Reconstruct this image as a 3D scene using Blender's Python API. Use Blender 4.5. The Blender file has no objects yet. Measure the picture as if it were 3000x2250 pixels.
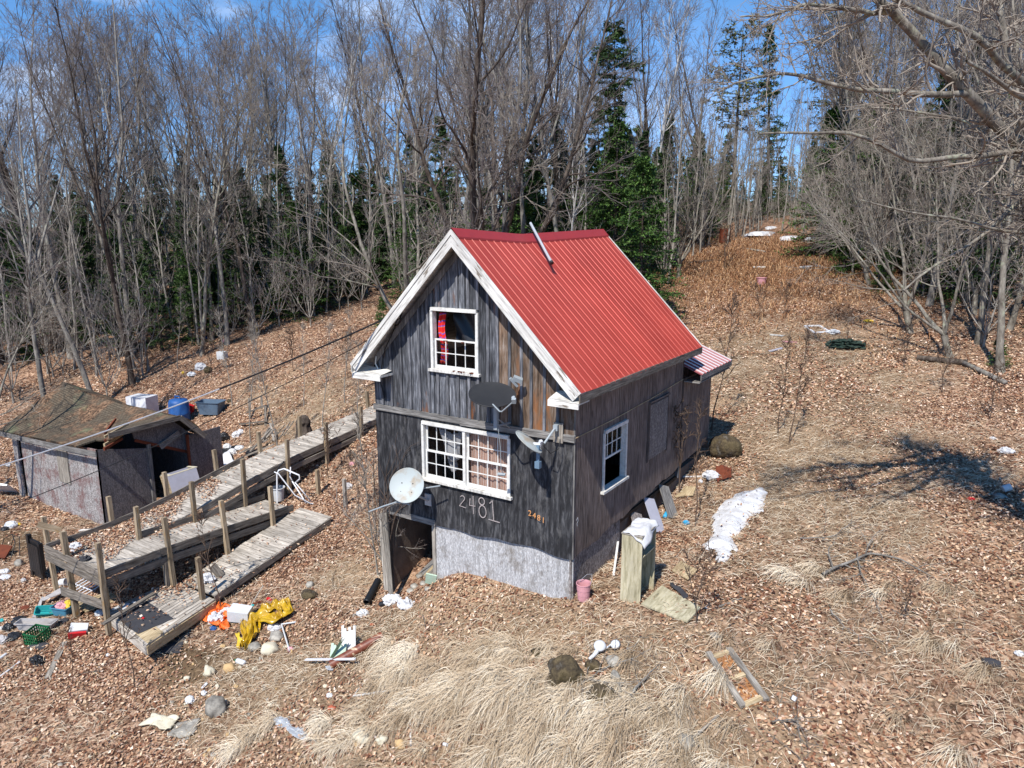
import bpy, math, random
import numpy as np
from mathutils import Matrix, Vector
random.seed(7); RNG = np.random.default_rng(7)
scn = bpy.context.scene; COL = scn.collection
rad = math.radians

# ------------------------------------------------------------------ camera
FPX = 2141.3                                   # focal length in pixels of a 3000 px wide frame
CP = np.array([10.244, -10.690, 6.458])
_y, _p, _r = rad(-32.922), rad(11.657), rad(-0.1)
FW = np.array([math.sin(_y)*math.cos(_p), math.cos(_y)*math.cos(_p), -math.sin(_p)])
_rt = np.cross(FW, [0, 0, 1]); _rt /= np.linalg.norm(_rt); _up = np.cross(_rt, FW)
RT = _rt*math.cos(_r) + _up*math.sin(_r); UP = -_rt*math.sin(_r) + _up*math.cos(_r)
cam = bpy.data.objects.new('camera', bpy.data.cameras.new('camera')); COL.objects.link(cam)
cam.data.sensor_width = 36; cam.data.lens = FPX/3000*36; cam.data.clip_end = 2000; cam.data.clip_start = .1
cam.matrix_world = Matrix(((RT[0], UP[0], -FW[0], CP[0]), (RT[1], UP[1], -FW[1], CP[1]), (RT[2], UP[2], -FW[2], CP[2]), (0, 0, 0, 1)))
scn.camera = cam
def ray(px, py): return FW + RT*(px-1500)/FPX - UP*(py-1125)/FPX
def at(px, py, d): return CP + ray(px, py)*d
def atz(px, py, z): r = ray(px, py); return CP + r*((z-CP[2])/r[2])
def aty(px, py, y): r = ray(px, py); return CP + r*((y-CP[1])/r[1])

# ------------------------------------------------------------------ light
SUN_AZ, SUN_EL = rad(8.5), rad(52.0)            # the sun stands to the front (-y) of the house, a touch to +x
TO_SUN = Vector((math.sin(SUN_AZ)*math.cos(SUN_EL), -math.cos(SUN_AZ)*math.cos(SUN_EL), math.sin(SUN_EL)))
sl = bpy.data.lights.new('sun', 'SUN'); sl.energy = 4.8; sl.angle = rad(.55); sl.color = (1, .955, .89)
so = bpy.data.objects.new('sun', sl); COL.objects.link(so)
so.rotation_euler = TO_SUN.to_track_quat('Z', 'Y').to_euler(); so.location = (0, -20, 40)
w = bpy.data.worlds.new('World'); scn.world = w; w.use_nodes = True
wt = w.node_tree; wt.nodes.clear()
def wn(t, **k):
    n = wt.nodes.new(t)
    for a, b in k.items(): setattr(n, a, b)
    return n
sky = wn('ShaderNodeTexSky', sky_type='NISHITA', sun_disc=False, sun_elevation=SUN_EL, sun_rotation=math.pi-SUN_AZ,
         altitude=400, air_density=1.0, dust_density=.0, ozone_density=3.0)
bg = wn('ShaderNodeBackground'); bg.inputs[1].default_value = .13
out = wn('ShaderNodeOutputWorld')
tc = wn('ShaderNodeTexCoord'); mp = wn('ShaderNodeMapping'); mp.inputs['Scale'].default_value = (1.3, 1.3, 3.6)
mp.inputs['Location'].default_value = (2.3, .4, .2)
nz = wn('ShaderNodeTexNoise'); nz.inputs['Scale'].default_value = 2.2; nz.inputs['Detail'].default_value = 7; nz.inputs['Roughness'].default_value = .56
rp = wn('ShaderNodeValToRGB'); rp.color_ramp.elements[0].position = .50; rp.color_ramp.elements[1].position = .74
sx = wn('ShaderNodeSeparateXYZ')
mr = wn('ShaderNodeMapRange'); mr.inputs[1].default_value = .16; mr.inputs[2].default_value = .5; mr.inputs[3].default_value = 1; mr.inputs[4].default_value = .0
mx = wn('ShaderNodeMixRGB'); mx.inputs[2].default_value = (9.0, 9.4, 10.2, 1)
mu = wn('ShaderNodeMath', operation='MULTIPLY'); hs = wn('ShaderNodeHueSaturation'); hs.inputs['Saturation'].default_value = 1.25
L = wt.links.new
L(tc.outputs['Generated'], mp.inputs[0]); L(mp.outputs[0], nz.inputs[0]); L(nz.outputs[0], rp.inputs[0])
mr2 = wn('ShaderNodeMapRange'); mr2.inputs[1].default_value = -.25; mr2.inputs[2].default_value = -.75; mr2.inputs[3].default_value = 0.0; mr2.inputs[4].default_value = 1.0; mu2 = wn('ShaderNodeMath', operation='MULTIPLY')
L(tc.outputs['Generated'], sx.inputs[0]); L(sx.outputs[2], mr.inputs[0]); L(sx.outputs[0], mr2.inputs[0]); L(rp.outputs[0], mu2.inputs[0]); L(mr2.outputs[0], mu2.inputs[1]); L(mu2.outputs[0], mu.inputs[0]); L(mr.outputs[0], mu.inputs[1])
gr = wn('ShaderNodeValToRGB'); gr.color_ramp.elements[0].color = (.34, .50, .86, 1); gr.color_ramp.elements[0].position = .0; gr.color_ramp.elements[1].color = (1, 1, 1, 1); gr.color_ramp.elements[1].position = .32; ml = wn('ShaderNodeMixRGB', blend_type='MULTIPLY'); ml.inputs[0].default_value = 1
L(sky.outputs[0], hs.inputs['Color']); L(sx.outputs[2], gr.inputs[0]); L(hs.outputs[0], ml.inputs[1]); L(gr.outputs[0], ml.inputs[2]); L(ml.outputs[0], mx.inputs[1]); L(mu.outputs[0], mx.inputs[0]); L(mx.outputs[0], bg.inputs[0]); L(bg.outputs[0], out.inputs[0])
scn.view_settings.view_transform = 'Standard'; scn.view_settings.look = 'None'; scn.view_settings.exposure = 0.38; scn.view_settings.gamma = 1
scn.render.engine = 'CYCLES'
scn.cycles.max_bounces = 6; scn.cycles.diffuse_bounces = 3; scn.cycles.transparent_max_bounces = 6

# ------------------------------------------------------------------ object helpers
WM = {}
def tag(o, label=None, cat=None, group=None, kind=None):
    if label: o['label'] = label
    if cat: o['category'] = cat
    if group: o['group'] = group
    if kind: o['kind'] = kind
    return o
def place(o, parent=None, M=None):
    M = M or Matrix()
    COL.objects.link(o); WM[o.name] = M
    if parent is not None:
        o.parent = parent; o.matrix_basis = WM[parent.name].inverted() @ M
    else: o.matrix_basis = M
    return o
def thing(name, label, cat, loc=(0, 0, 0), group=None):
    o = bpy.data.objects.new(name, None); o.empty_display_size = .2
    place(o, None, Matrix.Translation(Vector(loc))); return tag(o, label, cat, group)
def frame(loc, rz=0, rx=0, ry=0): return Matrix.Translation(Vector(loc)) @ Matrix.Rotation(rz, 4, 'Z') @ Matrix.Rotation(rx, 4, 'X') @ Matrix.Rotation(ry, 4, 'Y')
def axes(o, x, y, z): return Matrix(((x[0], y[0], z[0], o[0]), (x[1], y[1], z[1], o[1]), (x[2], y[2], z[2], o[2]), (0, 0, 0, 1)))
def fast_mesh(name, V, F, uv=None, rnd=None, smooth=False, mats=(), mi=None):
    """V (n,3); F (m,k) int array, all faces with k corners"""
    me = bpy.data.meshes.new(name); V = np.asarray(V, np.float32); F = np.asarray(F, np.int32); m, k = F.shape
    me.vertices.add(len(V)); me.vertices.foreach_set('co', V.ravel())
    me.loops.add(m*k); me.loops.foreach_set('vertex_index', F.ravel())
    me.polygons.add(m); me.polygons.foreach_set('loop_start', np.arange(0, m*k, k, dtype=np.int32))
    if smooth: me.polygons.foreach_set('use_smooth', np.ones(m, bool))
    if mi is not None: me.polygons.foreach_set('material_index', np.asarray(mi, np.int32))
    if uv is not None:
        l = me.uv_layers.new(name='UVMap'); l.data.foreach_set('uv', np.asarray(uv, np.float32)[F.ravel()].ravel())
    if rnd is not None:
        a = me.attributes.new('rnd', 'FLOAT', 'POINT'); a.data.foreach_set('value', np.asarray(rnd, np.float32))
    for mt in mats: me.materials.append(mt)
    me.update(calc_edges=True); return me
class MB:
    """collects quads with UVs in metres and a random tone per piece, then links them as one mesh object"""
    def __init__(s): s.v = []; s.f = []; s.uv = []; s.r = []
    def quad(s, p, uv, r=None):
        n = len(s.v); s.v += [tuple(q) for q in p]; s.uv += list(uv); s.f.append(tuple(range(n, n+len(p))))
        s.r += [random.random() if r is None else r]*len(p)
    def box(s, M, size, r=None, taper=1.0):
        """box centred on M, long side = local X (grain runs along it)"""
        r = random.random() if r is None else r; a, b, c = [q/2 for q in size]; ou, ov = random.random()*9, random.random()*9
        c8 = {}
        for i in (-1, 1):
            for j in (-1, 1):
                for k in (-1, 1):
                    tt = taper if i > 0 else 1
                    c8[i, j, k] = M @ Vector((i*a, j*b*tt, k*c*tt))
        def q(ks, uvf): s.quad([c8[k] for k in ks], [(uvf(k)[0]+ou, uvf(k)[1]+ov) for k in ks], r)
        fx = lambda k: (k[0]*a, k[1]*b); fz = lambda k: (k[0]*a, k[2]*c+b*2); fe = lambda k: (k[2]*c*.2+3, k[1]*b)
        q([(-1, -1, 1), (1, -1, 1), (1, 1, 1), (-1, 1, 1)], fx); q([(-1, 1, -1), (1, 1, -1), (1, -1, -1), (-1, -1, -1)], fx)
        q([(-1, -1, -1), (1, -1, -1), (1, -1, 1), (-1, -1, 1)], fz); q([(1, 1, -1), (-1, 1, -1), (-1, 1, 1), (1, 1, 1)], fz)
        q([(1, -1, -1), (1, 1, -1), (1, 1, 1), (1, -1, 1)], fe); q([(-1, 1, -1), (-1, -1, -1), (-1, -1, 1), (-1, 1, 1)], fe)
        return s
    def abox(s, lo, hi, grain='x', r=None):
        lo, hi = Vector(lo), Vector(hi); c = (lo+hi)/2; d = hi-lo
        if grain == 'x': return s.box(Matrix.Translation(c), d, r)
        if grain == 'z': return s.box(axes(c, (0, 0, 1), (1, 0, 0), (0, 1, 0)), (d.z, d.x, d.y), r)
        return s.box(axes(c, (0, 1, 0), (0, 0, 1), (1, 0, 0)), (d.y, d.z, d.x), r)
    def beam(s, p0, p1, w_, t, up=(0, 0, 1), r=None, taper=1.0):
        """w_ across, t along 'up'"""
        p0, p1 = Vector(p0), Vector(p1); x = (p1-p0).normalized(); y = Vector(up).cross(x)
        if y.length < 1e-4: y = Vector((1, 0, 0)).cross(x)
        y.normalize(); z = x.cross(y)
        return s.box(axes((p0+p1)/2, x, y, z), ((p1-p0).length, w_, t), r, taper)
    def tube(s, pts, r0, r1=None, n=8, cap=True, rr=None):
        r1 = r0 if r1 is None else r1; rr = random.random() if rr is None else rr
        pts = [Vector(p) for p in pts]; m = len(pts); base = len(s.v); u = 0; ref = None
        for i, p in enumerate(pts):
            t = (pts[min(i+1, m-1)]-pts[max(i-1, 0)]).normalized()
            if ref is None: ref = t.orthogonal().normalized()
            ref = (ref - t*ref.dot(t)).normalized(); b = t.cross(ref)
            rc = r0+(r1-r0)*i/max(m-1, 1)
            if i: u += (p-pts[i-1]).length
            for k in range(n):
                a = 2*math.pi*k/n; s.v.append(tuple(p+ref*math.cos(a)*rc+b*math.sin(a)*rc)); s.uv.append((u, a*rc)); s.r.append(rr)
        for i in range(m-1):
            for k in range(n):
                a, b_ = base+i*n+k, base+i*n+(k+1) % n; s.f.append((a, b_, b_+n, a+n))
        if cap:
            s.f.append(tuple(base+k for k in range(n))[::-1]); s.f.append(tuple(base+(m-1)*n+k for k in range(n)))
        return s
    def lathe(s, M, prof, n=20, rr=None, jit=0):
        """prof = [(radius, z)...] turned about local Z"""
        rr = random.random() if rr is None else rr; base = len(s.v)
        for (r, z) in prof:
            for k in range(n):
                a = 2*math.pi*k/n; q = r*(1+jit*random.uniform(-1, 1))
                s.v.append(tuple(M @ Vector((q*math.cos(a), q*math.sin(a), z)))); s.uv.append((a*r, z)); s.r.append(rr)
        for i in range(len(prof)-1):
            for k in range(n):
                a, b_ = base+i*n+k, base+i*n+(k+1) % n; s.f.append((a, b_, b_+n, a+n))
        return s
    def grid(s, fn, nu, nv, rr=None, su=1, sv=1):
        rr = random.random() if rr is None else rr; base = len(s.v)
        for j in range(nv+1):
            for i in range(nu+1):
                s.v.append(tuple(fn(i/nu, j/nv))); s.uv.append((i/nu*su, j/nv*sv)); s.r.append(rr)
        for j in range(nv):
            for i in range(nu):
                a = base+j*(nu+1)+i; s.f.append((a, a+1, a+nu+2, a+nu+1))
        return s
    def build(s, name, m, parent=None, smooth=False, solid=0, M=None):
        me = bpy.data.meshes.new(name); Mi = None
        W_ = M or (WM[parent.name] if parent is not None else Matrix())
        Mi = W_.inverted(); vv = [tuple(Mi @ Vector(p)) for p in s.v]
        me.from_pydata(vv, [], s.f)
        l = me.uv_layers.new(name='UVMap'); li = np.empty(len(me.loops), np.int32); me.loops.foreach_get('vertex_index', li)
        l.data.foreach_set('uv', np.asarray(s.uv, np.float32)[li].ravel())
        a = me.attributes.new('rnd', 'FLOAT', 'POINT'); a.data.foreach_set('value', np.asarray(s.r, np.float32))
        me.materials.append(m)
        if smooth: me.polygons.foreach_set('use_smooth', np.ones(len(me.polygons), bool))
        me.update(); o = bpy.data.objects.new(name, me); place(o, parent, W_)
        if solid:
            md = o.modifiers.new('solid', 'SOLIDIFY'); md.thickness = solid; md.offset = 0
        return o

# ------------------------------------------------------------------ value noise
def _h(ix, iy, iz, s):
    n = (ix*374761393 + iy*668265263 + iz*1274126177 + s*974711) & 0xffffffff
    n = ((n ^ (n >> 13))*1274126177) & 0xffffffff; n = (n ^ (n >> 16)) & 0xffffffff
    return n/4294967295.0
def vnoise(P, s=0):
    P = np.asarray(P, float); I = np.floor(P).astype(np.int64); f = P-I; f = f*f*(3-2*f); o = 0
    for a in (0, 1):
        for b in (0, 1):
            for c in (0, 1):
                wt_ = (f[..., 0] if a else 1-f[..., 0])*(f[..., 1] if b else 1-f[..., 1])*(f[..., 2] if c else 1-f[..., 2])
                o = o + wt_*_h(I[..., 0]+a, I[..., 1]+b, I[..., 2]+c, s)
    return o*2-1
def fbm(P, s=0, oct=3):
    P = np.asarray(P, float); o = 0; a = 1
    for i in range(oct): o = o+a*vnoise(P*2**i+i*17.3, s+i); a *= .5
    return o

# ------------------------------------------------------------------ terrain height
_T = np.array([(.5, -.1, -1.02), (-.6, 0, -1.1), (1.4, -.1, -.5), (1.95, -.15, -.17), (3, -.15, -.13), (4.1, -.15, -.12), (4.7, 0, 0.03),
 (5.2, 1, .13), (5.2, 4, .38), (5.3, 6.9, .85), (5.9, 0, .27), (5.2, 9, 1.3), (11, 0, .1), (11, 7, 1.1), (11, 14, 2.3), (8, 3, .5), (14, 4, .8),
 (4, -1.2, -.45), (5.2, -2.9, -.95), (6, -4, -1.15), (8, -2, -.3), (6.6, -.8, .18), (11, -4, -.6), (2.5, -1.2, -.65), (8, -7, -1.6), (13, -8, -1.4),
 (1, -3, -1.5), (-3, -5.8, -2.4), (-4, -4, -2.05), (-6, -4, -2.05), (-8, -5, -2.25), (2.5, -4.5, -1.7), (0, -8, -2.6),
 (-3.2, 2.2, -.9), (-3.2, 0, -1.35), (-2.5, -2, -1.75), (-1.8, 2, -.85), (-1, 4, -.2), (-3, 5, -.15), (-.8, 7.5, .6),
 (-10.9, -.1, -2), (-15.7, -.2, -2.1), (-11.5, 1.7, -1.95), (-11.5, 4.2, -1.6), (-16, 4, -1.8), (-13.5, 2, -1.95), (-8.6, -1, -1.95), (-11, -4, -2.25), (-18, -4, -2.4),
 (-7.6, 1, -1.3), (-7.3, 4, -.15), (-7.2, 7, .5), (-5, 1, -1.35), (-5, -1.5, -1.75), (-4.8, 4, -.55), (-9, 4, -.95),
 (-20.3, 18.5, 2.2), (-31.4, 9, 1.0), (-13.7, 26.3, 4), (.2, 36.5, 6.3), (1.9, 23.5, 4.15), (10.7, 18.7, 3.3), (-5, 12, 1.6), (-14, 10, .6), (-22, 6, -.7),
 (20, 10, 1.6), (20, -6, -1), (8, 36, 6.3), (-12, 45, 7.2), (0, 100, 11), (-60, 80, 9), (60, 80, 11), (-110, 10, 2), (60, 20, 4), (50, -25, -2), (-50, -30, -4), (0, -45, -4.5), (0, 220, 12), (-200, 150, 10), (200, 150, 12)], float)
def _tps(d): return np.where(d > 0, d*d*np.log(np.maximum(d, 1e-9)), 0)
_n = len(_T); _K = _tps(np.linalg.norm(_T[:, None, :2]-_T[None, :, :2], axis=-1)/30) + np.eye(_n)*4e-6
_A = np.zeros((_n+3, _n+3)); _A[:_n, :_n] = _K; _A[:_n, _n] = 1; _A[:_n, _n+1:] = _T[:, :2]/30; _A[_n, :_n] = 1; _A[_n+1:, :_n] = _T[:, :2].T/30
_W = np.linalg.solve(_A, np.concatenate([_T[:, 2], [0, 0, 0]]))
def H(x, y, bumps=True):
    x = np.asarray(x, float); y = np.asarray(y, float); sh = x.shape; x = x.ravel(); y = y.ravel(); z = np.empty(len(x))
    for i in range(0, len(x), 20000):
        a, b = x[i:i+20000], y[i:i+20000]
        d = np.hypot(a[:, None]-_T[None, :, 0], b[:, None]-_T[None, :, 1])/30
        z[i:i+20000] = _tps(d) @ _W[:_n] + _W[_n] + _W[_n+1]*a/30 + _W[_n+2]*b/30
    if bumps:
        P = np.stack([x, y, 0*x], -1); z = z + .26*np.exp(-((x-5.0)/1.7)**2-((y+2.1)/.8)**2)+.16*np.exp(-((x-7.0)/1.2)**2-((y+2.7)/.6)**2)+.05*fbm(P*.9, 3, 2) + .018*vnoise(P*4.1, 9)
    return z.reshape(sh)
def Hs(x, y): return float(H(np.array([x]), np.array([y]))[0])
def Gs(Q):
    """many pixels of the photograph -> points on the terrain (surveying only)"""
    Q = np.asarray(Q, float); D = np.arange(6, 90, .25); R = FW+RT*((Q[:, 0]-1500)/FPX)[:, None]-UP*((Q[:, 1]-1125)/FPX)[:, None]
    P = CP+R[:, None, :]*D[None, :, None]; g = P[..., 2]-H(P[..., 0], P[..., 1]); o = []
    for i in range(len(Q)):
        k = int(np.argmax(g[i] < 0)); k = k if k > 0 else len(D)-1
        a, b = g[i, k-1], g[i, k]; t = D[k-1]+.25*a/(a-b) if a > 0 > b else D[k]
        o.append(CP+R[i]*t)
    return np.array(o)
_gc = {}
def G(px, py, dz=0):
    if (px, py) not in _gc: _gc[px, py] = Gs([(px, py)])[0]
    p = _gc[px, py]; return Vector((p[0], p[1], p[2]+dz))
# ------------------------------------------------------------------ materials
def lin(c): return tuple((v/255/12.92 if v/255 <= .04045 else ((v/255+.055)/1.055)**2.4) for v in c)
class Mat:
    def __init__(s, name, rough=.85, spec=.25, metal=0):
        s.m = bpy.data.materials.new(name); s.m.use_nodes = True; s.t = s.m.node_tree
        s.b = s.t.nodes['Principled BSDF']; s.b.inputs['Roughness'].default_value = rough; s.b.inputs['Specular IOR Level'].default_value = spec
        s.b.inputs['Metallic'].default_value = metal
    def n(s, t, ins={}, **k):
        x = s.t.nodes.new('ShaderNode'+t)
        for a, b in k.items(): setattr(x, a, b)
        for a, b in ins.items(): s.put(x.inputs[a], b)
        return x
    def put(s, sock, b):
        if isinstance(b, bpy.types.NodeSocket): s.t.links.new(b, sock)
        elif isinstance(b, bpy.types.Node): s.t.links.new(b.outputs[0], sock)
        elif isinstance(b, tuple) and len(b) == 3 and sock.type == 'RGBA': sock.default_value = (*b, 1)
        else: sock.default_value = b
    def co(s, kind='Object', scale=(1, 1, 1), loc=(0, 0, 0)):
        c = s.n('TexCoord'); return s.n('Mapping', {'Vector': c.outputs[kind], 'Scale': scale, 'Location': loc})
    def noise(s, v, scale=5, detail=4, rough=.55, dist=0): return s.n('TexNoise', {'Vector': v, 'Scale': float(scale), 'Detail': float(detail), 'Roughness': rough, 'Distortion': float(dist)})
    def ramp(s, f, stops, inter='LINEAR'):
        x = s.n('ValToRGB', {'Fac': f}); cr = x.color_ramp; cr.interpolation = inter
        while len(cr.elements) < len(stops): cr.elements.new(.5)
        for e, (p, c) in zip(cr.elements, stops):
            e.position = p; e.color = (*c, 1) if isinstance(c, tuple) else (c, c, c, 1)
        return x
    def mix(s, f, a, b, mode='MIX'):
        return s.n('MixRGB', {'Fac': f, 'Color1': a, 'Color2': b}, blend_type=mode)
    def math(s, op, a, b=0.0, clamp=False):
        x = s.n('Math', {0: a, 1: b}, operation=op); x.use_clamp = clamp; return x
    def attr(s, a='rnd'): return s.n('Attribute', attribute_name=a).outputs['Fac']
    def tone(s, col, amt=.5):
        """vary brightness with the per-piece value"""
        v = s.math('MULTIPLY_ADD', s.attr(), amt); v.inputs[2].default_value = 1-amt/2
        return s.n('MixRGB', {'Fac': 1.0, 'Color1': col, 'Color2': v}, blend_type='MULTIPLY')
    def color(s, c): s.put(s.b.inputs['Base Color'], c); return s
    def bump(s, h, strength=.5, dist=.01):
        s.put(s.b.inputs['Normal'], s.n('Bump', {'Height': h, 'Strength': strength, 'Distance': dist})); return s
def wood(name, dark, mid, light, amt=.5, grain=26, blotch=None, bf=(.55, .7), rough=.88, bscale=2.0):
    m = Mat(name, rough); v = m.co('UV', (1.6, grain, 1)); g = m.noise(v, 1.6, 6, .65, .4)
    c = m.ramp(g, [(.28, lin(dark)), (.5, lin(mid)), (.74, lin(light))]); c = m.tone(c, amt)
    big = m.noise(m.co('UV', (.8, 2.2, 1)), 1.3, 4, .6)
    c = m.mix(.75, c, m.ramp(big, [(.3, .55), (.65, 1.15)]), 'MULTIPLY')
    if blotch:
        b = m.noise(m.co('UV', (1.0, 3.2, 1), (5, 3, 0)), bscale, 5, .62); c = m.mix(m.ramp(b, [(bf[0], 0.0), (bf[1], 1.0)]), c, lin(blotch))
    if name == 'dark_plywood':
        b2 = m.noise(m.co('UV', (.7, 1.6, 1), (2, 8, 0)), 2.2, 7, .7); c = m.mix(m.ramp(b2, [(.54, 0.0), (.74, .55)]), c, lin((128, 126, 124)))
    m.color(c); m.bump(g, .6, .006); return m.m
def plain(name, col, rough=.6, metal=0, dirt=.35, dcol=(70, 55, 40), scale=4, spec=.3, bump=0, amt=0.0):
    m = Mat(name, rough, spec, metal); n_ = m.noise(m.co('Object'), scale, 6, .65)
    c = m.mix(m.math('MULTIPLY', m.ramp(n_, [(.42, 0.0), (.75, 1.0)]), dirt), lin(col), lin(dcol))
    if amt: c = m.tone(c, amt)
    m.color(c)
    if bump: m.bump(m.noise(m.co('Object'), scale*5, 4), .5, bump)
    return m.m
M = {}
M['barn'] = wood('weathered_board', (28, 28, 30), (80, 82, 87), (146, 148, 154), 1.1, 15, (136, 84, 44), (.60, .74), bscale=.9)
M['ply'] = wood('dark_plywood', (20, 20, 22), (50, 50, 53), (104, 104, 106), .5, 9, (84, 50, 30), (.68, .80), bscale=1.4)
M['t111'] = wood('brown_grey_siding', (58, 50, 46), (116, 102, 95), (158, 144, 135), .35, 16, (36, 33, 33), (.62, .78), bscale=1.2)
M['belt'] = wood('grey_trim_board', (60, 58, 56), (118, 115, 112), (170, 167, 162), .2, 24)
M['trim'] = wood('white_peeling_trim', (150, 145, 136), (218, 215, 208), (236, 234, 228), .12, 12, (120, 110, 98), (.62, .68))
M['deck'] = wood('grey_deck_board', (108, 101, 92), (172, 163, 151), (212, 204, 192), .45, 12, (120, 100, 80), (.66, .8))
M['joist'] = wood('grey_joist', (58, 53, 48), (116, 108, 99), (160, 152, 141), .35, 18, (126, 96, 62), (.66, .82))
M['post'] = wood('post_wood', (92, 78, 60), (150, 132, 108), (188, 174, 152), .45, 20, (150, 112, 58), (.58, .72))
M['oldgrey'] = wood('old_grey_wood', (70, 66, 60), (140, 132, 122), (196, 190, 178), .5, 20)
M['plank'] = wood('pale_plank', (120, 100, 72), (180, 160, 126), (210, 194, 162), .3, 16, (120, 84, 50), (.6, .76))
M['moss_board'] = wood('mossy_painted_board', (128, 120, 92), (184, 175, 146), (208, 200, 176), .2, 10, (70, 72, 62), (.60, .74), bscale=1.9)
M['barn_brown'] = wood('brown_weathered_board', (50, 40, 34), (116, 96, 80), (158, 148, 140), .9, 14, (136, 92, 60), (.54, .68), bscale=.8)
M['batten'] = wood('grey_batten', (44, 44, 46), (98, 99, 104), (158, 158, 162), .7, 16)
M['inner'] = plain('dark_interior', (64, 50, 38), .9, 0, .5, (20, 16, 14))
# OSB sheathing, silver-white weathered
def osb(name, stops, patch, pf=(.55, .7), sc=26):
    m = Mat(name, .8); v = m.co('UV'); vo = m.n('TexVoronoi', {'Vector': m.n('Mapping', {'Vector': m.n('TexCoord').outputs['UV'], 'Scale': (1, 2.4, 1)}), 'Scale': float(sc), 'Randomness': 1.0})
    r = m.n('SeparateColor', {0: vo.outputs['Color']}); c = m.ramp(r.outputs[0], stops)
    n1 = m.noise(v, 1.7, 6, .6); n2 = m.noise(v, 9, 4, .6)
    k = m.math('ADD', m.math('MULTIPLY', n1, .7), m.math('MULTIPLY', n2, .3)); stn = m.noise(m.co('UV', (.9, 11, 1), (3, 1, 0)), 1.3, 6, .65); c = m.mix(.85, c, m.ramp(stn, [(.34, .66), (.56, 1.06)]), 'MULTIPLY')
    c = m.mix(m.ramp(k, [(pf[0], 0.0), (pf[1], 1.0)]), c, lin(patch)); m.color(c); m.bump(r.outputs[0], .4, .004); return m.m
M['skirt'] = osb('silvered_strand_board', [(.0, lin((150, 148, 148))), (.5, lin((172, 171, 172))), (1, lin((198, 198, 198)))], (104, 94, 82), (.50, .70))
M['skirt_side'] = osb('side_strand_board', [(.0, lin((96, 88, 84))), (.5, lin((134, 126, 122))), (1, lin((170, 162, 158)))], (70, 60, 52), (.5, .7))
M['shed_red'] = osb('flaking_red_strand_board', [(.0, lin((104, 98, 96))), (.5, lin((142, 137, 135))), (1, lin((188, 184, 181)))], (104, 62, 58), (.48, .66), 30)
M['shed_grey'] = osb('purple_grey_strand_board', [(.0, lin((84, 82, 84))), (.5, lin((100, 97, 99))), (1, lin((126, 123, 124)))], (84, 68, 60), (.66, .74), 26)
M['osbpanel'] = osb('old_strand_panel', [(.0, lin((92, 84, 80))), (.5, lin((124, 116, 112))), (1, lin((156, 148, 144)))], (60, 54, 50), (.6, .8), 30)
# red metal roof
m = Mat('red_metal_roof', .52, .4); n_ = m.noise(m.co('Object', (1, 1, 1)), 1.1, 4)
c = m.ramp(n_, [(.3, lin((162, 58, 46))), (.7, lin((178, 70, 57)))]); c = m.tone(c, .16); stk = m.noise(m.co('UV', (.5, 9, 1)), 1.5, 5, .6); c = m.mix(m.math('MULTIPLY', m.ramp(stk, [(.5, 0.0), (.75, 1.0)]), .22), c, lin((196, 100, 80)))
c = m.mix(m.math('MULTIPLY', m.ramp(m.noise(m.co('Object'), 30, 3), [(.62, 0.0), (.78, 1.0)]), .3), c, lin((120, 40, 34)))
m.color(c); M['roof'] = m.m
M['cap'] = plain('red_ridge_metal', (160, 50, 44), .4, 0, .2, (90, 30, 30), spec=.5)
M['whitep'] = plain('chipped_white_paint', (222, 221, 216), .6, 0, .5, (120, 108, 92), 9)
M['win'] = plain('window_white', (226, 226, 222), .5, 0, .35, (140, 130, 116), 14)
m = Mat('window_glass', .05, .5); m.color(lin((12, 14, 16))); m.b.inputs['Alpha'].default_value = .2; m.m.blend_method = 'BLEND' if hasattr(m.m, 'blend_method') else None; M['glass'] = m.m
M['dishblack'] = plain('dark_dish_metal', (40, 42, 46), .55, 0, .2, (70, 70, 70), spec=.4)
m = Mat('pale_dish_metal', .45, .4); n_ = m.noise(m.co('Object', (1, 1, 1), (.4, .1, 0)), 3.0, 4)
m.color(m.mix(m.math('MULTIPLY', m.ramp(n_, [(.52, 0.0), (.66, 1.0)]), .75), lin((168, 175, 174)), lin((150, 126, 94)))); M['dishwhite'] = m.m; m.b.inputs['Roughness'].default_value = .6
M['dishgrey'] = plain('grey_dish_metal', (150, 158, 162), .45, 0, .15, (110, 110, 110))
M['galv'] = plain('galvanised_steel', (176, 180, 184), .45, .25, .3, (110, 104, 98))
M['black'] = plain('black_plastic', (26, 27, 30), .45, 0, .2, (60, 56, 50), spec=.5)
M['rubber'] = plain('black_cable', (24, 24, 26), .6, 0, 0)
M['alu'] = plain('bare_wire', (190, 192, 196), .35, .5, 0)
M['concrete'] = plain('old_concrete', (112, 98, 88), .95, 0, .6, (60, 50, 42), 3, bump=.02)
M['curtain'] = None
m = Mat('striped_curtain', .9); wv = m.n('TexWave', {'Vector': m.co('UV', (1, 1, 1)), 'Scale': 3.2, 'Distortion': 1.0, 'Detail': 2.0}, wave_type='BANDS', bands_direction='X')
m.color(m.ramp(wv, [(.1, lin((206, 160, 138))), (.45, lin((242, 216, 198))), (.6, lin((206, 134, 120))), (.9, lin((244, 222, 206)))])); M['curtain'] = m.m
m = Mat('bright_towel', .9); wv = m.n('TexWave', {'Vector': m.co('UV', (1, 1, 1)), 'Scale': 1.4, 'Distortion': 2.0}, wave_type='BANDS', bands_direction='Y')
m.color(m.ramp(wv, [(.0, lin((210, 40, 40))), (.35, lin((225, 120, 70))), (.55, lin((90, 80, 190))), (.8, lin((220, 50, 50)))], 'CONSTANT')); M['towel'] = m.m
M['cloth'] = plain('white_cloth', (196, 196, 198), .9, 0, .3, (150, 145, 140), 6)
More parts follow.
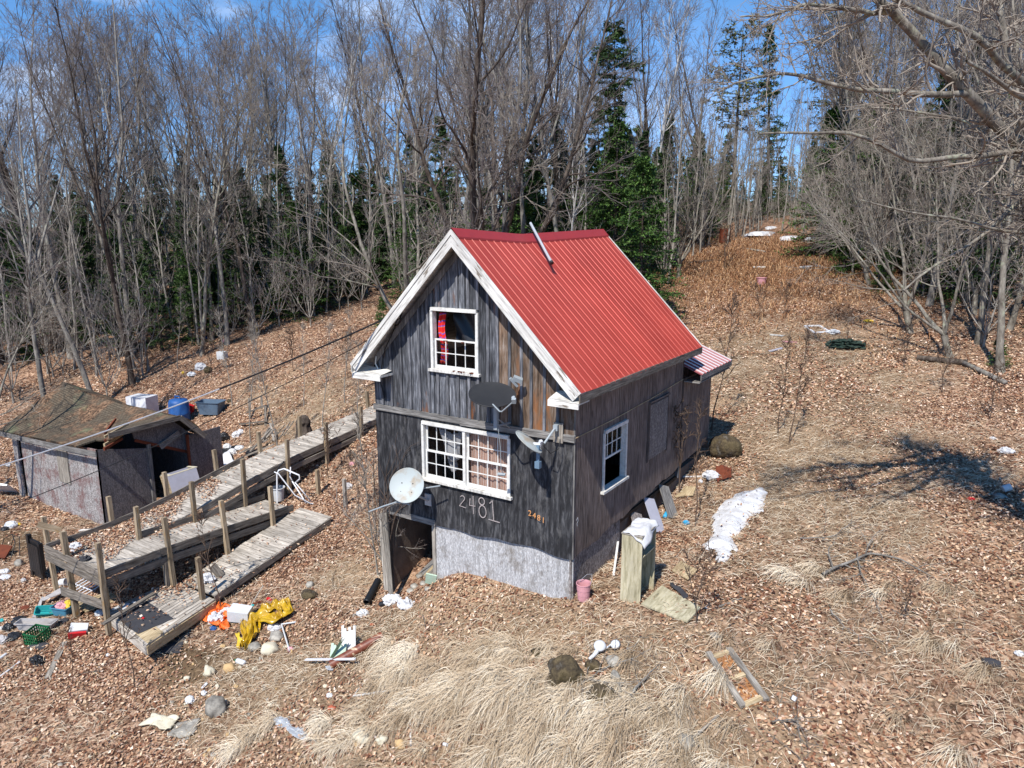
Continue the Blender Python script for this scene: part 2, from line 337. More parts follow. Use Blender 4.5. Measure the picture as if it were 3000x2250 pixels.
m = Mat('asphalt_shingle', .95); v = m.co('UV'); br = m.n('TexBrick', {'Vector': m.n('Mapping', {'Vector': m.n('TexCoord').outputs['UV'], 'Scale': (1, 1, 1)}), 'Scale': 3.6, 'Mortar Size': .02, 'Color1': lin((84, 74, 62)), 'Color2': lin((102, 92, 78)), 'Mortar': lin((36, 32, 28))})
n1 = m.noise(v, .9, 6, .6); n2 = m.noise(v, 26, 4, .7); vv = m.n('TexVoronoi', {'Vector': v, 'Scale': 16.0}); lc = m.n('SeparateColor', {0: vv.outputs['Color']})
leaf = m.ramp(lc.outputs[0], [(0, lin((58, 44, 34))), (.5, lin((100, 76, 58))), (1, lin((140, 112, 88)))])
c = m.mix(m.ramp(n2, [(.45, 0.0), (.7, .7)]), br, lin((70, 60, 44))); c = m.mix(m.ramp(n1, [(.47, 0.0), (.56, .9)]), c, leaf)
c = m.mix(m.ramp(m.noise(m.co('UV', (1, 1, 1), (7, 3, 0)), 1.1, 4), [(.60, 0.0), (.70, .8)]), c, lin((104, 110, 84))); m.color(c); m.bump(lc.outputs[0], .5, .01); M['shingle'] = m.m
# bark / twigs / needles / leaves
def bark(name, a, b, c3, lich=None, sc=6, lf=(.6, .72), zs=.35):
    m = Mat(name, .9, .15); g = m.co('Object', (1, 1, zs)); n_ = m.noise(g, sc, 6, .7); c = m.ramp(n_, [(.3, lin(a)), (.52, lin(b)), (.75, lin(c3))])
    if lich: c = m.mix(m.ramp(m.noise(m.co('Object', (1, 1, .8), (3, 1, 2)), sc*.8, 5, .65), [(lf[0], 0.0), (lf[1], 1.0)]), c, lin(lich))
    m.color(c); m.bump(n_, .7, .02); return m.m
M['bark'] = bark('grey_maple_bark', (66, 62, 58), (128, 123, 116), (172, 167, 158), (150, 154, 136))
M['bark_dark'] = bark('dark_furrowed_bark', (40, 34, 30), (84, 74, 66), (126, 116, 106), (120, 124, 106), 7, (.64, .75))
M['bark_lichen'] = bark('lichened_bark', (66, 60, 52), (124, 117, 107), (172, 166, 154), (160, 164, 142), 7, (.55, .72))
M['bark_pole'] = bark('pale_pole_bark', (92, 87, 80), (146, 140, 131), (184, 178, 168), (122, 118, 100), 8)
M['birch'] = bark('white_birch_bark', (120, 112, 104), (206, 202, 196), (232, 230, 226), (70, 60, 54), 5, (.68, .72), .9)
M['twig'] = plain('purple_grey_twig', (116, 106, 102), .9, 0, .5, (150, 142, 134), 3)
M['twig_light'] = plain('pale_lichened_twig', (148, 138, 126), .9, 0, .5, (106, 92, 82), 3)
M['twig_dark'] = plain('dark_sapling_twig', (82, 66, 56), .9, 0, .5, (120, 106, 92), 3)
def needles(name, a, b, c3):
    m = Mat(name, .6, .2); c = m.ramp(m.attr(), [(0, lin(a)), (.5, lin(b)), (1, lin(c3))]); m.color(c)
    m.b.inputs['Subsurface Weight'].default_value = 0
    return m.m
M['needle'] = needles('spruce_needles', (38, 54, 34), (62, 86, 48), (96, 118, 66))
M['needle_bright'] = needles('hemlock_needles', (40, 60, 28), (64, 92, 42), (98, 126, 60))
M['needle_olive'] = needles('pine_needles', (70, 74, 36), (104, 104, 54), (136, 130, 74))
m = Mat('leaf_litter', .8, .2); m.color(m.ramp(m.attr(), [(0, lin((58, 38, 30))), (.16, lin((104, 66, 50))), (.32, lin((142, 101, 76))), (.50, lin((182, 145, 114))), (.68, lin((212, 184, 154))), (.82, lin((126, 78, 54))), (1, lin((234, 212, 190)))])); M['leaf'] = m.m
m = Mat('dry_straw', .75, .2); m.color(m.ramp(m.attr(), [(0, lin((110, 90, 66))), (.35, lin((160, 138, 112))), (.7, lin((196, 178, 152))), (1, lin((224, 212, 190)))])); M['straw'] = m.m
m = Mat('dead_fern', .85, .2); m.color(m.ramp(m.attr(), [(0, lin((92, 62, 42))), (.4, lin((138, 98, 68))), (.75, lin((168, 128, 92))), (1, lin((190, 158, 120)))])); M['fern'] = m.m
# ground
m = Mat('forest_ground', .95, .15); v = m.n('TexCoord').outputs['Object']
vo = m.n('TexVoronoi', {'Vector': m.n('Mapping', {'Vector': v, 'Scale': (1, 1.0, 1)}), 'Scale': 13.0}); q = m.n('SeparateColor', {0: vo.outputs['Color']})
vo2 = m.n('TexVoronoi', {'Vector': m.n('Mapping', {'Vector': v, 'Scale': (1, 1, 1), 'Rotation': (0, 0, .6)}), 'Scale': 29.0}); q2 = m.n('SeparateColor', {0: vo2.outputs['Color']})
leafc = m.ramp(q.outputs[0], [(0, lin((44, 30, 24))), (.24, lin((78, 54, 40))), (.46, lin((132, 100, 76))), (.66, lin((178, 147, 118))), (.87, lin((202, 172, 146))), (1, lin((112, 72, 48)))])
leaf2 = m.ramp(q2.outputs[0], [(0, lin((46, 32, 26))), (.4, lin((116, 80, 62))), (.8, lin((178, 140, 116))), (1, lin((214, 184, 158)))])
c = m.mix(.45, leafc, leaf2)
st = m.noise(m.n('Mapping', {'Vector': v, 'Scale': (3, 11, 3), 'Rotation': (0, 0, .7)}), 4.0, 6, .7, .6)
stc = m.ramp(st, [(.3, lin((84, 68, 50))), (.5, lin((146, 124, 98))), (.7, lin((190, 170, 142)))])
SX = m.n('SeparateXYZ', {0: v}); zone = m.n('Attribute', attribute_name='straw').outputs['Fac']; zf = m.n('Attribute', attribute_name='fern').outputs['Fac']; zd = m.n('Attribute', attribute_name='duff').outputs['Fac']
c = m.mix(m.ramp(m.math('ADD', zone, m.math('MULTIPLY', m.math('SUBTRACT', m.noise(v, 1.3, 5), .5), .9)), [(.34, .0), (.70, .7)]), c, stc)
fc = m.ramp(m.noise(v, 22, 5, .7), [(.3, lin((78, 52, 36))), (.5, lin((132, 94, 64))), (.72, lin((168, 130, 94)))])
c = m.mix(m.math('MULTIPLY', zf, .8), c, fc)
c = m.mix(m.ramp(m.math('ADD', zd, m.math('MULTIPLY', m.math('SUBTRACT', m.noise(v, 3, 5), .5), .8)), [(.45, 0.0), (.65, .8)]), c, m.ramp(m.noise(v, 9, 5, .7), [(.3, lin((62, 50, 36))), (.7, lin((120, 98, 72)))]))
c = m.mix(.8, c, m.ramp(m.noise(v, .6, 6, .62), [(.34, .62), (.66, 1.22)]), 'MULTIPLY')
m.color(c); m.bump(m.math('ADD', q.outputs[0], q2.outputs[0]), .7, .03); M['ground'] = m.m
M['snow'] = plain('old_snow', (212, 213, 216), .7, 0, .6, (130, 120, 110), 7, bump=.06)
m = Mat('grey_stone', .9); n_ = m.noise(m.co('Object'), 7, 6, .65); c = m.ramp(n_, [(.3, lin((96, 92, 86))), (.5, lin((142, 137, 128))), (.72, lin((180, 174, 162)))]); m.color(m.tone(c, .5)); m.bump(n_, .6, .02); M['stone'] = m.m
M['stone_tan'] = plain('tan_stone', (190, 160, 116), .9, 0, .4, (140, 104, 64), 7, bump=.01)
M['stone_pale'] = plain('pale_stone', (202, 194, 172), .9, 0, .4, (150, 138, 112), 7, bump=.01)
m = Mat('mossy_stone', .95); n_ = m.noise(m.co('Object'), 3.2, 7, .65); n2 = m.noise(m.co('Object'), 14, 5, .65)
c = m.ramp(n_, [(.34, lin((116, 110, 100))), (.44, lin((66, 57, 45))), (.56, lin((96, 84, 62))), (.66, lin((62, 54, 34))), (.76, lin((108, 94, 50)))]); c = m.mix(.5, c, m.ramp(n2, [(.32, .3), (.68, 1.5)]), 'MULTIPLY'); m.color(c); m.bump(n2, 1, .04); M['mossy'] = m.m
M['rust'] = plain('rusty_steel', (110, 56, 36), .85, 0, .7, (70, 36, 26), 8, bump=.004)
m = Mat('rust_brown_pipe', .5, .5); m.color(m.ramp(m.noise(m.co('Object', (1, 6, 6)), 2.4, 5), [(.35, lin((92, 46, 32))), (.58, lin((132, 74, 52))), (.66, lin((188, 170, 140)))])); M['pipe'] = m.m
M['felt'] = plain('roofing_felt', (62, 62, 66), .95, 0, .4, (40, 40, 42), 8)
m = Mat('gold_tarp', .28, .6); m.color(m.ramp(m.noise(m.co('Object'), 3, 4), [(.3, lin((150, 112, 12))), (.7, lin((196, 160, 30)))])); m.b.inputs['Coat Weight'].default_value = .3; M['gold'] = m.m
def P(k, c, **kw): M[k] = plain(k.replace('_', ' ').replace(' ', '_'), c, **kw)
P('orange_plastic', (226, 108, 44), rough=.5, dirt=.15); P('white_plastic', (204, 206, 208), rough=.5, dirt=.3, dcol=(160, 150, 136)); P('grey_plastic', (178, 174, 172), rough=.5, dirt=.3)
P('green_plastic', (24, 98, 60), rough=.5, dirt=.2); P('teal_plastic', (46, 158, 158), rough=.5, dirt=.2); P('blue_plastic', (40, 88, 150), rough=.5, dirt=.2)
P('blue_bin_plastic', (70, 130, 156), rough=.5, dirt=.2); P('slate_plastic', (92, 112, 132), rough=.5, dirt=.25); P('red_plastic', (190, 34, 40), rough=.5, dirt=.2)
P('pink_plastic', (206, 150, 156), rough=.6, dirt=.35); P('yellow_plastic', (214, 180, 60), rough=.5, dirt=.2); P('cyan_plastic', (52, 152, 196), rough=.4, dirt=.1)
P('white_enamel', (218, 220, 224), rough=.35, dirt=.25, dcol=(150, 120, 96)); P('mint_paint', (176, 200, 178), rough=.8, dirt=.6, dcol=(170, 160, 144), scale=8); P('green_paint', (74, 92, 72), rough=.8, dirt=.4)
P('lilac_board', (164, 164, 176), rough=.8, dirt=.2); P('brass', (222, 160, 104), rough=.4, metal=.2, dirt=.2); P('chalk', (166, 156, 154), rough=.9, dirt=.6, dcol=(84, 78, 76), scale=22)
P('brick_red', (176, 96, 70), rough=.9, dirt=.3); P('mesh_green', (40, 58, 50), rough=.7, dirt=.2)
# ------------------------------------------------------------------ ground sheet
def _lines(a, b, st, far0, far1, nf):
    g = np.geomspace(st*1.5, 60, nf); lo = a-np.cumsum(g); hi = b+np.cumsum(g)
    lo = lo[lo > far0]; hi = hi[hi < far1]
    return np.concatenate([[far0], lo[::-1], np.arange(a, b, st), hi, [far1]])
gx = _lines(-26, 15, .15, -420, 420, 36); gy = _lines(-9, 34, .15, -160, 420, 36)
GX, GY = np.meshgrid(gx, gy); GZ = H(GX, GY); nx_, ny_ = len(gx), len(gy)
V = np.stack([GX.ravel(), GY.ravel(), GZ.ravel()], -1); ii = np.arange(nx_-1)[None, :]+np.arange(ny_-1)[:, None]*nx_; ii = ii.ravel()
F = np.stack([ii, ii+1, ii+nx_+1, ii+nx_], -1)
def g_(x, y, cx, cy, rx, ry): return np.exp(-(((x-cx)/rx)**2+((y-cy)/ry)**2))
def straw_zone(x, y):
    z = .18+.95*g_(x, y, 3.4, -2.2, 2.8, 2.2)+.95*g_(x, y, 6.8, -2.6, 2.0, 1.6)+.35*g_(x, y, 9, 3, 4, 5)+.85*g_(x, y, 4.9, 14, 4.2, 4.0)+.55*g_(x, y, 7, 8, 3, 3)+.6*g_(x, y, -1.4, 1.5, 1.2, 3)+.5*g_(x, y, -13, 9, 4, 2)+.45*g_(x, y, 7.5, -3.5, 2, 2)+.7*g_(x, y, -9, 7, 3, 1.6)+.5*g_(x, y, -1, -3.5, 2.5, 1.4)+.8*g_(x, y, -1, 12, 3, 4)
    return np.clip(z, 0, 1)
def fern_zone(x, y): return np.clip(1.1*g_(x, y, 1.5, 28, 7, 8), 0, 1)
def duff_zone(x, y): return np.clip(.9*g_(x, y, -2.2, -3.2, .9, .8)+.8*g_(x, y, -12.5, -2, 3, 1.2), 0, 1)
me = fast_mesh('ground', V, F, smooth=True, mats=[M['ground']])
for nm, fn in (('straw', straw_zone), ('fern', fern_zone), ('duff', duff_zone)):
    a = me.attributes.new(nm, 'FLOAT', 'POINT'); a.data.foreach_set('value', fn(V[:, 0], V[:, 1]).astype(np.float32))
ground = tag(place(bpy.data.objects.new('ground', me)), kind='structure')

# ------------------------------------------------------------------ the house
W, LEN, EAVE, RIDGE = 4.6, 5.27, 3.9, 6.512
SL = (RIDGE-EAVE)/(W/2+.281)
house = thing('old_house', 'weathered grey wooden two storey house with a red ribbed metal roof', 'house', (W/2, LEN/2, 0))
def FP(s, z, o): return Vector((s, -o, z))
def RP(s, z, o): return Vector((W+o, s, z))
def LP(s, z, o): return Vector((-o, s, z))
def BP(s, z, o): return Vector((s, LEN+o, z))
def slab(mb, PF, pts, o0, o1, r=None, wz=1, hz=False):
    r = random.random() if r is None else r; k = random.random()*9; n = len(pts)
    o0 = o0 if isinstance(o0, (list, tuple)) else [o0]*n; o1 = o1 if isinstance(o1, (list, tuple)) else [o1]*n
    uv = [((s, z) if hz else (z*wz, s)) for s, z in pts]; uv = [(a+k, b+k) for a, b in uv] if hz else uv
    mb.quad([PF(s, z, o) for (s, z), o in zip(pts, o1)], uv, r); mb.quad([PF(s, z, o) for (s, z), o in zip(pts, o0)][::-1], uv[::-1], r)
    for i in range(n):
        j = (i+1) % n; (s0, z0), (s1, z1) = pts[i], pts[j]
        mb.quad([PF(s0, z0, o0[i]), PF(s1, z1, o0[j]), PF(s1, z1, o1[j]), PF(s0, z0, o1[i])], [(z0, s0), (z1, s1), (z1, s1+.03), (z0, s0+.03)], r)
def strips(mb, PF, edges, bot, top, holes, o0, o1, tone=None, jit=0, gap=0):
    E_ = sorted(set([round(e, 4) for e in edges]+[round(h[i], 4) for h in holes for i in (0, 1) if edges[0] < h[i] < edges[-1]]))
    for a, b in zip(E_[:-1], E_[1:]):
        if b-a < .012: continue
        r = tone((a+b)/2) if tone else random.random(); m_ = (a+b)/2; iv = [(None, None)]
        cut = sorted([(h[2], h[3]) for h in holes if h[0]-1e-3 <= a and b <= h[1]+1e-3]); segs = []; cur = 'bot'
        for z0, z1 in cut:
            if cur == 'bot':
                if z0 > bot(m_)+.02: segs.append((bot(a), bot(b), z0, z0))
            else: segs.append((cur, cur, z0, z0))
            cur = z1
        if cur == 'bot': segs.append((bot(a), bot(b), top(a), top(b)))
        elif cur < min(top(a), top(b)): segs.append((cur, cur, top(a), top(b)))
        j = random.uniform(-jit, jit)
        for (ba, bb, ta, tb) in segs:
            if ta-ba < .02 and tb-bb < .02: continue
            slab(mb, PF, [(a+gap, ba), (b-gap, bb), (b-gap, tb), (a+gap, ta)], o0, o1+j, r)
gtop = lambda s: RIDGE-SL*abs(s-W/2)-.17
ATT = (1.545, 2.573, 3.937, 5.058); DBL = (1.255, 3.259, 1.71, 2.824); DOOR = (.2, 1.43, -2, .77); SID = (1.132, 2.104, 1.735, 2.855)
# gable: wide boards with narrow battens over the joints
mb = MB(); e = [0]; random.seed(11)
while e[-1] < W-.1: e.append(min(W, e[-1]+random.uniform(.2, .27)))
e[-1] = W; e.append(W/2); e = sorted(e)
strips(mb, FP, [q for q in e if q < 3.0]+[min(q for q in e if q >= 3.0)], lambda s: 3.0, gtop, [ATT], -.03, .0, jit=.004, gap=.005); mb.build('gable_boarding', M['barn'], house)
mb = MB(); strips(mb, FP, [q for q in e if q >= 3.0], lambda s: 3.0, gtop, [], -.03, .0, jit=.004, gap=.005); mb.build('gable_boarding', M['barn_brown'], house)
mb = MB()
for s in e[1:-1]:
    if abs(s-W/2) < .02: continue
    k = .027; z0, z1 = 3.07, gtop(s)-.01
    if ATT[0]-.04 < s < ATT[1]+.04:
        slab(mb, FP, [(s-k, z0), (s+k, z0), (s+k, ATT[2]-.06), (s-k, ATT[2]-.06)], .002, .032)
        slab(mb, FP, [(s-k, ATT[3]+.05), (s+k, ATT[3]+.05), (s+k, gtop(s+k)), (s-k, gtop(s-k))], .002, .032)
    else: slab(mb, FP, [(s-k, z0), (s+k, z0), (s+k, gtop(s+k)-.01), (s-k, gtop(s-k)-.01)], .002, .032)
mb.build('batten', M['batten'], house)
# lower front: warped plywood sheets
pbot = lambda s: .80+.035*math.sin(s*2.1+.6)+.02*math.sin(s*7)
flare = lambda s: .012+.035*max(0, math.sin(s*2.6+.4))
mb = MB(); e = list(np.arange(0, W+.001, .115)); pan = {}
def ptone(s):
    k = 0 if s < .32 else 1 if s < 1.25 else 2 if s < 2.36 else 3 if s < 3.45 else 4
    return [.25, .5, .62, .35, .55][k]
E_ = sorted(set([round(q, 3) for q in e]+[DBL[0], DBL[1], .2, 1.43]))
for a, b in zip(E_[:-1], E_[1:]):
    if b-a < .01: continue
    r = ptone((a+b)/2); g = .004 if any(abs(b-k) < .06 for k in (1.25, 2.36, 3.45)) else 0
    zs = [('b', None), (1.1, 0), (DBL[2], 0), (DBL[3], 0), (2.95, 0)]
    lo = pbot if (a+b)/2 > 1.43 or (a+b)/2 < .2 else (lambda s: .83)
    lev = [(lo(a), lo(b), flare(a), flare(b)), (1.12, 1.12, .006+.3*flare(a), .006+.3*flare(b)), (DBL[2], DBL[2], .004, .004), (DBL[3], DBL[3], .002, .002), (2.95, 2.95, .002, .002)]
    for i in range(4):
        if i == 2 and DBL[0]-.001 <= a and b <= DBL[1]+.001: continue
        (z0, z0b, oa, ob), (z1, z1b, pa, pb_) = lev[i], lev[i+1]
        slab(mb, FP, [(a, z0), (b-g, z0b), (b-g, z1b), (a, z1)], -.03, [oa, ob, pb_, pa], r)
mb.build('plywood_siding', M['ply'], house)
mb = MB(); slab(mb, FP, [(-.02, 2.945), (2.18, 2.94), (2.18, 3.055), (-.02, 3.06)], .004, .045, .4, hz=True); slab(mb, FP, [(2.184, 2.92), (W+.02, 2.955), (W+.02, 3.075), (2.184, 3.06)], .004, .052, .6, hz=True)
mb.build('belt_board', M['belt'], house)
# silver skirting panels below the siding
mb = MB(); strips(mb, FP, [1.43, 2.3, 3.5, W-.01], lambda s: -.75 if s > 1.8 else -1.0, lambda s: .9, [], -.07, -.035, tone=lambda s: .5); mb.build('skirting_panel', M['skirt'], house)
for q_ in (((1.40, -.0, -1.1), (1.475, .06, .82)), ((.12, -.02, -1.3), (.2, .06, .83))): mb = MB(); mb.abox(*q_, 'z'); mb.build('door_post', M['oldgrey'], house)
mb = MB(); mb.abox((.12, -.03, .74), (1.5, .03, .86), 'x'); mb.build('door_lintel', M['belt'], house)
mb = MB(); mb.beam((.22, -.12, .78), (.56, -.34, -1.02), .17, .025, (0, -1, .3), taper=.6); mb.beam((.13, -.08, .72), (.30, -.22, -.9), .15, .022, (.1, -1, .2), taper=.7); mb.build('broken_door_board', M['oldgrey'], house)
# right side wall: grooved sheets
sb = lambda s: .79+.052*s+.03*math.sin(s*5)+.015*math.sin(s*17)
mb = MB(); e = list(np.arange(0, LEN+.01, .2))+[LEN]
strips(mb, RP, sorted(e), sb, lambda s: 3.82, [SID], -.03, .0, tone=lambda s: [.45, .7, .5, .75][min(3, int(s/1.25))]+random.uniform(-.08, .08), gap=.004); mb.build('side_siding', M['t111'], house)
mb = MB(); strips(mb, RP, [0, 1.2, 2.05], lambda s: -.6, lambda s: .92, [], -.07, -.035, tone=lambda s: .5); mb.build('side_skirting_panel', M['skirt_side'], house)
for q_ in (((W-.35, 2.05, -.6), (W-.09, LEN+2.0, .9)), ((.05, .1, -1.6), (.25, LEN, .83))): mb = MB(); mb.abox(*q_, 'y'); mb.build('foundation', M['concrete'], house)
mb = MB(); strips(mb, LP, list(np.arange(0, LEN, .25))+[LEN], lambda s: .8, lambda s: 3.85, [], -.03, 0, jit=.004)
strips(mb, BP, list(np.arange(0, W, .25))+[W/2, W], lambda s: .8, gtop, [], -.03, 0, jit=.004); mb.build('rear_siding', M['barn'], house)
mb = MB(); mb.abox((.04, .04, .76), (W-.04, LEN-.04, .84)); mb.abox((.04, .04, 2.98), (W-.04, LEN-.04, 3.03)); mb.build('floor_deck', M['inner'], house)
mb = MB(); mb.abox((.1, 1.7, -1.6), (1.6, 1.76, .75)); mb.abox((1.55, .1, -1.6), (1.6, 1.7, .75)); mb.build('cellar_wall', M['concrete'], house)
mb = MB(); mb.abox((W-.012, -.012, .80), (W+.012, .0, 3.85), 'z', .3); mb.build('corner_strip', M['belt'], house)
# boarded opening and wire on the side
mb = MB(); mb.abox((W+.004, 3.27, 1.76), (W+.03, 4.28, 2.95), 'z'); bw = mb.build('boarded_window', M['osbpanel'], house)
mb = MB()
for a in ((3.22, 1.72, 3.268, 2.99), (4.282, 1.72, 4.33, 2.99)): mb.abox((W+.004, a[0], a[1]), (W+.045, a[2], a[3]), 'z', .2)
mb.abox((W+.004, 3.22, 2.992), (W+.06, 4.33, 3.03), 'y', .2); mb.build('frame', M['t111'], bw)
mb = MB(); mb.tube([(W+.02, -.01, 3.03), (W+.03, 1.5, 3.04), (W+.03, 3.5, 3.10), (W+.02, 5.2, 3.18)], .008, n=5); mb.build('wall_cable', M['plank'], house)
mb = MB(); mb.tube([(.12, -.05, 4.05), (.1, -.06, 3.9), (.24, -.06, 3.7), (.2, -.04, 3.62), (.1, -.05, 3.6)], .012, n=6); mb.build('conduit', M['whitep'], house)

# windows
def window(label, PF, s0, s1, z0, z1, units, deep=.05, trimw=.06, sill=True, glass=True):
    """units: list of (s0, s1, kind) with kind '2' both sashes, 'low' lower only, 'top' upper only"""
    mb = MB(); fo = .035
    def bx(b, a0, a1, c0, c1, o0, o1, r=None): slab(b, PF, [(a0, c0), (a1, c0), (a1, c1), (a0, c1)], o0, o1, r)
    bx(mb, s0-trimw*.2, s1+trimw*.2, z1-.01, z1+trimw*.9, .004, fo+.02); bx(mb, s0-trimw*.6, s0+.02, z0, z1-.01, .004, fo); bx(mb, s1-.02, s1+trimw*.6, z0, z1-.01, .004, fo)
    for a in units[:-1]: bx(mb, a[1]-.03, a[1]+.03, z0, z1-.01, -.05, fo)
    # jamb lining set back in the wall
    bx(mb, s0, s0+.02, z0, z1, -.09, .002); bx(mb, s1-.02, s1, z0, z1, -.09, .002); bx(mb, s0+.02, s1-.02, z1-.02, z1, -.09, .002)
    w_ = mb.build('window', M['whitep'], house)
    if label: w_['label'] = label
    if sill: mb = MB(); bx(mb, s0-.08, s1+.08, z0-.045, z0+.004, -.09, .075, .3); mb.build('sill', M['trim'], w_)
    zm = (z0+z1)/2
    for (a, b, kind) in units:
        a += .03; b -= .03
        for part in (('top', zm-.015, z1-.025, -.055), ('low', z0+.01, zm+.02, -.025)):
            if kind not in ('2', part[0]): continue
            _, c0, c1, o = part; mb = MB(); q = .035; bt = .07 if part[0] == 'low' else .035
            bx(mb, a, a+q, c0, c1, o-.015, o+.012); bx(mb, b-q, b, c0, c1, o-.015, o+.012); bx(mb, a+q, b-q, c0, c0+bt, o-.015, o+.012); bx(mb, a+q, b-q, c1-.03, c1, o-.015, o+.012)
            nc = 4 if b-a > .6 or PF is FP else 3
            for k in range(1, nc): s = a+q+(b-a-2*q)*k/nc; bx(mb, s-.008, s+.008, c0+bt, c1-.03, o-.006, o+.008)
            zz = (c0+bt+c1-.03)/2; bx(mb, a+q, b-q, zz-.008, zz+.008, o-.007, o+.007)
            sa = mb.build('sash', M['win'], w_)
            if glass: mb = MB(); bx(mb, a+q, b-q, c0+bt, c1-.03, o-.004, o-.001); mb.build('pane', M['glass'], w_)
    return w_
dw = window(None, FP, *DBL[:4], [(DBL[0], 2.255, '2'), (2.255, DBL[1], '2')])
aw = window('attic window with its upper sash gone', FP, *ATT, [(ATT[0], ATT[1], 'low')], sill=True)
sw = window('side window with its lower half open', RP, *SID, [(SID[0], SID[1], 'top')])
mb = MB(); mb.grid(lambda u, v: (2.29+.93*u, .115+.02*math.sin(u*38)+.012*math.sin(u*13+v*3), 1.72+1.08*v), 60, 4, su=2.2); mb.build('curtain', M['curtain'], dw, smooth=True)
mb = MB(); mb.grid(lambda u, v: (1.55+.55*u*(1-.35*(1-v))+.12*(1-v), .15+.04*math.sin(u*9+v*5), 2.2+.56*v-.1*math.sin(u*3.1)), 16, 12); mb.build('white_drape', M['cloth'], dw, smooth=True, solid=.02)
mb = MB(); mb.grid(lambda u, v: (1.66+.2*u, .25+.05*math.sin(u*7+v*4), 1.9+.28*v-.05*math.sin(u*3)), 8, 8); mb.build('white_rag', M['cloth'], dw, smooth=True, solid=.02)
mb = MB(); mb.grid(lambda u, v: (1.60+.16*u+.03*math.sin(v*7), .12+.03*math.sin(u*14+v*2), 4.02+.98*v), 12, 20); mb.build('curtain', M['towel'], aw, smooth=True, solid=.006)
mb = MB(); mb.grid(lambda u, v: (1.80+.2*(1-v)*0+.7*u*(1-.25*(1-v)), .35+.05*math.sin(u*8+v*6), 4.45+.55*v), 14, 10); mb.build('plastic_sheet', plain('dark_plastic_sheet', (44, 46, 50), .35, 0, .1), aw, smooth=True)
mb = MB()
for k in range(9): p = Vector((random.uniform(1.6, 2.5), -.05-random.random()*.03, random.choice((3.955, 3.95, 4.5)))); mb.box(frame(p, random.random()*3), (random.uniform(.03, .08), random.uniform(.02, .05), .02), taper=.6)
mb.build('rotten_splinter', M['rust'], aw)
# number painted by hand, and the small metal number
def ribbon(mb, pts, w_, o):
    for (a, b) in zip(pts[:-1], pts[1:]):
        d = Vector((b[0]-a[0], b[1]-a[1])); n_ = Vector((-d.y, d.x)).normalized()*w_/2; d.normalize(); a = (a[0]-d.x*w_*.3, a[1]-d.y*w_*.3); b = (b[0]+d.x*w_*.3, b[1]+d.y*w_*.3)
        slab(mb, FP, [(a[0]-n_.x, a[1]-n_.y), (b[0]-n_.x, b[1]-n_.y), (b[0]+n_.x, b[1]+n_.y), (a[0]+n_.x, a[1]+n_.y)], o, o+.0015+.0006*random.random())
def arc(cx, cz, rx, rz, a0, a1, n=12): return [(cx+rx*math.cos(rad(a0+(a1-a0)*k/n)), cz+rz*math.sin(rad(a0+(a1-a0)*k/n))) for k in range(n+1)]
o_ = .030
mb = MB(); ribbon(mb, arc(2.205, 1.475, .05, .045, 160, -30)+[(2.13, 1.305), (2.28, 1.29)], .016, o_); mb.build('painted_digit', M['chalk'], house)
mb = MB(); ribbon(mb, [(2.385, 1.5), (2.372, 1.36), (2.50, 1.37)], .018, o_); ribbon(mb, [(2.458, 1.56), (2.462, 1.21)], .018, o_+.003); mb.build('painted_digit', M['chalk'], house)
mb = MB(); ribbon(mb, arc(2.655, 1.50, .065, .07, 0, 360, 18), .02, o_); ribbon(mb, arc(2.675, 1.30, .082, .12, 0, 360, 20), .02, o_+.003); mb.build('painted_digit', M['chalk'], house)
mb = MB(); ribbon(mb, [(2.84, 1.50), (2.90, 1.56), (2.925, 1.19)], .02, o_); ribbon(mb, [(2.82, 1.175), (3.06, 1.165)], .02, o_+.003); mb.build('painted_digit', M['chalk'], house)
def text(name, s, size, M_, mat, parent, ext=.003):
    cu = bpy.data.curves.new(name, 'FONT'); cu.body = s; cu.size = size; cu.extrude = ext; cu.align_x = 'CENTER'; cu.align_y = 'CENTER'
    t = bpy.data.objects.new(name+'_tmp', cu); COL.objects.link(t); dg = bpy.context.evaluated_depsgraph_get(); me = bpy.data.meshes.new_from_object(t.evaluated_get(dg))
    bpy.data.objects.remove(t); me.materials.clear(); me.materials.append(mat); o = bpy.data.objects.new(name, me); return place(o, parent, M_)
for k, ch in enumerate('2481'): text('metal_digit', ch, .15, axes((3.74+.095*k, -.062, 1.50-.024*k), (1, 0, 0), (0, 0, 1), (0, -1, 0)), M['brass'], house)
mb = MB()
RP2 = RP
def ribR(pts, w_, o):
    for (a, b) in zip(pts[:-1], pts[1:]):
        d = Vector((b[0]-a[0], b[1]-a[1])); n_ = Vector((-d.y, d.x)).normalized()*w_/2
        slab(mb, RP, [(a[0]-n_.x, a[1]-n_.y), (b[0]-n_.x, b[1]-n_.y), (b[0]+n_.x, b[1]+n_.y), (a[0]+n_.x, a[1]+n_.y)], o, o+.002)
ribR([(.10, 1.50), (.15, 1.54), (.17, 1.47), (.12, 1.44), (.14, 1.38)], .014, .004); mb.build('painted_mark', M['white_plastic'], house)

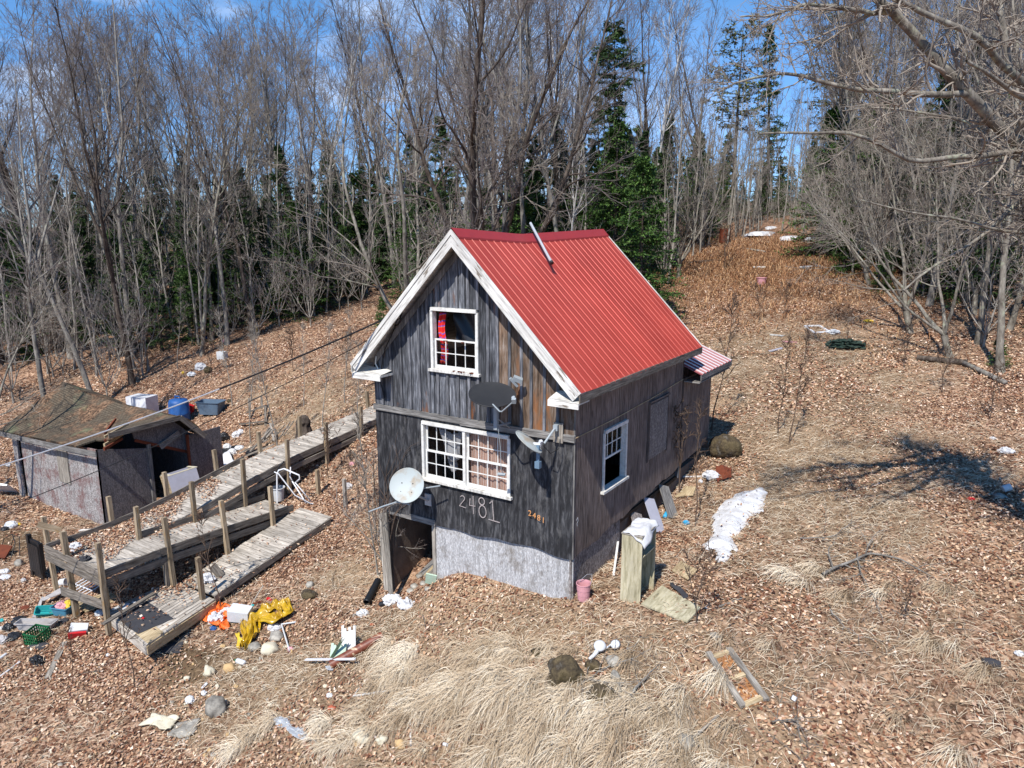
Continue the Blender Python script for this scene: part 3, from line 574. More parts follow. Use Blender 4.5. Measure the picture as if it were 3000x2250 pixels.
# ---- roof: two sagging planes of ribbed sheet metal
Y0, Y1 = -.347, LEN+.371; XE = W/2+.281
def sag(y, u):
    k = y-1.9; t = max(0, 1-abs(k)/(2.25 if k < 0 else 3.75)); return -(.115*(1-u)+.05*u)*t
prof = []; y = Y0; sp = .2285
while y < Y1:
    for dy, h in ((0, 0), (.08, 0), (.160, 0), (.168, .012), (.178, .012), (.186, 0)):
        if y+dy <= Y1: prof.append((y+dy, h))
    y += sp
prof.append((Y1, 0)); py = np.array(prof); NU = 10
for sgn, nm in ((1, 'right'), (-1, 'left')):
    mb = MB(); nrm = Vector((SL*sgn, 0, 1)).normalized()
    def rf(u, j, lift=0):
        yy, h = prof[j]; x = XE*u; z = RIDGE-SL*x+sag(yy, u)+.012*math.sin(yy*1.7+u*2)*u*.4
        return Vector((W/2+sgn*x, yy, z))+nrm*(h+lift)
    base = 0
    for j in range(len(prof)):
        for i in range(NU+1): mb.v.append(tuple(rf(i/NU, j))); mb.uv.append((i/NU*3.6, prof[j][0])); mb.r.append([.2, .7, .45, .9, .3, .6, .1][int((prof[j][0]-Y0)/.914) % 7])
    for j in range(len(prof)-1):
        for i in range(NU): a = j*(NU+1)+i; mb.f.append((a, a+1, a+NU+2, a+NU+1))
    rp_ = mb.build('roof_sheeting', M['roof'], house)
    # screws are part of the sheet's own mesh at this size; the boards beneath it:
    mb = MB()
    for u0 in np.arange(0, .999, .125):
        u1 = u0+.122
        for (a, b) in ((Y0+.02, 1.9), (1.904, Y1-.02)):
            P_ = [Vector((W/2+sgn*XE*u, yy, RIDGE-SL*XE*u+sag(yy, u)-.012)) for (u, yy) in ((u0, a), (u1, a), (u1, b), (u0, b))]
            Q_ = [p-Vector((0, 0, .05)) for p in P_]; mb.quad(P_, [(0, 0), (0, .2), (2, .2), (2, 0)]); mb.quad(Q_[::-1], [(0, 0), (0, .2), (2, .2), (2, 0)])
            for i in range(4): j = (i+1) % 4; mb.quad([Q_[i], Q_[j], P_[j], P_[i]], [(0, 0), (1, 0), (1, .05), (0, .05)])
    mb.build('roof_boards', M['trim'], house)
mb = MB()
for sgn in (1, -1):
    ys = list(np.linspace(Y0-.01, Y1+.01, 24))
    for a, b in zip(ys[:-1], ys[1:]):
        def c_(x, y, l): return Vector((W/2+sgn*x, y, RIDGE-SL*x+sag(y, 0)+l))
        mb.quad([c_(0, a, .045), c_(.14, a, .035), c_(.14, b, .035), c_(0, b, .045)], [(a, 0), (a, .14), (b, .14), (b, 0)], .5)
        mb.quad([c_(.14, a, .035), c_(.15, a, .008), c_(.15, b, .008), c_(.14, b, .035)], [(a, 0), (a, .14), (b, .14), (b, 0)], .5)
mb.build('ridge_cap', M['cap'], house)
for sgn in (1, -1):
    for yy, nm in ((Y0-.012, 'rake_board'), (Y1+.012, 'rake_board')):
        mb = MB(); d = Vector((sgn, 0, -SL)).normalized(); n_ = Vector((sgn*SL, 0, 1)).normalized(); top = Vector((W/2, yy, RIDGE))
        P0, P1 = top+Vector((0, 0, 0)), top+d*(XE*math.hypot(1, SL))
        def pl(o0, o1, y0, y1, r=.5):
            a = [P0+Vector((0, 0, -o0*math.hypot(1, SL))), P1-n_*o0, P1-n_*o1, P0+Vector((0, 0, -o1*math.hypot(1, SL)))]
            f_ = [Vector((p.x, y0, p.z)) for p in a]; g = [Vector((p.x, y1, p.z)) for p in a]; uv = [(0, 0), (3.7, 0), (3.7, .2), (0, .2)]
            mb.quad(f_, uv, r); mb.quad(g[::-1], uv, r)
            for i in range(4): j = (i+1) % 4; mb.quad([f_[i], f_[j], g[j], g[i]], [(0, 0), (3.7, 0), (3.7, .03), (0, .03)], r)
        s_ = -1 if yy < 0 else 1
        pl(-.012, .055, yy+s_*.022, yy-s_*.002); pl(.058, .20, yy+s_*.006, yy-s_*.016)
        mb.build(nm, M['trim'], house)
    # frieze against the wall
    mb = MB(); a = lambda x, dz: (x, RIDGE-SL*abs(x-W/2)+dz); xs = np.linspace(W/2+sgn*.02, W/2+sgn*2.25, 9)
    for x0, x1 in zip(xs[:-1], xs[1:]): slab(mb, FP, [a(x0, -.20), a(x1, -.20), a(x1, -.36), a(x0, -.36)], .026, .04, random.random())
    mb.build('frieze_board', M['belt'], house)
mb = MB(); mb.beam((W/2+XE-.012, Y0-.02, EAVE-.085), (W/2+XE-.012, Y1+.02, EAVE-.085), .024, .15, r=.4); mb.build('eave_board', M['joist'], house)
mb = MB(); mb.beam((W/2-XE+.012, Y0-.02, EAVE-.085), (W/2-XE+.012, Y1+.02, EAVE-.085), .024, .15, r=.4); mb.build('eave_board', M['trim'], house)
for x0, x1 in ((4.27, 4.85), (-.25, .50)):
    mb = MB(); mb.abox((x0, Y0, 3.70), (x1, .02, 3.745), 'x', .6)
    mb.abox((x0, Y0-.025, 3.63), (x1+.0, Y0-.002, 3.735), 'x', .6)
    P_ = [Vector(p) for p in ((x0, Y0, 3.75), (x1, Y0, 3.75), (x1, .0, 3.80), (x0, .0, 3.83))]; Q_ = [p-Vector((0, 0, .003)) for p in P_]
    mb.quad(P_, [(0, 0), (.6, 0), (.6, .35), (0, .35)]); mb.build('cornice_return', M['trim'], house)
# rear lean-to extension and its small striped roof
ext = MB(); EY0, EY1 = LEN+.03, 7.33
PR = lambda s, z, o: Vector((W+o, s, z)); strips(ext, PR, list(np.arange(EY0, EY1, .2))+[EY1], lambda s: 1.10+.05*(s-5.3), lambda s: 3.17, [], -.03, .004, tone=lambda s: .5+random.uniform(-.1, .1), gap=.004)
PB = lambda s, z, o: Vector((s, EY1+o, z)); strips(ext, PB, list(np.arange(1.5, W, .2))+[W], lambda s: 1.0, lambda s: 3.17+(W-s)*.4, [], -.03, .004); ext.build('extension_siding', M['t111'], house)
mb = MB(); rs = lin((0, 0, 0)); zt = lambda x: 3.30+(W+.42-x)*.40; pr = []; y = LEN+.0
while y < 7.62:
    for dy, h in ((0, 0), (.105, 0), (.12, .022), (.215, .022), (.228, 0)): pr.append((y+dy, h))
    y += .235
xs = np.linspace(1.4, W+.42, 8)
for part, mt in ((0, 'maroon'), (1, 'white')):
    b_ = MB()
    for (a, ha), (c_, hc) in zip(pr[:-1], pr[1:]):
        if (ha > .01 and hc > .01) != bool(part): continue
        for x0, x1 in zip(xs[:-1], xs[1:]): b_.quad([(x0, a, zt(x0)+ha), (x1, a, zt(x1)+ha), (x1, c_, zt(x1)+hc), (x0, c_, zt(x0)+hc)], [(0, 0), (1, 0), (1, 1), (0, 1)], .5)
    b_.build('extension_roof' if not part else 'roof_rib', plain('maroon_roof_metal', (142, 74, 78), .45, 0, .2) if not part else plain('pale_roof_rib', (226, 214, 214), .4, 0, .2), house)
mb = MB(); mb.beam((W+.41, LEN+.0, 3.235), (W+.41, 7.6, 3.235), .022, .12, r=.4); mb.beam((W+.41, 7.6, 3.24), (1.5, 7.6, 4.4), .022, .12, r=.4); mb.abox((W+.02, LEN+.02, 3.10), (W+.38, 7.58, 3.13), 'y', .4)
mb.build('extension_eave_board', M['belt'], house)
# metal flue pipe lying down the roof
fl = thing('stove_pipe', 'thin silver flue pipe lying down the red roof from the ridge', 'pipe', (2.33, 2.15, 6.5)); mb = MB()
p0, p1 = Vector((2.30, 2.28, 6.66)), Vector((3.04, 1.86, 5.90)); mb.tube([p0, p1], .028, n=10); mb.build('tube', M['galv'], fl, smooth=False)
mb = MB(); mb.tube([p1-(p1-p0).normalized()*.02, p1+(p1-p0).normalized()*.03], .042, n=10); mb.build('end_collar', M['black'], fl)
# ------------------------------------------------------------------ satellite dishes on the front wall
def V3(*a): return Vector(a)
def dish(t, c, n, R, mat, depth=.13, name='reflector'):
    n = Vector(n).normalized(); c = Vector(c); x = Vector((0, 0, 1)).cross(n).normalized(); y = n.cross(x); Mx = axes(c, x, y, n)
    mb = MB(); pr = [(R*k/10, depth*(k/10)**2-depth) for k in range(11)]+[(R*1.02, .004), (R*1.02, -.012)]+[(R*k/10, depth*(k/10)**2-depth-.014) for k in range(10, 0, -1)]+[(0.001, -depth-.014)]
    mb.lathe(Mx, pr, 44); return mb.build(name, mat, t, smooth=True), Mx
t = thing('satellite_dish', 'round off-white rust-stained satellite dish above the open cellar doorway', 'satellite dish', (1.2, -.2, 1.2), 'satellite dishes on the front wall')
_, Mx = dish(t, (1.30, -.60, 1.73), (.32, -.80, .50), .335, M['dishwhite'], .07)
mb = MB()
for a, b in ((.1, .05), (-.12, .05), (.1, -.12), (-.12, -.12)): mb.lathe(Mx @ Matrix.Translation((a, b, -.062)), [(.001, .012), (.012, .010), (.012, 0)], 8)
mb.build('bolt', M['black'], t)
mb = MB(); mb.tube([(1.38, -.62, 1.36), (1.15, -.72, 1.40), (.98, -.9, 1.34), (.72, -1.05, 1.22)], .017, .013, 8); mb.build('feed_arm', M['dishgrey'], t)
mb = MB(); mb.tube([(1.30, -.50, 1.70), (1.34, -.35, 1.45), (1.34, -.02, 1.25)], .024, n=8); mb.abox((1.26, -.03, 1.14), (1.42, .0, 1.38)); mb.build('wall_bracket', M['galv'], t)
mb = MB(); mb.tube([(1.42, -.42, 1.62), (1.88, -.30, 1.74)], .014, n=6); mb.build('stay_rod', M['dishgrey'], t)
t = thing('satellite_dish', 'wide black satellite dish lying tipped back under the attic window', 'satellite dish', (3.3, -.1, 3.1), 'satellite dishes on the front wall')
_, Mx = dish(t, (3.24, -.50, 3.73), (.22, -.24, .945), .405, M['dishblack'], .04)
mb = MB(); mb.abox((3.265, -.51, 3.10), (3.335, -.45, 3.62), 'z'); mb.build('mast', M['dishgrey'], t)
mb = MB(); mb.tube([(3.3, -.47, 3.16), (3.3, -.03, 3.12)], .02, n=6); mb.tube([(3.3, -.46, 3.3), (3.3, -.02, 3.02)], .012, n=6); mb.build('wall_bracket', M['galv'], t)
mb = MB(); mb.tube([(3.42, -.75, 3.62), (3.66, -.90, 3.56), (3.72, -.92, 3.57), (3.98, -.98, 3.78)], .013, n=6); mb.build('feed_arm', M['dishgrey'], t)
mb = MB(); mb.box(frame((4.0, -.99, 3.80), .4, .5), (.07, .05, .09)); mb.lathe(frame((3.97, -.95, 3.83), 0, .6), [(.001, .03), (.03, .03), (.035, -.03), (.001, -.03)], 10); mb.build('receiver', M['dishgrey'], t)
mb = MB(); mb.box(frame((3.58, -.22, 3.98), .5, .3, .4), (.16, .09, .08)); mb.box(frame((3.53, -.26, 3.93), .5, .3, .9), (.2, .05, .04)); mb.build('pivot_bracket', M['dishgrey'], t)
mb = MB(); mb.tube([(3.36, -.5, 3.12), (3.36, -.44, 2.8), (3.35, -.40, 2.35), (3.36, -.35, 2.28)], .007, n=5); mb.box(frame((3.33, -.36, 2.25), .3, .5), (.14, .05, .03)); mb.build('dangling_cable', M['dishgrey'], t)
t = thing('satellite_dish', 'small grey satellite dish drooping from the belt board near the house corner', 'satellite dish', (4.3, -.1, 2.9), 'satellite dishes on the front wall')
_, Mx = dish(t, (4.00, -.52, 3.00), (.54, .30, .77), .275, M['dishwhite'], -.045)
mb = MB(); mb.abox((4.22, -.075, 2.92), (4.40, -.05, 3.27), 'z'); mb.build('mount_board', M['oldgrey'], t)
mb = MB(); mb.tube([(4.31, -.08, 3.2), (4.30, -.20, 3.18), (4.24, -.42, 2.98)], .02, n=8); mb.box(frame((4.30, -.13, 3.2), .2), (.08, .09, .10)); mb.build('wall_bracket', M['dishgrey'], t)
mb = MB(); mb.box(frame((4.14, -.5, 2.96), .4, .5), (.14, .05, .06)); mb.box(frame((4.2, -.48, 3.0), 1.2, .5), (.05, .05, .1)); mb.build('pivot_bracket', M['white_plastic'], t)
mb = MB(); mb.abox((4.15, -.53, 2.64), (4.20, -.49, 2.96), 'z'); mb.abox((4.13, -.55, 2.56), (4.22, -.47, 2.68), 'z'); mb.build('feed_arm', plain('blue_grey_arm', (104, 128, 148), .5), t)
mb = MB(); mb.tube([(4.24, -.45, 2.95), (4.33, -.35, 2.8), (4.40, -.2, 2.86), (4.36, -.09, 3.0)], .008, n=5); mb.build('cable_loop', M['rubber'], t)
# service cables coming in from the left
def sagline(a, b, s, n=24): a, b = Vector(a), Vector(b); return [a.lerp(b, k/n)-Vector((0, 0, s*4*(k/n)*(1-k/n))) for k in range(n+1)]
A1 = V3(.75, -.2, 4.93)
t = thing('service_cable', 'silver and black power cable sagging in from the left to the gable', 'cable', tuple(A1)); mb = MB(); L1 = sagline(A1, at(-420, 1485, 13.5), .25); mb.tube(L1, .013, n=6); mb.build('cable', M['alu'], t)
mb = MB(); mb.tube(L1[:9], .0135+.003, n=6); q = Vector((.75, -.08, 4.93)); pts = []
for k in range(26): a = k*.5; pts.append(q+Vector((.16*math.cos(a)*(1-k/60)-.05+k*.004, -.04-.02*math.sin(a*1.3), .20*math.sin(a)*(1-k/60)-.1+k*.006)))
mb.tube(pts, .009, n=5); mb.tube([A1, (.72, -.05, 4.86), (.6, -.045, 4.6), (.35, -.045, 4.2), (.18, -.045, 3.6), (.3, -.045, 3.2)], .010, n=5); mb.build('black_loop', M['rubber'], t)
t = thing('phone_cable', 'thin black phone wire sagging in from the left below the power cable', 'cable', (.45, -.1, 4.6)); mb = MB(); mb.tube(sagline((.5, -.12, 4.62), at(-420, 1640, 13.5), .3), .008, n=5); mb.build('cable', M['rubber'], t)

# ------------------------------------------------------------------ long switchback ramp
ramp = thing('wooden_ramp', 'long weathered grey wooden switchback ramp with square posts left of the house', 'ramp', (-5.5, 0, -1.6))
def zU(y): return float(np.interp(y, [-3.4, -1.9, -.6, 1.05, 2.57, 4.2, 6.2, 9.5], [-.60, -.60, -.43, -.10, .18, .33, .56, .82]))
def zM(y): return float(np.interp(y, [-1.9, 1.62], [-.60, -.76]))
def zL(y): return float(np.interp(y, [-1.85, 1.75], [-1.47, -.80]))
def deckrun(x0, x1, y0, y1, zf, seed, skew=0, w_=.138):
    random.seed(seed); mb = MB(); y = y0
    while y < y1-.02:
        yc = y+w_/2; z = zf(yc); s = (zf(yc+.05)-zf(yc-.05))/.1; j = random.uniform(-.02, .02)
        M_ = Matrix.Translation(((x0+x1)/2+j, yc, z-.019+random.uniform(-.004, .004))) @ Matrix.Rotation(math.atan(s), 4, 'X') @ Matrix.Rotation(skew+random.uniform(-.012, .012), 4, 'Z')
        mb.box(M_, (x1-x0, w_-.012, .036)); y += w_
    return mb.build('decking', M['deck'], ramp)
deckrun(-7.1, -5.97, -1.9, 9.4, zU, 1); deckrun(-7.1, -4.8, -3.36, -1.9, lambda y: -.60, 2); deckrun(-5.93, -4.78, -1.88, 1.65, zM, 3); deckrun(-4.70, -3.50, -1.7, 1.78, zL, 4)
def rail(x, y0, y1, zf, dz, h, t_, mat, nm, seg=4, part=ramp):
    ys = np.linspace(y0, y1, seg+1); mb = MB(); r = random.random()
    for a, b in zip(ys[:-1], ys[1:]): mb.beam((x, a+.002, zf(a)+dz), (x, b-.002, zf(b)+dz), t_, h, r=r)
    mb.build(nm, M[mat], part)
flat = lambda z: (lambda y: z)
rail(-7.13, -3.4, 2.0, zU, .07, .16, .036, 'joist', 'curb_board', 5)
rail(-7.13, 2.0, 9.4, zU, -.11, .18, .036, 'joist', 'side_joist', 5)
rail(-5.955, -.2, 9.4, zU, -.08, .18, .036, 'joist', 'side_joist', 6); rail(-5.93, -.2, 9.4, zU, -.30, .15, .034, 'joist', 'side_joist', 6)
rail(-5.945, -1.85, 1.7, zM, .10, .14, .036, 'joist', 'curb_board', 3)
rail(-4.74, -3.38, 1.65, lambda y: zM(max(y, -1.9)), .035, .17, .04, 'joist', 'curb_board', 4); rail(-4.765, -3.38, 1.65, lambda y: zM(max(y, -1.9)), -.20, .17, .036, 'joist', 'side_joist', 4)
rail(-3.49, -1.7, 1.8, zL, -.085, .15, .036, 'joist', 'side_joist', 3); rail(-4.71, -1.7, 1.8, zL, -.085, .13, .03, 'joist', 'side_joist', 3)
for dz, h in ((.03, .16), (-.17, .17)):
    mb = MB(); mb.beam((-7.2, -3.40, -.60+dz), (-4.72, -3.40, -.62+dz), .036, h); mb.build('end_board', M['joist'], ramp)
mb = MB(); mb.beam((-6.4, -3.52, -1.35), (-4.75, -3.48, -1.22), .036, .2); mb.build('cross_board', M['joist'], ramp)
mb = MB(); mb.beam((-7.25, -3.46, .02), (-7.0, -3.1, -.2), .03, .14); mb.build('brace', M['post'], ramp)
# near platform
PF_ = [V3(-2.95, -3.62, -1.50), V3(-4.97, -3.33, -1.50), V3(-5.0, -1.72, -1.47), V3(-3.36, -1.78, -1.47)]
mb = MB(); random.seed(5); N = 15
for k in range(N):
    a0, a1 = k/N+.004, (k+1)/N-.004; q = [PF_[0].lerp(PF_[1], a0), PF_[0].lerp(PF_[1], a1), PF_[3].lerp(PF_[2], a1), PF_[3].lerp(PF_[2], a0)]; r = random.random(); ov = random.random()*5
    mb.quad(q, [(0, ov), (0, ov+.13), (1.7, ov+.13), (1.7, ov)], r); q2 = [p-V3(0, 0, .036) for p in q]; mb.quad(q2[::-1], [(0, 0), (0, .1), (1.7, .1), (1.7, 0)], r)
    for i in range(4): j = (i+1) % 4; mb.quad([q2[i], q2[j], q[j], q[i]], [(0, 0), (1, 0), (1, .03), (0, .03)], r)
mb.build('decking', M['deck'], ramp)
for i, mt in ((0, 'deck'), (3, 'plank')):
    a, b = PF_[i], PF_[(i+1) % 4]; mb = MB(); mb.beam(a+V3(0, 0, -.13), b+V3(0, 0, -.13), .04, .19, r=.7); mb.build('rim_board', M[mt], ramp)
mb = MB(); a, b = PF_[0].lerp(PF_[3], .03), PF_[0].lerp(PF_[3], .52); c_, d = PF_[1].lerp(PF_[2], .5), PF_[1].lerp(PF_[2], .04)
mb = MB(); q = [PF_[0]+V3(-.02, .04, .006), PF_[0]+V3(-.32, 1.25, .01), PF_[0]+V3(-.85, 1.3, .01), PF_[0]+V3(-.62, .12, .006)]; mb.quad(q, [(0, 0), (1.2, 0), (1.2, .5), (0, .5)], .9); mb.build('plywood_patch', M['plank'], ramp)
fe = []; random.seed(8); base = [(-.50, .10), (-1.55, .28), (-1.75, .75), (-1.62, 1.28), (-1.1, 1.52), (-.62, 1.34), (-.70, 1.0), (-.45, .95)]
mb = MB(); pts = []
for i, (a, b) in enumerate(base):
    c_, d = base[(i+1) % len(base)]
    for k in range(5): f = k/5; pts.append(PF_[0]+V3(a+(c_-a)*f+random.uniform(-.03, .03), b+(d-b)*f+random.uniform(-.03, .03), .014))
mb.quad(pts, [(p.x, p.y) for p in pts], .5); mb.build('felt_patch', M['felt'], ramp)
def atx(px, py, X): r = ray(px, py); return CP + r*((X-CP[0])/r[0])
def c1(a, b): return (.31646*a, 1100+.31646*b)
def c2(a, b): return (500+.31646*a, 1150+.31646*b)
def c3(a, b): return (.31646*a, 1500+.31646*b)
def c4(a, b): return (500+.31646*a, 1600+.31646*b)
def z1(a, b): return (1000+.5425*a, 620+.5425*b)
def z3(a, b): return (1000+.5425*a, 1300+.5425*b)
def z4(a, b): return (1800+.5425*a, 600+.5425*b)
def z5(a, b): return (1800+.5425*a, 1350+.5425*b)
def post(base, top, x=None, parent=ramp, s=.095, mat='post', sink=0):
    b = Vector(atx(*base, x)) if x is not None else G(*base)
    t_ = Vector(aty(*top, b.y)); mb = MB(); lo = b+(b-t_).normalized()*sink
    x_ = (t_-lo).normalized(); y_ = Vector((0, 1, 0)); y_ = (y_-x_*y_.dot(x_)).normalized(); mb.box(axes((lo+t_)/2, x_, y_, x_.cross(y_)), ((t_-lo).length, s, s))
    return mb.build('post', M[mat], parent)
post(c3(530, 765), c3(400, 45)); post(c3(712, 972), c3(580, 180), s=.11); post(c3(965, 770), c3(905, 285), -4.70, sink=.9); post(c3(1010, 1040), c3(955, 570), sink=.1)
post(c3(1600, 612), c3(1517, 50), -4.69, sink=.6); post(c2(523, 1440), c2(466, 1000), -4.68, sink=.6); post(c2(945, 1182), c2(920, 870), -4.68, sink=.3)
post(c3(1872, 775), c3(1832, 420), -3.62, sink=.5); post(c1(1290, 1535), c1(1258, 1215), -5.94, sink=.8)
post(c2(225, 1175), c2(190, 825), -5.92, sink=.8); post(c1(1550, 1140), c1(1520, 895), -7.16, sink=.8); post(c1(1040, 1385), c1(1003, 1120), -7.16, sink=.8)
post(c2(432, 775), c2(400, 530), -7.16, sink=.6); post(c2(690, 1035), c2(665, 615), -5.92, sink=.2); post(c2(838, 635), c2(812, 365), -7.16, sink=.4)
post(c2(1095, 865), c2(1075, 435), -5.92, sink=.2); post(c2(1205, 475), c2(1190, 220), -7.16, sink=.4); post(c2(1450, 735), c2(1435, 275), -5.92, sink=.2)
post(c2(1775, 540), c2(1757, 130), -5.92, sink=.2); post(c2(1830, 170), c2(1816, -10), -7.16, sink=.4)
for q in (((-5.75, -1.9), -.75), ((-5.95, 1.6), -.9)):
    pass
post(c3(1545, 590), c3(1535, 460), -4.8, s=.1, mat='joist', sink=.3)
t = thing('fence_post', 'short lone square post standing in the leaves beside the ramp end', 'post', G(*c2(1370, 945)), 'loose posts between ramp and house'); post(c2(1370, 945), c2(1355, 715), None, t, sink=.1)
t = thing('fence_post', 'thin grey post among the brush between ramp and house corner', 'post', G(*c2(1620, 1050)), 'loose posts between ramp and house'); post(c2(1620, 1050), c2(1605, 800), None, t, s=.08, mat='oldgrey', sink=.1)

# ------------------------------------------------------------------ collapsing shed
shed = thing('storage_shed', 'collapsing low shed with flaking red walls and leaf covered shingle roof', 'shed', (-13.4, 1.4, -2.0))
SP = lambda s, z, o: Vector((s, -.15-o, z)); EP = lambda s, z, o: Vector((-10.95+o, s, z)); SB = lambda s, z, o: Vector((s, 2.95+o, z)); SLf = lambda s, z, o: Vector((-16.15-o, s, z))
stop = lambda s: float(np.interp(s, [-16.2, -10.95], [.08, .33]))
mb = MB(); strips(mb, SP, [-15.62, -14.4, -13.3, -12.1, -10.95], lambda s: -2.25, stop, [], -.04, 0, tone=lambda s: .5); mb.build('front_wall', M['shed_red'], shed)
mb = MB(); strips(mb, SP, [-16.2, -15.86], lambda s: -2.2, stop, [], -.04, .01, tone=lambda s: .5); mb.build('front_wall', M['shed_red'], shed)
mb = MB(); strips(mb, EP, [-.15, 1.36], lambda s: -2.1, lambda s: .33-.22*(s+.15), [], -.03, 0, tone=lambda s: .5)
mb.build('end_wall', M['shed_grey'], shed)
mb = MB(); slab(mb, EP, [(1.0, .38), (2.9, -.52), (2.95, .02), (2.25, .70), (.95, .62)], -.03, .012, .5); mb.build('gable_panel', M['shed_grey'], shed)
mb = MB(); mb.abox((-10.97, 1.36, -2.0), (-10.9, 1.47, .12), 'z'); mb.build('door_post', M['belt'], shed)
mb = MB(); mb.beam((-10.93, 1.0, .34), (-10.93, 2.9, -.56), .04, .09); mb.build('header', M['rust'], shed)
mb = MB(); mb.beam((-10.88, 1.75, -.05), (-10.86, 2.42, .26), .03, .2, up=(0, -.3, 1)); mb.build('loose_board', M['belt'], shed)
mb = MB(); strips(mb, SB, [-16.15, -13.5, -10.95], lambda s: -2.0, lambda s: .1, [], -.04, 0); strips(mb, SLf, [-.15, 1.5, 2.95], lambda s: -2.2, lambda s: .1+.7*max(0, 1-abs(s-1.5)/1.5), [], -.04, 0); mb.build('rear_wall', M['shed_grey'], shed)
mb = MB(); mb.abox((-16.0, -.1, -2.15), (-11.0, 2.9, -2.0)); mb.build('floor', M['inner'], shed)
mb = MB(); strips(mb, SP, [-13.28, -12.64], lambda s: -1.05, lambda s: .12, [], .004, .03, tone=lambda s: .5); mb.build('boarded_window', M['oldgrey'], shed)
def froof(u, v):
    e0, e1, r0, r1 = V3(-16.35, -.42, .17), V3(-10.45, -.42, .46), V3(-15.9, 1.5, 1.5), V3(-10.5, 2.2, .86)
    p = e0.lerp(e1, u).lerp(r0.lerp(r1, u), v); p.z += -.20*math.sin(u*math.pi)*v*(1.2-u)-.28*math.sin(u*3.1)*math.sin(v*3.14)*.7+.04*math.sin(u*19)*math.sin(v*9)
    p.z += .30*max(0, u-.8)/.2*max(0, min(1, v*3))*(1-v)*1.0; return p
mb = MB(); NUu, NVv = 36, 14
for j in range(NVv):
    for i in range(NUu):
        u0, u1, v0, v1 = i/NUu, (i+1)/NUu, j/NVv, (j+1)/NVv
        if u1 > .86 and v1 < .26 and (u1-.86)*2+(.26-v1) > .04: continue
        mb.quad([froof(u0, v0), froof(u1, v0), froof(u1, v1), froof(u0, v1)], [(u*5.9, v*2.3) for u, v in ((u0, v0), (u1, v0), (u1, v1), (u0, v1))], .5)
mb.build('roof', M['shingle'], shed, solid=.05)
def broof(u, v):
    r0, r1, e0, e1 = V3(-15.9, 1.5, 1.5), V3(-10.5, 2.2, .86), V3(-16.2, 3.4, .25), V3(-10.4, 3.02, .05)
    p = r0.lerp(r1, u).lerp(e0.lerp(e1, u), v); p.z += -.20*math.sin(u*math.pi)*(1-v)*(1.2-u)+.18*math.sin(v*3.1)*(.5+.5*math.sin(u*8)); return p
mb = MB(); mb.grid(broof, 24, 8, .5, 5.8, 1.8); mb.build('roof', M['shingle'], shed, solid=.05)
mb = MB(); mb.beam((-16.4, -.45, .09), (-13.4, -.45, .20), .03, .15); mb.beam((-13.398, -.45, .20), (-10.35, -.46, .37), .03, .15); mb.build('eave_board', M['belt'], shed)
mb = MB(); mb.beam((-10.42, -.02, .80), (-10.42, 2.22, .86), .04, .15); mb.build('rake_board', M['joist'], shed); mb = MB(); mb.beam((-10.42, 2.22, .86), (-10.40, 3.02, .06), .04, .16); mb.build('rake_board', M['joist'], shed)
random.seed(3)
for k in range(5):
    mb = MB(); a = V3(-10.5-.2*k, -.15+.12*k, .42+.06*k); mb.beam(a, a+V3(random.uniform(-.5, .3), random.uniform(.5, .9), random.uniform(-.05, .35)), .05, .09, taper=.7); mb.build('broken_rafter', M['plank'] if k % 2 else M['rust'], shed)
mb = MB(); slab(mb, lambda s, z, o: Vector((-10.80+o, s, z)), [(2.68, -1.75), (3.86, -1.70), (3.84, .16), (2.62, .12)], -.02, .02, .5); sd = mb.build('open_door', M['shed_grey'], shed)
mb = MB(); mb.abox((-10.84, 2.60, -1.6), (-10.76, 2.665, .16), 'z'); mb.build('door_edge', M['rust'], sd)
# ------------------------------------------------------------------ trees: grown branch by branch with numpy, then copied
def nrmz(a): return a/np.maximum(np.linalg.norm(a, axis=-1, keepdims=True), 1e-9)
def grow(rg, P, R, n, ang, lf, K, wig, trop, rr, t0=.15, t1=1.0, rmin=.003, tip=.3, flat=0, dirs=None):
    """children of every branch in P (N,K0,3): n each"""
    N, K0, _ = P.shape; idx = np.repeat(np.arange(N), n); m = len(idx)
    t = rg.uniform(t0, t1, m) if n > 1 else rg.uniform(t0, t1, m); f = t*(K0-1); i = np.minimum(f.astype(int), K0-2); fr = (f-i)[:, None]
    a, b = P[idx, i], P[idx, i+1]; pos = a+(b-a)*fr; tan = nrmz(b-a); r = R[idx, i]*(1-fr[:, 0])+R[idx, i+1]*fr[:, 0]
    q = rg.normal(size=(m, 3)); 
    if flat: q[:, 2] *= (1-flat)
    pn = nrmz(q-tan*np.sum(q*tan, 1)[:, None]); al = rg.uniform(ang[0], ang[1], m)[:, None]
    d = nrmz(tan*np.cos(al)+pn*np.sin(al)); plen = np.linalg.norm(P[:, 1:]-P[:, :-1], axis=-1).sum(1)[idx]
    Ln = lf(plen, t)*rg.uniform(.65, 1.15, m); out = np.empty((m, K, 3)); out[:, 0] = pos; st = Ln/(K-1)
    for k in range(1, K):
        d = nrmz(d+rg.normal(size=(m, 3))*wig+np.array([0, 0, trop])); out[:, k] = out[:, k-1]+d*st[:, None]
    r0 = np.maximum(np.minimum(r*.85, r*rr), rmin); Rn = r0[:, None]*np.linspace(1, tip, K)[None]; return out, np.maximum(Rn, rmin*.6)
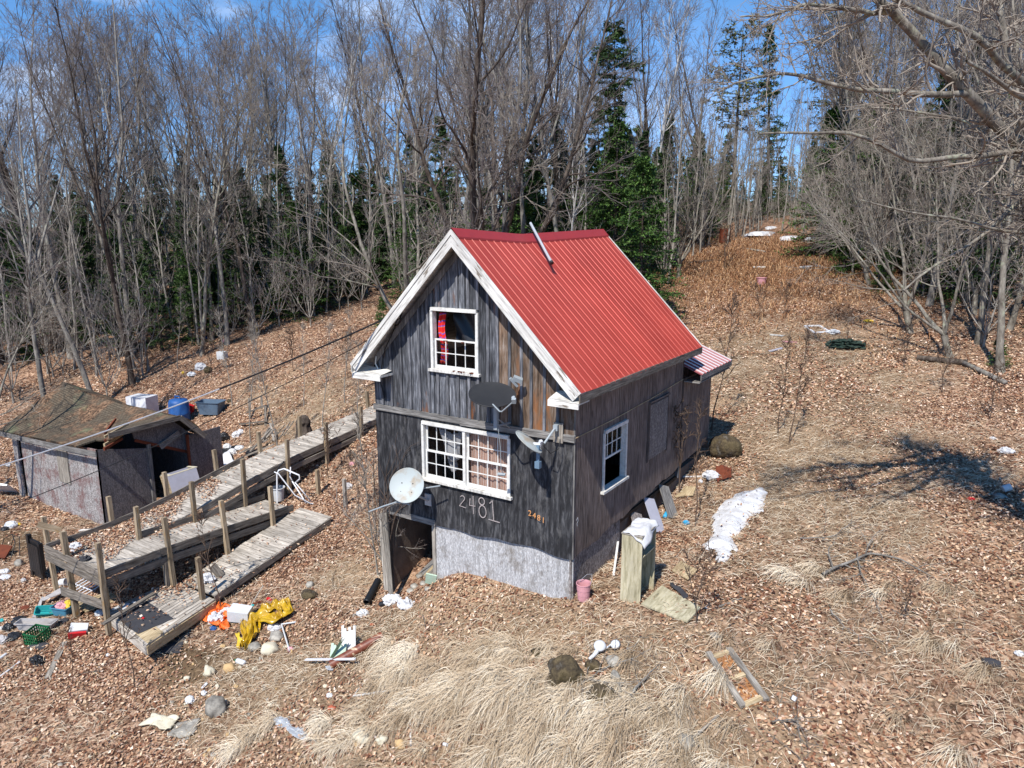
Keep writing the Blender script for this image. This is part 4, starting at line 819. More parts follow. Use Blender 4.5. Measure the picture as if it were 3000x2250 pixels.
def tubes(P, R, S):
    N, K, _ = P.shape; T = np.empty_like(P); T[:, 1:-1] = P[:, 2:]-P[:, :-2]; T[:, 0] = P[:, 1]-P[:, 0]; T[:, -1] = P[:, -1]-P[:, -2]; T = nrmz(T)
    ax = np.where(np.abs(T[:, :1, 2:3]) > .8, np.array([1., 0, 0]), np.array([0, 0, 1.])); B = nrmz(np.cross(T, np.broadcast_to(ax, T.shape))); C = np.cross(T, B)
    a = 2*np.pi*np.arange(S)/S; V = P[:, :, None]+R[:, :, None, None]*(B[:, :, None]*np.cos(a)[:, None]+C[:, :, None]*np.sin(a)[:, None])
    base = (np.arange(N)*K*S)[:, None, None]+(np.arange(K-1)*S)[None, :, None]; k = np.arange(S)[None, None]; k2 = (k+1) % S
    F = np.stack([base+k, base+k2, base+k2+S, base+k+S], -1).reshape(-1, 4); return V.reshape(-1, 3), F
def join(parts):
    V = []; F = []; o = 0
    for v, f in parts: V.append(v); F.append(f+o); o += len(v)
    return np.concatenate(V), np.concatenate(F)
def stem(rg, H_, r, K=16, lean=(0, 0), wig=.05, base=(0, 0, 0), trop=.12, tip=.12, dirv=None, flare=1.35):
    d = np.array([lean[0], lean[1], 1.]) if dirv is None else np.array(dirv, float); d = d/np.linalg.norm(d); p = [np.array(base, float)]
    for k in range(K-1): d = d+rg.normal(size=3)*wig+np.array([0, 0, trop*wig*4]); d /= np.linalg.norm(d); p.append(p[-1]+d*H_/(K-1))
    t = np.linspace(0, 1, K); R = r*(1-(1-tip)*t**.9); R[0] *= flare; return np.array(p)[None], R[None]
def cat(*a): return np.concatenate([x[0] for x in a]), np.concatenate([x[1] for x in a])
TREES = {}
def proto(name, wood_parts, crown_parts, barkmat, twigmat):
    v, f = join(wood_parts); a = fast_mesh(name+'_trunk', v, f, mats=[barkmat], smooth=True)
    b = None
    if crown_parts: v, f = join(crown_parts); b = fast_mesh(name+'_crown', v, f, mats=[twigmat])
    TREES[name] = (a, b)
def decid(name, seed, H_=14, r=.11, forks=0, lean=(0, 0), n1=24, n2=5, n3=4, n4=2, spread=(.4, .85), l1=.24, barkmat='bark', twigmat='twig', t0=.3, trop=.06, wig=.05, tw=.0042):
    rg = np.random.default_rng(seed); S0 = stem(rg, H_, r, 18, lean, wig)
    stems = [S0]
    for k in range(forks):
        i = rg.integers(4, 10); p = S0[0][0, i]; a = rg.uniform(0, 6.28); s = stem(rg, H_*(1-i/18)*rg.uniform(.85, 1.05), S0[1][0, i]*.75, 14, base=p, dirv=(math.cos(a)*.45, math.sin(a)*.45, 1), wig=wig, flare=1); stems.append(s)
    l1f = lambda L, t: H_*l1*(1.12-.75*t)
    B1 = []
    for s in stems: B1.append(grow(rg, s[0], s[1], n1, spread, l1f, 9, .10, trop, .5, t0, .98, .012, .25))
    B1 = cat(*B1); B2 = grow(rg, *B1, n2, (.4, .95), lambda L, t: L*.55*(1.1-.6*t), 6, .13, trop, .55, .15, 1, .008, .4)
    B3 = grow(rg, *B2, n3, (.4, .9), lambda L, t: L*.6*(1.1-.5*t), 5, .16, trop*.8, .6, .1, 1, tw, .6)
    B4 = grow(rg, *B3, n4, (.3, .8), lambda L, t: np.maximum(L*.55, .12), 3, .15, .05, .7, .2, 1, tw*.85, .8)
    proto(name, [tubes(s[0], s[1], 9) for s in stems]+[tubes(*B1, 5)], [tubes(*B2, 4), tubes(*B3, 3), tubes(*B4, 3)], M[barkmat], M[twigmat])
decid('maple_a', 1, 14.5, .125, 1, (.05, 0), 22); decid('maple_b', 2, 15.5, .12, 2, (-.06, .03), 18, t0=.35); decid('maple_c', 3, 13.5, .105, 0, (.08, .05), 28, t0=.3)
decid('maple_d', 4, 16, .13, 2, (.02, -.05), 18, barkmat='bark_dark', t0=.3, trop=.09); decid('maple_e', 5, 12.5, .10, 1, (-.1, 0), 20, barkmat='bark_lichen', twigmat='twig_light', t0=.25)
decid('birch', 6, 15, .10, 1, (.07, .02), 20, barkmat='birch', t0=.4, wig=.035); decid('pole_a', 7, 11, .065, 0, (.06, 0), 18, 4, 3, 2, l1=.15, barkmat='bark_pole', t0=.2, wig=.03)
decid('pole_b', 8, 12.5, .075, 0, (-.04, .05), 16, 4, 3, 2, l1=.15, barkmat='bark_pole', t0=.3, wig=.03)
def spread_tree(name, seed, H_, r, nst, ang, barkmat, twigmat, n1=15, n2=6, n3=4, n4=3, l1=.3, base_h=0, tw=.0045):
    rg = np.random.default_rng(seed); st = []
    tr = stem(rg, max(base_h, .6), r*1.5, 5, wig=.02, tip=.9); top = tr[0][0, -1]; a0 = rg.uniform(0, 6.28)
    for k in range(nst):
        a = a0+k*6.28/nst+rg.uniform(-.3, .3); q = rg.uniform(*ang); s = stem(rg, H_*rg.uniform(.8, 1), r*rg.uniform(.65, 1), 18, base=top, dirv=(math.cos(a)*q, math.sin(a)*q, 1), wig=.07, trop=.3, flare=1.1); st.append(s)
    B1 = cat(*[grow(rg, s[0], s[1], n1, (.5, 1.1), lambda L, t: H_*l1*(1.1-.7*t), 10, .13, .05, .5, .18, .98, .014, .25) for s in st])
    B2 = grow(rg, *B1, n2, (.4, 1), lambda L, t: L*.5*(1.1-.5*t), 7, .15, .04, .55, .15, 1, .009, .4); B3 = grow(rg, *B2, n3, (.4, 1), lambda L, t: L*.55, 5, .17, .04, .6, .1, 1, tw, .6)
    B4 = grow(rg, *B3, n4, (.3, .9), lambda L, t: np.maximum(L*.5, .1), 3, .15, .04, .7, .2, 1, tw*.85, .8)
    proto(name, [tubes(*tr, 10)]+[tubes(s[0], s[1], 9) for s in st]+[tubes(*B1, 6)], [tubes(*B2, 4), tubes(*B3, 3), tubes(*B4, 3)], M[barkmat], M[twigmat])
spread_tree('big_maple', 21, 15.5, .21, 5, (.25, .6), 'bark_dark', 'twig', base_h=1.0)
spread_tree('wide_tree', 22, 11, .10, 4, (.5, 1.0), 'bark_lichen', 'twig_light', 13, 5, 4, 2, base_h=1.2)
spread_tree('thicket', 23, 4.6, .03, 8, (.3, 1.1), 'bark_pole', 'twig', 6, 3, 3, 1, l1=.36, base_h=.1, tw=.004)
# conifers
def conifer(name, seed, H_, W_, mat, n=None, droop=-.10, t0=.06, barkmat='bark_dark', leafsz=(.12, .028), density=1.0, prof=None, gap=0.0):
    rg = np.random.default_rng(seed); S = stem(rg, H_, .012*H_+.03, 14, wig=.012, tip=.06); n = n or int(H_*13*density)
    prof = prof or (lambda t: (1-t)**.85)
    B1 = grow(rg, *S, n, (1.35, 1.75), lambda L, t: W_*prof(t)+.12, 8, .05, droop*.25, .25, t0, .995, .006, .3)
    B1[0][:, 4:, 2] += np.linspace(0, .06, 4)[None]*W_*.6
    B2 = grow(rg, *B1, 11, (.7, 1.1), lambda L, t: L*.40*(1.15-.8*t)+.06, 4, .06, -.02, .5, .12, .98, .003, .5, flat=.92)
    if gap: k = rg.random(len(B2[0])) > gap; B2 = (B2[0][k], B2[1][k])
    q = np.concatenate([B2[0][:, i:i+2] for i in range(3)]); extra = B1[0][:, -3:-1]; q = np.concatenate([q, extra]); q = np.repeat(q, 3, 0); m = len(q)
    a, b = q[:, 0], q[:, 1]; c = a+(b-a)*rg.uniform(0, 1, (m, 1)); d = nrmz((b-a)+rg.normal(size=(m, 3))*.06); nn = nrmz(np.cross(d, np.array([0, 0, 1.]))*1.0+rg.normal(size=(m, 3))*.35)
    sg = rg.choice([-1, 1], m)[:, None]; d2 = nrmz(d+nn*sg*rg.uniform(.2, 1.0, (m, 1))+np.array([0, 0, -.08])); l = leafsz[0]*rg.uniform(.7, 1.5, (m, 1)); w_ = leafsz[1]*rg.uniform(.8, 1.4, (m, 1)); sdv = nrmz(np.cross(d2, rg.normal(size=(m, 3))*.5+np.array([0, 0, 1.])))
    v = np.stack([c, c+d2*l*.5+sdv*w_, c+d2*l, c+d2*l*.5-sdv*w_], 1).reshape(-1, 3); f = np.arange(m*4).reshape(-1, 4)
    rv = np.clip(np.repeat(rg.beta(2, 2, m), 4), 0, 1); vw, fw = join([tubes(*S, 8), tubes(B1[0][:, ::2], B1[1][:, ::2], 3)])
    TREES[name] = (fast_mesh(name+'_trunk', vw, fw, mats=[M[barkmat]], smooth=True), fast_mesh(name+'_crown', v, f, rnd=rv, mats=[M[mat]]))
conifer('spruce_a', 31, 12, 1.9, 'needle'); conifer('spruce_b', 32, 9, 1.7, 'needle', t0=.12, leafsz=(.15, .035)); conifer('fir', 33, 5.5, 1.45, 'needle_bright', droop=-.02, density=1.5)
conifer('hemlock', 34, 8.5, 2.6, 'needle_bright', droop=-.06, density=1.7, prof=lambda t: (1-t)**.7, leafsz=(.13, .03), t0=.03)
conifer('column_spruce', 35, 15.5, 1.25, 'needle', density=1.1, prof=lambda t: .35+.9*np.exp(-((t-.86)/.07)**2)*.9+.8*(1-t)**3, t0=.25, leafsz=(.14, .034))
conifer('pine', 36, 14, 2.3, 'needle_olive', t0=.45, density=.5, prof=lambda t: .45+.8*np.sin(np.clip((t-.4)/.6, 0, 1)*3.14), leafsz=(.2, .04), gap=.25, droop=.05)
conifer('young_fir', 37, 3.0, 1.0, 'needle_bright', droop=-.02, density=2.0, leafsz=(.09, .022))
_used = set()
def tree(kind, name, x, y, rz, s, label, cat, group=None, sz=None, tilt=(0, 0), dz=-.12, crown=True):
    a, b = TREES[kind]; z = Hs(x, y)+dz
    Mx = Matrix.Translation((x, y, z)) @ Matrix.Rotation(tilt[0], 4, 'X') @ Matrix.Rotation(tilt[1], 4, 'Y') @ Matrix.Rotation(rz, 4, 'Z') @ Matrix.Diagonal((s, s, sz or s, 1))
    t = bpy.data.objects.new(name, None); place(t, None, Mx); tag(t, label, cat, group)
    for nm, me in (('trunk', a), ('crown', b)):
        if me is None or (nm == 'crown' and not crown): continue
        o = bpy.data.objects.new(nm, me); COL.objects.link(o); o.parent = t
    return t
def dpos(px, d):
    """ground point under photo column px at distance d"""
    r = ray(px, 700); k = d/1.0; return CP[0]+r[0]*k, CP[1]+r[1]*k
# individually placed trees
bx, by = dpos(1425, 27); tree('big_maple', 'maple_tree', bx, by, 2.1, 1.0, 'great dark bare maple with several splayed stems right behind the roof ridge', 'tree')
bx, by = dpos(1215, 26); tree('wide_tree', 'bare_tree', bx, by, .6, 1.15, 'bare tree with low crooked boughs behind the left slope of the gable', 'tree')
bx, by = dpos(1625, 36); tree('birch', 'birch_tree', bx, by, 1.0, 1.05, 'white barked birch rising above the right end of the roof ridge', 'tree')
bx, by = dpos(1655, 31); tree('birch', 'birch_tree', bx, by, 3.0, .62, 'thin white birch leaning right behind the ridge cap', 'tree', tilt=(0, .32))
bx, by = dpos(1905, 40); tree('birch', 'birch_tree', bx, by, 4.0, .95, 'pale forked birch between the column shaped spruce and the clearing', 'tree', tilt=(0, .1))
bx, by = dpos(1792, 33); tree('column_spruce', 'spruce_tree', bx, by, 0, .78, 'tall narrow column shaped dark spruce behind the roof', 'tree')
bx, by = dpos(1880, 28); tree('hemlock', 'hemlock_tree', bx, by, 1, .80, 'broad bright green hemlock touching the rear end of the red roof', 'tree')
bx, by = dpos(1800, 31); tree('hemlock', 'hemlock_tree', bx, by, 3, .95, 'full green hemlock at the foot of the column shaped spruce', 'tree')
bx, by = dpos(1690, 34); tree('hemlock', 'hemlock_tree', bx, by, 5, .75, 'darker hemlock showing over the middle of the ridge', 'tree')
bx, by = dpos(2238, 58); tree('spruce_a', 'spruce_tree', bx, by, 1, 1.05, 'pointed dark spruce standing alone against the blue sky above the clearing', 'tree', sz=1.18)
bx, by = dpos(2140, 62); tree('pine', 'pine_tree', bx, by, 2, 1.08, 'tall thin crowned pine left of the pointed spruce', 'tree')
bx, by = dpos(2415, 55); tree('pine', 'pine_tree', bx, by, 5, 1.04, 'olive brown topped pine right of the pointed spruce', 'tree')
for px, d, s, kd, lb in ((2420, 37, .86, 'hemlock', 'low sweeping fir at the far right corner of the clearing'), (2480, 33, .62, 'fir', 'bushy green fir at the right edge of the brown ferns'), (2600, 29.5, .38, 'fir', 'small bright fir at the forest edge behind the yellow scrap'),
                    (2560, 36, .9, 'hemlock', 'tall dense hemlock behind the low fir right of the clearing'), (2690, 33, .8, 'spruce_b', 'dark spruce behind the bare boughs on the right'), (2860, 30, .95, 'hemlock', 'dark hemlock between the pale trunks on the right'),
                    (2975, 21, .22, 'fir', 'tiny fir by the pale trunk at the right border'), (1115, 35, .5, 'young_fir', 'small green fir on the leaves left of the gable'), (380, 43, .7, 'fir', 'mid green fir behind the dark curved trunk on the left')):
    bx, by = dpos(px, d); tree(kd, 'fir_tree' if 'fir' in lb else ('hemlock_tree' if 'hemlock' in lb else 'spruce_tree'), bx, by, px*.01, s, lb, 'tree')
for px, d, s, kd, rz, tl, lb in ((342, 32.3, 1.0, 'maple_d', .3, (0, 0), 'dark curved trunk maple behind the collapsing shed'), (215, 30, 1.02, 'maple_b', 2, (0, -.06), 'slim forked grey maple at the far left behind the shed'), (560, 35, 1.08, 'maple_e', 4, (0, .03), 'pale barked tall maple left of the blue tote'),
                    (720, 37, 1.0, 'maple_d', 5, (0, .0), 'dark twin stemmed maple in the middle of the left wood'), (640, 36, 1.0, 'maple_a', 1, (0, 0), 'straight grey maple above the grey tote'), (900, 40, 1.0, 'maple_b', 3.2, (0, 0), 'tall grey maple with ascending forks left of the gable'),
                    (80, 26, .95, 'maple_a', 4, (0, -.05), 'leaning grey maple at the left border of the wood'), (2905, 22.8, 1.05, 'maple_e', 1.2, (0, 0), 'thick pale grey trunk at the right edge of the clearing'), (2745, 27, .95, 'maple_b', 2.6, (0, 0), 'second pale trunk left of the thick one on the right'),
                    (2985, 20.6, 1.1, 'maple_e', 5, (0, -.02), 'pale trunk cut by the right border'), (2560, 30.5, .7, 'wide_tree', 1, (0, -.25), 'low leaning bare tree arching over the right side of the clearing'), (2700, 24.5, .75, 'wide_tree', 3, (0, -.3), 'bare crooked tree leaning into the clearing on the right'),
                    (2830, 22, .7, 'wide_tree', 4.4, (.1, -.35), 'tangled bare tree drooping over the field at the right'), (1990, 36, .7, 'wide_tree', 2, (0, .1), 'bare spreading tree at the left side of the clearing'), (2060, 44, .8, 'wide_tree', 5, (0, 0), 'bare tree behind the rusty barrel in the clearing')):
    bx, by = dpos(px, d); tree(kd, 'bare_tree', bx, by, rz, s, lb, 'tree', tilt=tl)
# forest behind: every tree its own object
def openland(x, y):
    """the clearing, yard and slope where no tree of the wood stands"""
    p = np.array([x, y, 0])-CP; d = float(p@np.array([FW[0], FW[1], 0]))/float(FW[0]**2+FW[1]**2)**.5*1.0; px = 1500+FPX*float(p@RT)/max(d, .1)
    lim = float(np.interp(px, [-900, 0, 340, 600, 860, 1000, 1150, 1350, 1500, 1700, 1850, 1950, 2000, 2250, 2360, 2440, 2600, 2750, 2950, 3100, 3600], [30, 34, 33, 36.5, 38.6, 41, 42, 29, 29, 31, 32, 35, 41, 48, 45, 36, 31, 27, 23, 22, 20]))
    return d < lim, px, d, lim
rg = np.random.default_rng(99); spots = []; cnt = {}
ZN = ['at the far left of the wood', 'in the left wood', 'behind the house roof', 'around the end of the clearing', 'right of the clearing']
LB0 = {'maple': 'bare grey maple', 'pole': 'thin bare young pole tree', 'conifer': 'dark green conifer', 'birch': 'white stemmed birch', 'thicket': 'tangle of bare grey brush'}
GR0 = {'maple': 'bare maples', 'pole': 'pole trees', 'conifer': 'conifers', 'birch': 'birches', 'thicket': 'brush'}
LB = {'maple': 'slender bare grey maple among many alike in the wood behind the yard', 'pole': 'thin bare young pole tree standing in the dense wood', 'conifer': 'dark green understory conifer deep in the wood', 'birch': 'white stemmed birch scattered in the wood', 'thicket': 'tangle of bare grey brush at the foot of the wood'}
GR = {'maple': 'bare maples of the wood', 'pole': 'pole trees of the wood', 'conifer': 'conifers of the wood', 'birch': 'birches of the wood', 'thicket': 'brush along the wood'}
tries = 0
while len(spots) < 500 and tries < 60000:
    tries += 1; px = rg.uniform(-350, 3350); d = 26+rg.random()**1.15*56
    x, y = dpos(px, d); op, px_, d_, lim = openland(x, y)
    if op or d > lim+34: continue
    e = d-lim
    if 2060 < px < 2380 and (d < 68 or rg.random() < .5): continue
    if 1740 < px < 1850 and d < 40: continue
    zn = 0 if px < 700 else 1 if px < 1150 else 2 if px < 1850 else 3 if px < 2350 else 4; ed = e_ = d-lim < 4
    k = rg.random()
    if e < 3.5: kind = 'maple' if k < .42 else 'pole' if k < .72 else 'conifer' if k < .80 else 'thicket'
    else: kind = 'maple' if k < .27 else 'pole' if k < .50 else 'conifer' if k < .93 else 'birch' if k < .96 else 'thicket'
    mind = {'maple': 1.5, 'pole': .8, 'conifer': 1.7, 'birch': 2, 'thicket': 1.8}[kind]
    if any((x-a)**2+(y-b)**2 < mind**2 for a, b, q in spots if q == kind): continue
    if cnt.get(kind, 0) > {'maple': 115, 'pole': 130}.get(kind, 235): continue
    spots.append((x, y, kind)); cnt[kind] = cnt.get(kind, 0)+1; rz = rg.uniform(0, 6.28); s = rg.uniform(.82, 1.12)
    tl = (rg.normal()*.05, rg.normal()*.06); LB[kind] = LB0[kind]+(' in the front row ' if ed else ' deep ')+ZN[zn]; GR[kind] = GR0[kind]+(' in the front row ' if ed else ' deep ')+ZN[zn]
    if kind == 'maple': tree(rg.choice(['maple_a', 'maple_b', 'maple_c', 'maple_d', 'maple_e']), 'bare_tree', x, y, rz, s*(1.16 if px < 1500 else 1.0 if px < 1700 or px > 2450 else .86), LB[kind], 'tree', GR[kind], tilt=tl)
    elif kind == 'pole': tree(rg.choice(['pole_a', 'pole_b']), 'pole_tree', x, y, rz, s, LB[kind], 'tree', GR[kind], tilt=tl)
    elif kind == 'birch': tree('birch', 'birch_tree', x, y, rz, s*.95, LB[kind], 'tree', GR[kind], tilt=tl)
    elif kind == 'thicket': tree('thicket', 'brush', x, y, rz, s, LB[kind], 'shrub', GR[kind])
    else:
        kk = rg.choice(['spruce_b', 'fir', 'hemlock', 'spruce_a']); big = {'spruce_b': .75, 'fir': 1.15, 'hemlock': .72, 'spruce_a': .66}[kk]
        tree(kk, 'conifer_tree', x, y, rz, s*big*rg.uniform(.8, 1.2), LB[kind], 'tree', GR[kind], tilt=(tl[0]*.3, tl[1]*.3))

rg = np.random.default_rng(123)
def extra(n, kinds, pxr, er, lbl, grp, cat_='tree', nm='conifer_tree', sc=(.6, 1.0), md=1.3):
    k = 0; tr_ = 0
    while k < n and tr_ < 4000:
        tr_ += 1; px = rg.uniform(*pxr); lim = float(np.interp(px, [-900, 0, 340, 600, 860, 1000, 1150, 1350, 1500, 1700, 1850, 1950, 2000, 2250, 2360, 2440, 2600, 2750, 2950, 3100, 3600], [30, 34, 33, 36.5, 38.6, 41, 42, 29, 29, 31, 32, 35, 41, 48, 45, 36, 31, 27, 23, 22, 20])); d = lim+rg.uniform(*er); x, y = dpos(px, d)
        if any((x-a)**2+(y-b)**2 < md**2 for a, b, q in spots if q == nm): continue
        spots.append((x, y, nm)); kd = rg.choice(kinds); s = rg.uniform(*sc)
        tree(kd, nm, x, y, rg.uniform(0, 6.28), s, lbl, cat_, grp); k += 1
extra(52, ['spruce_b', 'spruce_a', 'hemlock', 'fir'], (380, 1330), (1.0, 10), 'dark conifer low among the trunks just inside the left wood', 'dark conifers just inside the left wood', sc=(.42, .82))
extra(14, ['spruce_b', 'hemlock'], (-200, 380), (2, 10), 'dark conifer low among the trunks beyond the shed', 'dark conifers beyond the shed', sc=(.4, .75))
extra(22, ['spruce_b', 'hemlock', 'fir'], (2420, 3150), (1.0, 10), 'dark conifer behind the bare boughs at the right', 'dark conifers behind the right boughs', sc=(.45, .8))
extra(14, ['spruce_b', 'hemlock', 'spruce_a'], (1330, 2050), (2, 12), 'dark conifer behind the house roof', 'dark conifers behind the roof', sc=(.5, .8))
extra(60, ['pole_a', 'pole_b'], (1930, 2420), (-1, 9), 'thin pale pole tree closing the far end of the clearing', 'pole trees closing the clearing', nm='pole_tree', sc=(.5, .8), md=.7)
extra(12, ['thicket'], (1900, 2420), (0, 9), 'bare brush closing the far end of the clearing', 'brush closing the clearing', 'shrub', 'brush', (.5, .8), 1.2)

extra(70, ['pole_a', 'pole_b'], (-200, 1420), (-.5, 9), 'thin pale trunked pole tree in the front rows of the left wood', 'pole trees of the front rows', nm='pole_tree', sc=(.7, 1.05), md=.7)
extra(20, ['thicket'], (-250, 1300), (-3.5, 3), 'bare brush along the lower edge of the left wood', 'brush at the edge of the left wood', 'shrub', 'brush', (.6, 1.1), 1.6)
extra(12, ['thicket'], (2500, 3200), (-1.5, 4), 'bare brush along the edge of the right wood', 'brush at the edge of the right wood', 'shrub', 'brush', (.7, 1.2), 1.3)
extra(30, ['maple_a', 'maple_b', 'maple_c', 'maple_e'], (-300, 1800), (1, 16), 'tall bare grey maple filling the middle rows of the wood', 'bare maples of the middle rows', nm='bare_tree', sc=(1.0, 1.25), md=1.2)
extra(22, ['maple_a', 'maple_c', 'maple_e', 'maple_b'], (2400, 3250), (1, 14), 'tall bare grey maple of the right wood', 'bare maples of the right wood', nm='bare_tree', sc=(.8, 1.05), md=1.2)
extra(6, ['wide_tree'], (2550, 3150), (0, 4), 'low crooked bare tree tangled at the right edge of the field', 'crooked bare trees right of the field', nm='bare_tree', sc=(.6, .85), md=1.2)

extra(20, ['hemlock', 'fir', 'spruce_b'], (2060, 2400), (6, 16), 'low dark conifer beyond the snow at the end of the clearing', 'low conifers beyond the clearing', sc=(.35, .6), md=1.5)
# ------------------------------------------------------------------ the big maple whose trunk stands just outside the right border
def polyP(pts, r0, r1, K, seed=0, jit=.0):
    pts = [np.array(p, float) for p in pts]; d = np.cumsum([0]+[np.linalg.norm(b-a) for a, b in zip(pts[:-1], pts[1:])]); t = np.linspace(0, d[-1], K); A = np.array(pts)
    rg_ = np.random.default_rng(seed); P_ = np.stack([np.interp(t, d, A[:, i]) for i in range(3)], -1); P_[1:-1] += rg_.normal(size=(K-2, 3))*jit
    Q = P_.copy(); Q[1:-1] = (P_[:-2]+2*P_[1:-1]+P_[2:])/4; return Q[None], np.linspace(r0, r1, K)[None]
def P8(a, b, d): return at(1800+.5425*a, .5425*b, d*.88)
TB = np.array([12.75, 1.9, Hs(12.75, 1.9)-.2]); fk = TB+np.array([-.1, .3, 2.6]); fk2 = TB+np.array([-.3, .2, 4.6])
limbs = [polyP([TB, fk, fk2, TB+np.array([.1, .4, 8]), TB+np.array([.6, .2, 12])], .30, .06, 24, 1, .04),
 polyP([fk2, P8(2330, 900, 13.2), P8(2180, 775, 12.6), P8(2040, 660, 12.2), P8(1900, 500, 11.9), P8(1800, 390, 11.7), P8(1680, 250, 11.5), P8(1560, 110, 11.3), P8(1400, -10, 11.1), P8(1290, -160, 11)], .145, .05, 30, 2, .025),
 polyP([P8(1905, 510, 11.9), P8(1700, 505, 11.6), P8(1500, 505, 11.4), P8(1180, 460, 11.3), P8(960, 392, 11.2), P8(850, 385, 11.1), P8(700, 440, 11), P8(560, 500, 10.9)], .05, .010, 30, 3, .02),
 polyP([fk2, P8(2260, 800, 12.8), P8(2050, 830, 12.3), P8(1850, 850, 12), P8(1700, 870, 11.8), P8(1560, 865, 11.6), P8(1450, 770, 11.5), P8(1240, 712, 11.3), P8(1000, 712, 11.2), P8(780, 722, 11.1)], .085, .012, 34, 4, .02),
 polyP([fk, P8(2320, 960, 13.5), P8(2212, 1060, 13.1), P8(2060, 1225, 12.8), P8(1900, 1330, 12.6), P8(1780, 1400, 12.5), P8(1650, 1490, 12.4), P8(1560, 1570, 12.3)], .075, .014, 26, 5, .02),
 polyP([P8(1520, 60, 11.3), P8(1400, 70, 11.2), P8(1250, 45, 11), P8(1100, 28, 10.9), P8(1000, 40, 10.9), P8(900, 70, 10.8), P8(800, 98, 10.8), P8(680, 90, 10.8)], .04, .010, 24, 6, .02),
 polyP([P8(900, 70, 10.8), P8(860, 140, 10.8), P8(835, 215, 10.7)], .016, .006, 8, 7, .01),
 polyP([fk2, P8(2300, 520, 12.6), P8(2120, 360, 12), P8(1990, 250, 11.6), P8(1850, 150, 11.3), P8(1640, 60, 11), P8(1480, -40, 10.8)], .10, .03, 26, 8, .03),
 polyP([P8(2130, 370, 12), P8(2110, 220, 11.9), P8(2080, 80, 11.8), P8(2120, -80, 11.8)], .06, .03, 12, 9, .03),
 polyP([fk2, P8(2330, 560, 11.5), P8(2200, 540, 10.8), P8(2080, 440, 10.4), P8(2010, 380, 10.2), P8(1900, 330, 10)], .07, .02, 18, 10, .02),
 polyP([fk, P8(2350, 1250, 13), P8(2200, 1260, 12.7), P8(2040, 1240, 12.4), P8(1880, 1180, 12.2), P8(1640, 1170, 12), P8(1500, 1130, 11.9), P8(1330, 1080, 11.8)], .05, .01, 22, 11, .02),
 polyP([fk2, P8(2280, 900, 13), P8(2100, 830, 13.2), P8(1900, 640, 13.4), P8(1700, 600, 13.5), P8(1450, 590, 13.6), P8(1230, 600, 13.7)], .05, .01, 22, 12, .03),
 polyP([fk2, TB+np.array([1.4, 1.2, 7]), TB+np.array([2.6, 2.2, 9.5])], .12, .03, 12, 13, .05), polyP([fk2, TB+np.array([.4, -1.6, 6.6]), TB+np.array([.2, -3.2, 8.6])], .12, .03, 12, 14, .05),
 polyP([fk, TB+np.array([-1.6, .2, 5.2]), TB+np.array([-3.2, .3, 6.0]), TB+np.array([-4.8, .6, 7.2])], .0, .0, 4, 15, .0)][:-1]
rg = np.random.default_rng(5); B1l = []
for i, (Pl, Rl) in enumerate(limbs):
    n = 5 if Pl.shape[1] < 10 else 6 if i == 0 or i > 12 else 19
    B1l.append(grow(rg, Pl, Rl, n, (.5, 1.15), lambda L, t: .55+1.2*(1-t)*rg.uniform(.4, 1), 9, .15, .03, .5, .12, .99, .0058, .35))
B1 = cat(*B1l); B2 = grow(rg, *B1, 6, (.4, 1.1), lambda L, t: L*.5, 6, .2, .02, .6, .1, 1, .0036, .5); B3 = grow(rg, *B2, 4, (.4, 1.1), lambda L, t: np.maximum(L*.5, .1), 5, .22, .02, .7, .1, 1, .0025, .7)
bm_ = thing('maple_tree', 'huge lichened maple whose crooked limbs reach in over the field from the right border', 'tree', tuple(TB))
for nm, prt, mt in (('trunk', [tubes(*limbs[0], 12)], 'bark_lichen'),)+tuple(('limb', [tubes(*l, 9)], 'bark_lichen') for l in limbs[1:])+(('twigs', [tubes(*B1, 5), tubes(*B2, 4), tubes(*B3, 3)], 'twig_light'),):
    v, f = join(prt); place(bpy.data.objects.new(nm, fast_mesh(nm, v-TB, f, mats=[M[mt]], smooth=nm != 'twigs')), bm_, Matrix.Translation(Vector(TB)))

# ------------------------------------------------------------------ leaf litter, straw, ferns and fallen twigs
SNOW = [z5(*q) for q in ((655, 175), (700, 155), (790, 148), (835, 165), (815, 205), (800, 240), (790, 270), (745, 295), (715, 320), (700, 365), (670, 395), (625, 405), (640, 440), (665, 465), (650, 490), (620, 490), (610, 540), (575, 550), (560, 525), (580, 510), (550, 480), (500, 480), (478, 455), (515, 430), (545, 395), (540, 320), (570, 285), (590, 240), (620, 210))]
SNP = Gs(SNOW)[:, :2]
def inpoly(x, y, poly):
    c = np.zeros(x.shape, bool); n = len(poly)
    for i in range(n):
        (x0, y0), (x1, y1) = poly[i], poly[(i+1) % n]; k = ((y0 > y) != (y1 > y)) & (x < (x1-x0)*(y-y0)/(y1-y0+1e-12)+x0); c ^= k
    return c
def inview(x, y, m=120):
    D = (x-CP[0])*FW[0]/.9794+(y-CP[1])*FW[1]/.9794; s = (x-CP[0])*RT[0]+(y-CP[1])*RT[1]; return D, (np.abs(s) < (1500+m)/FPX*D*1.06+.5)
def free(x, y):
    h = (x > -.02) & (x < 4.56) & (y > 0) & (y < 7.3); s = (x > -16.1) & (x < -10.9) & (y > -.1) & (y < 3); return ~(h | s | inpoly(x, y, SNP))
def scatter(seed, n, pf, box=(-27, 15.5, -9, 36)):
    g = np.random.default_rng(seed); x = g.uniform(box[0], box[1], n); y = g.uniform(box[2], box[3], n); D, v = inview(x, y); k = v & (D > 6.5) & (g.random(n) < pf(x, y, D)); x, y, D = x[k], y[k], D[k]; k = free(x, y); return g, x[k], y[k], D[k]
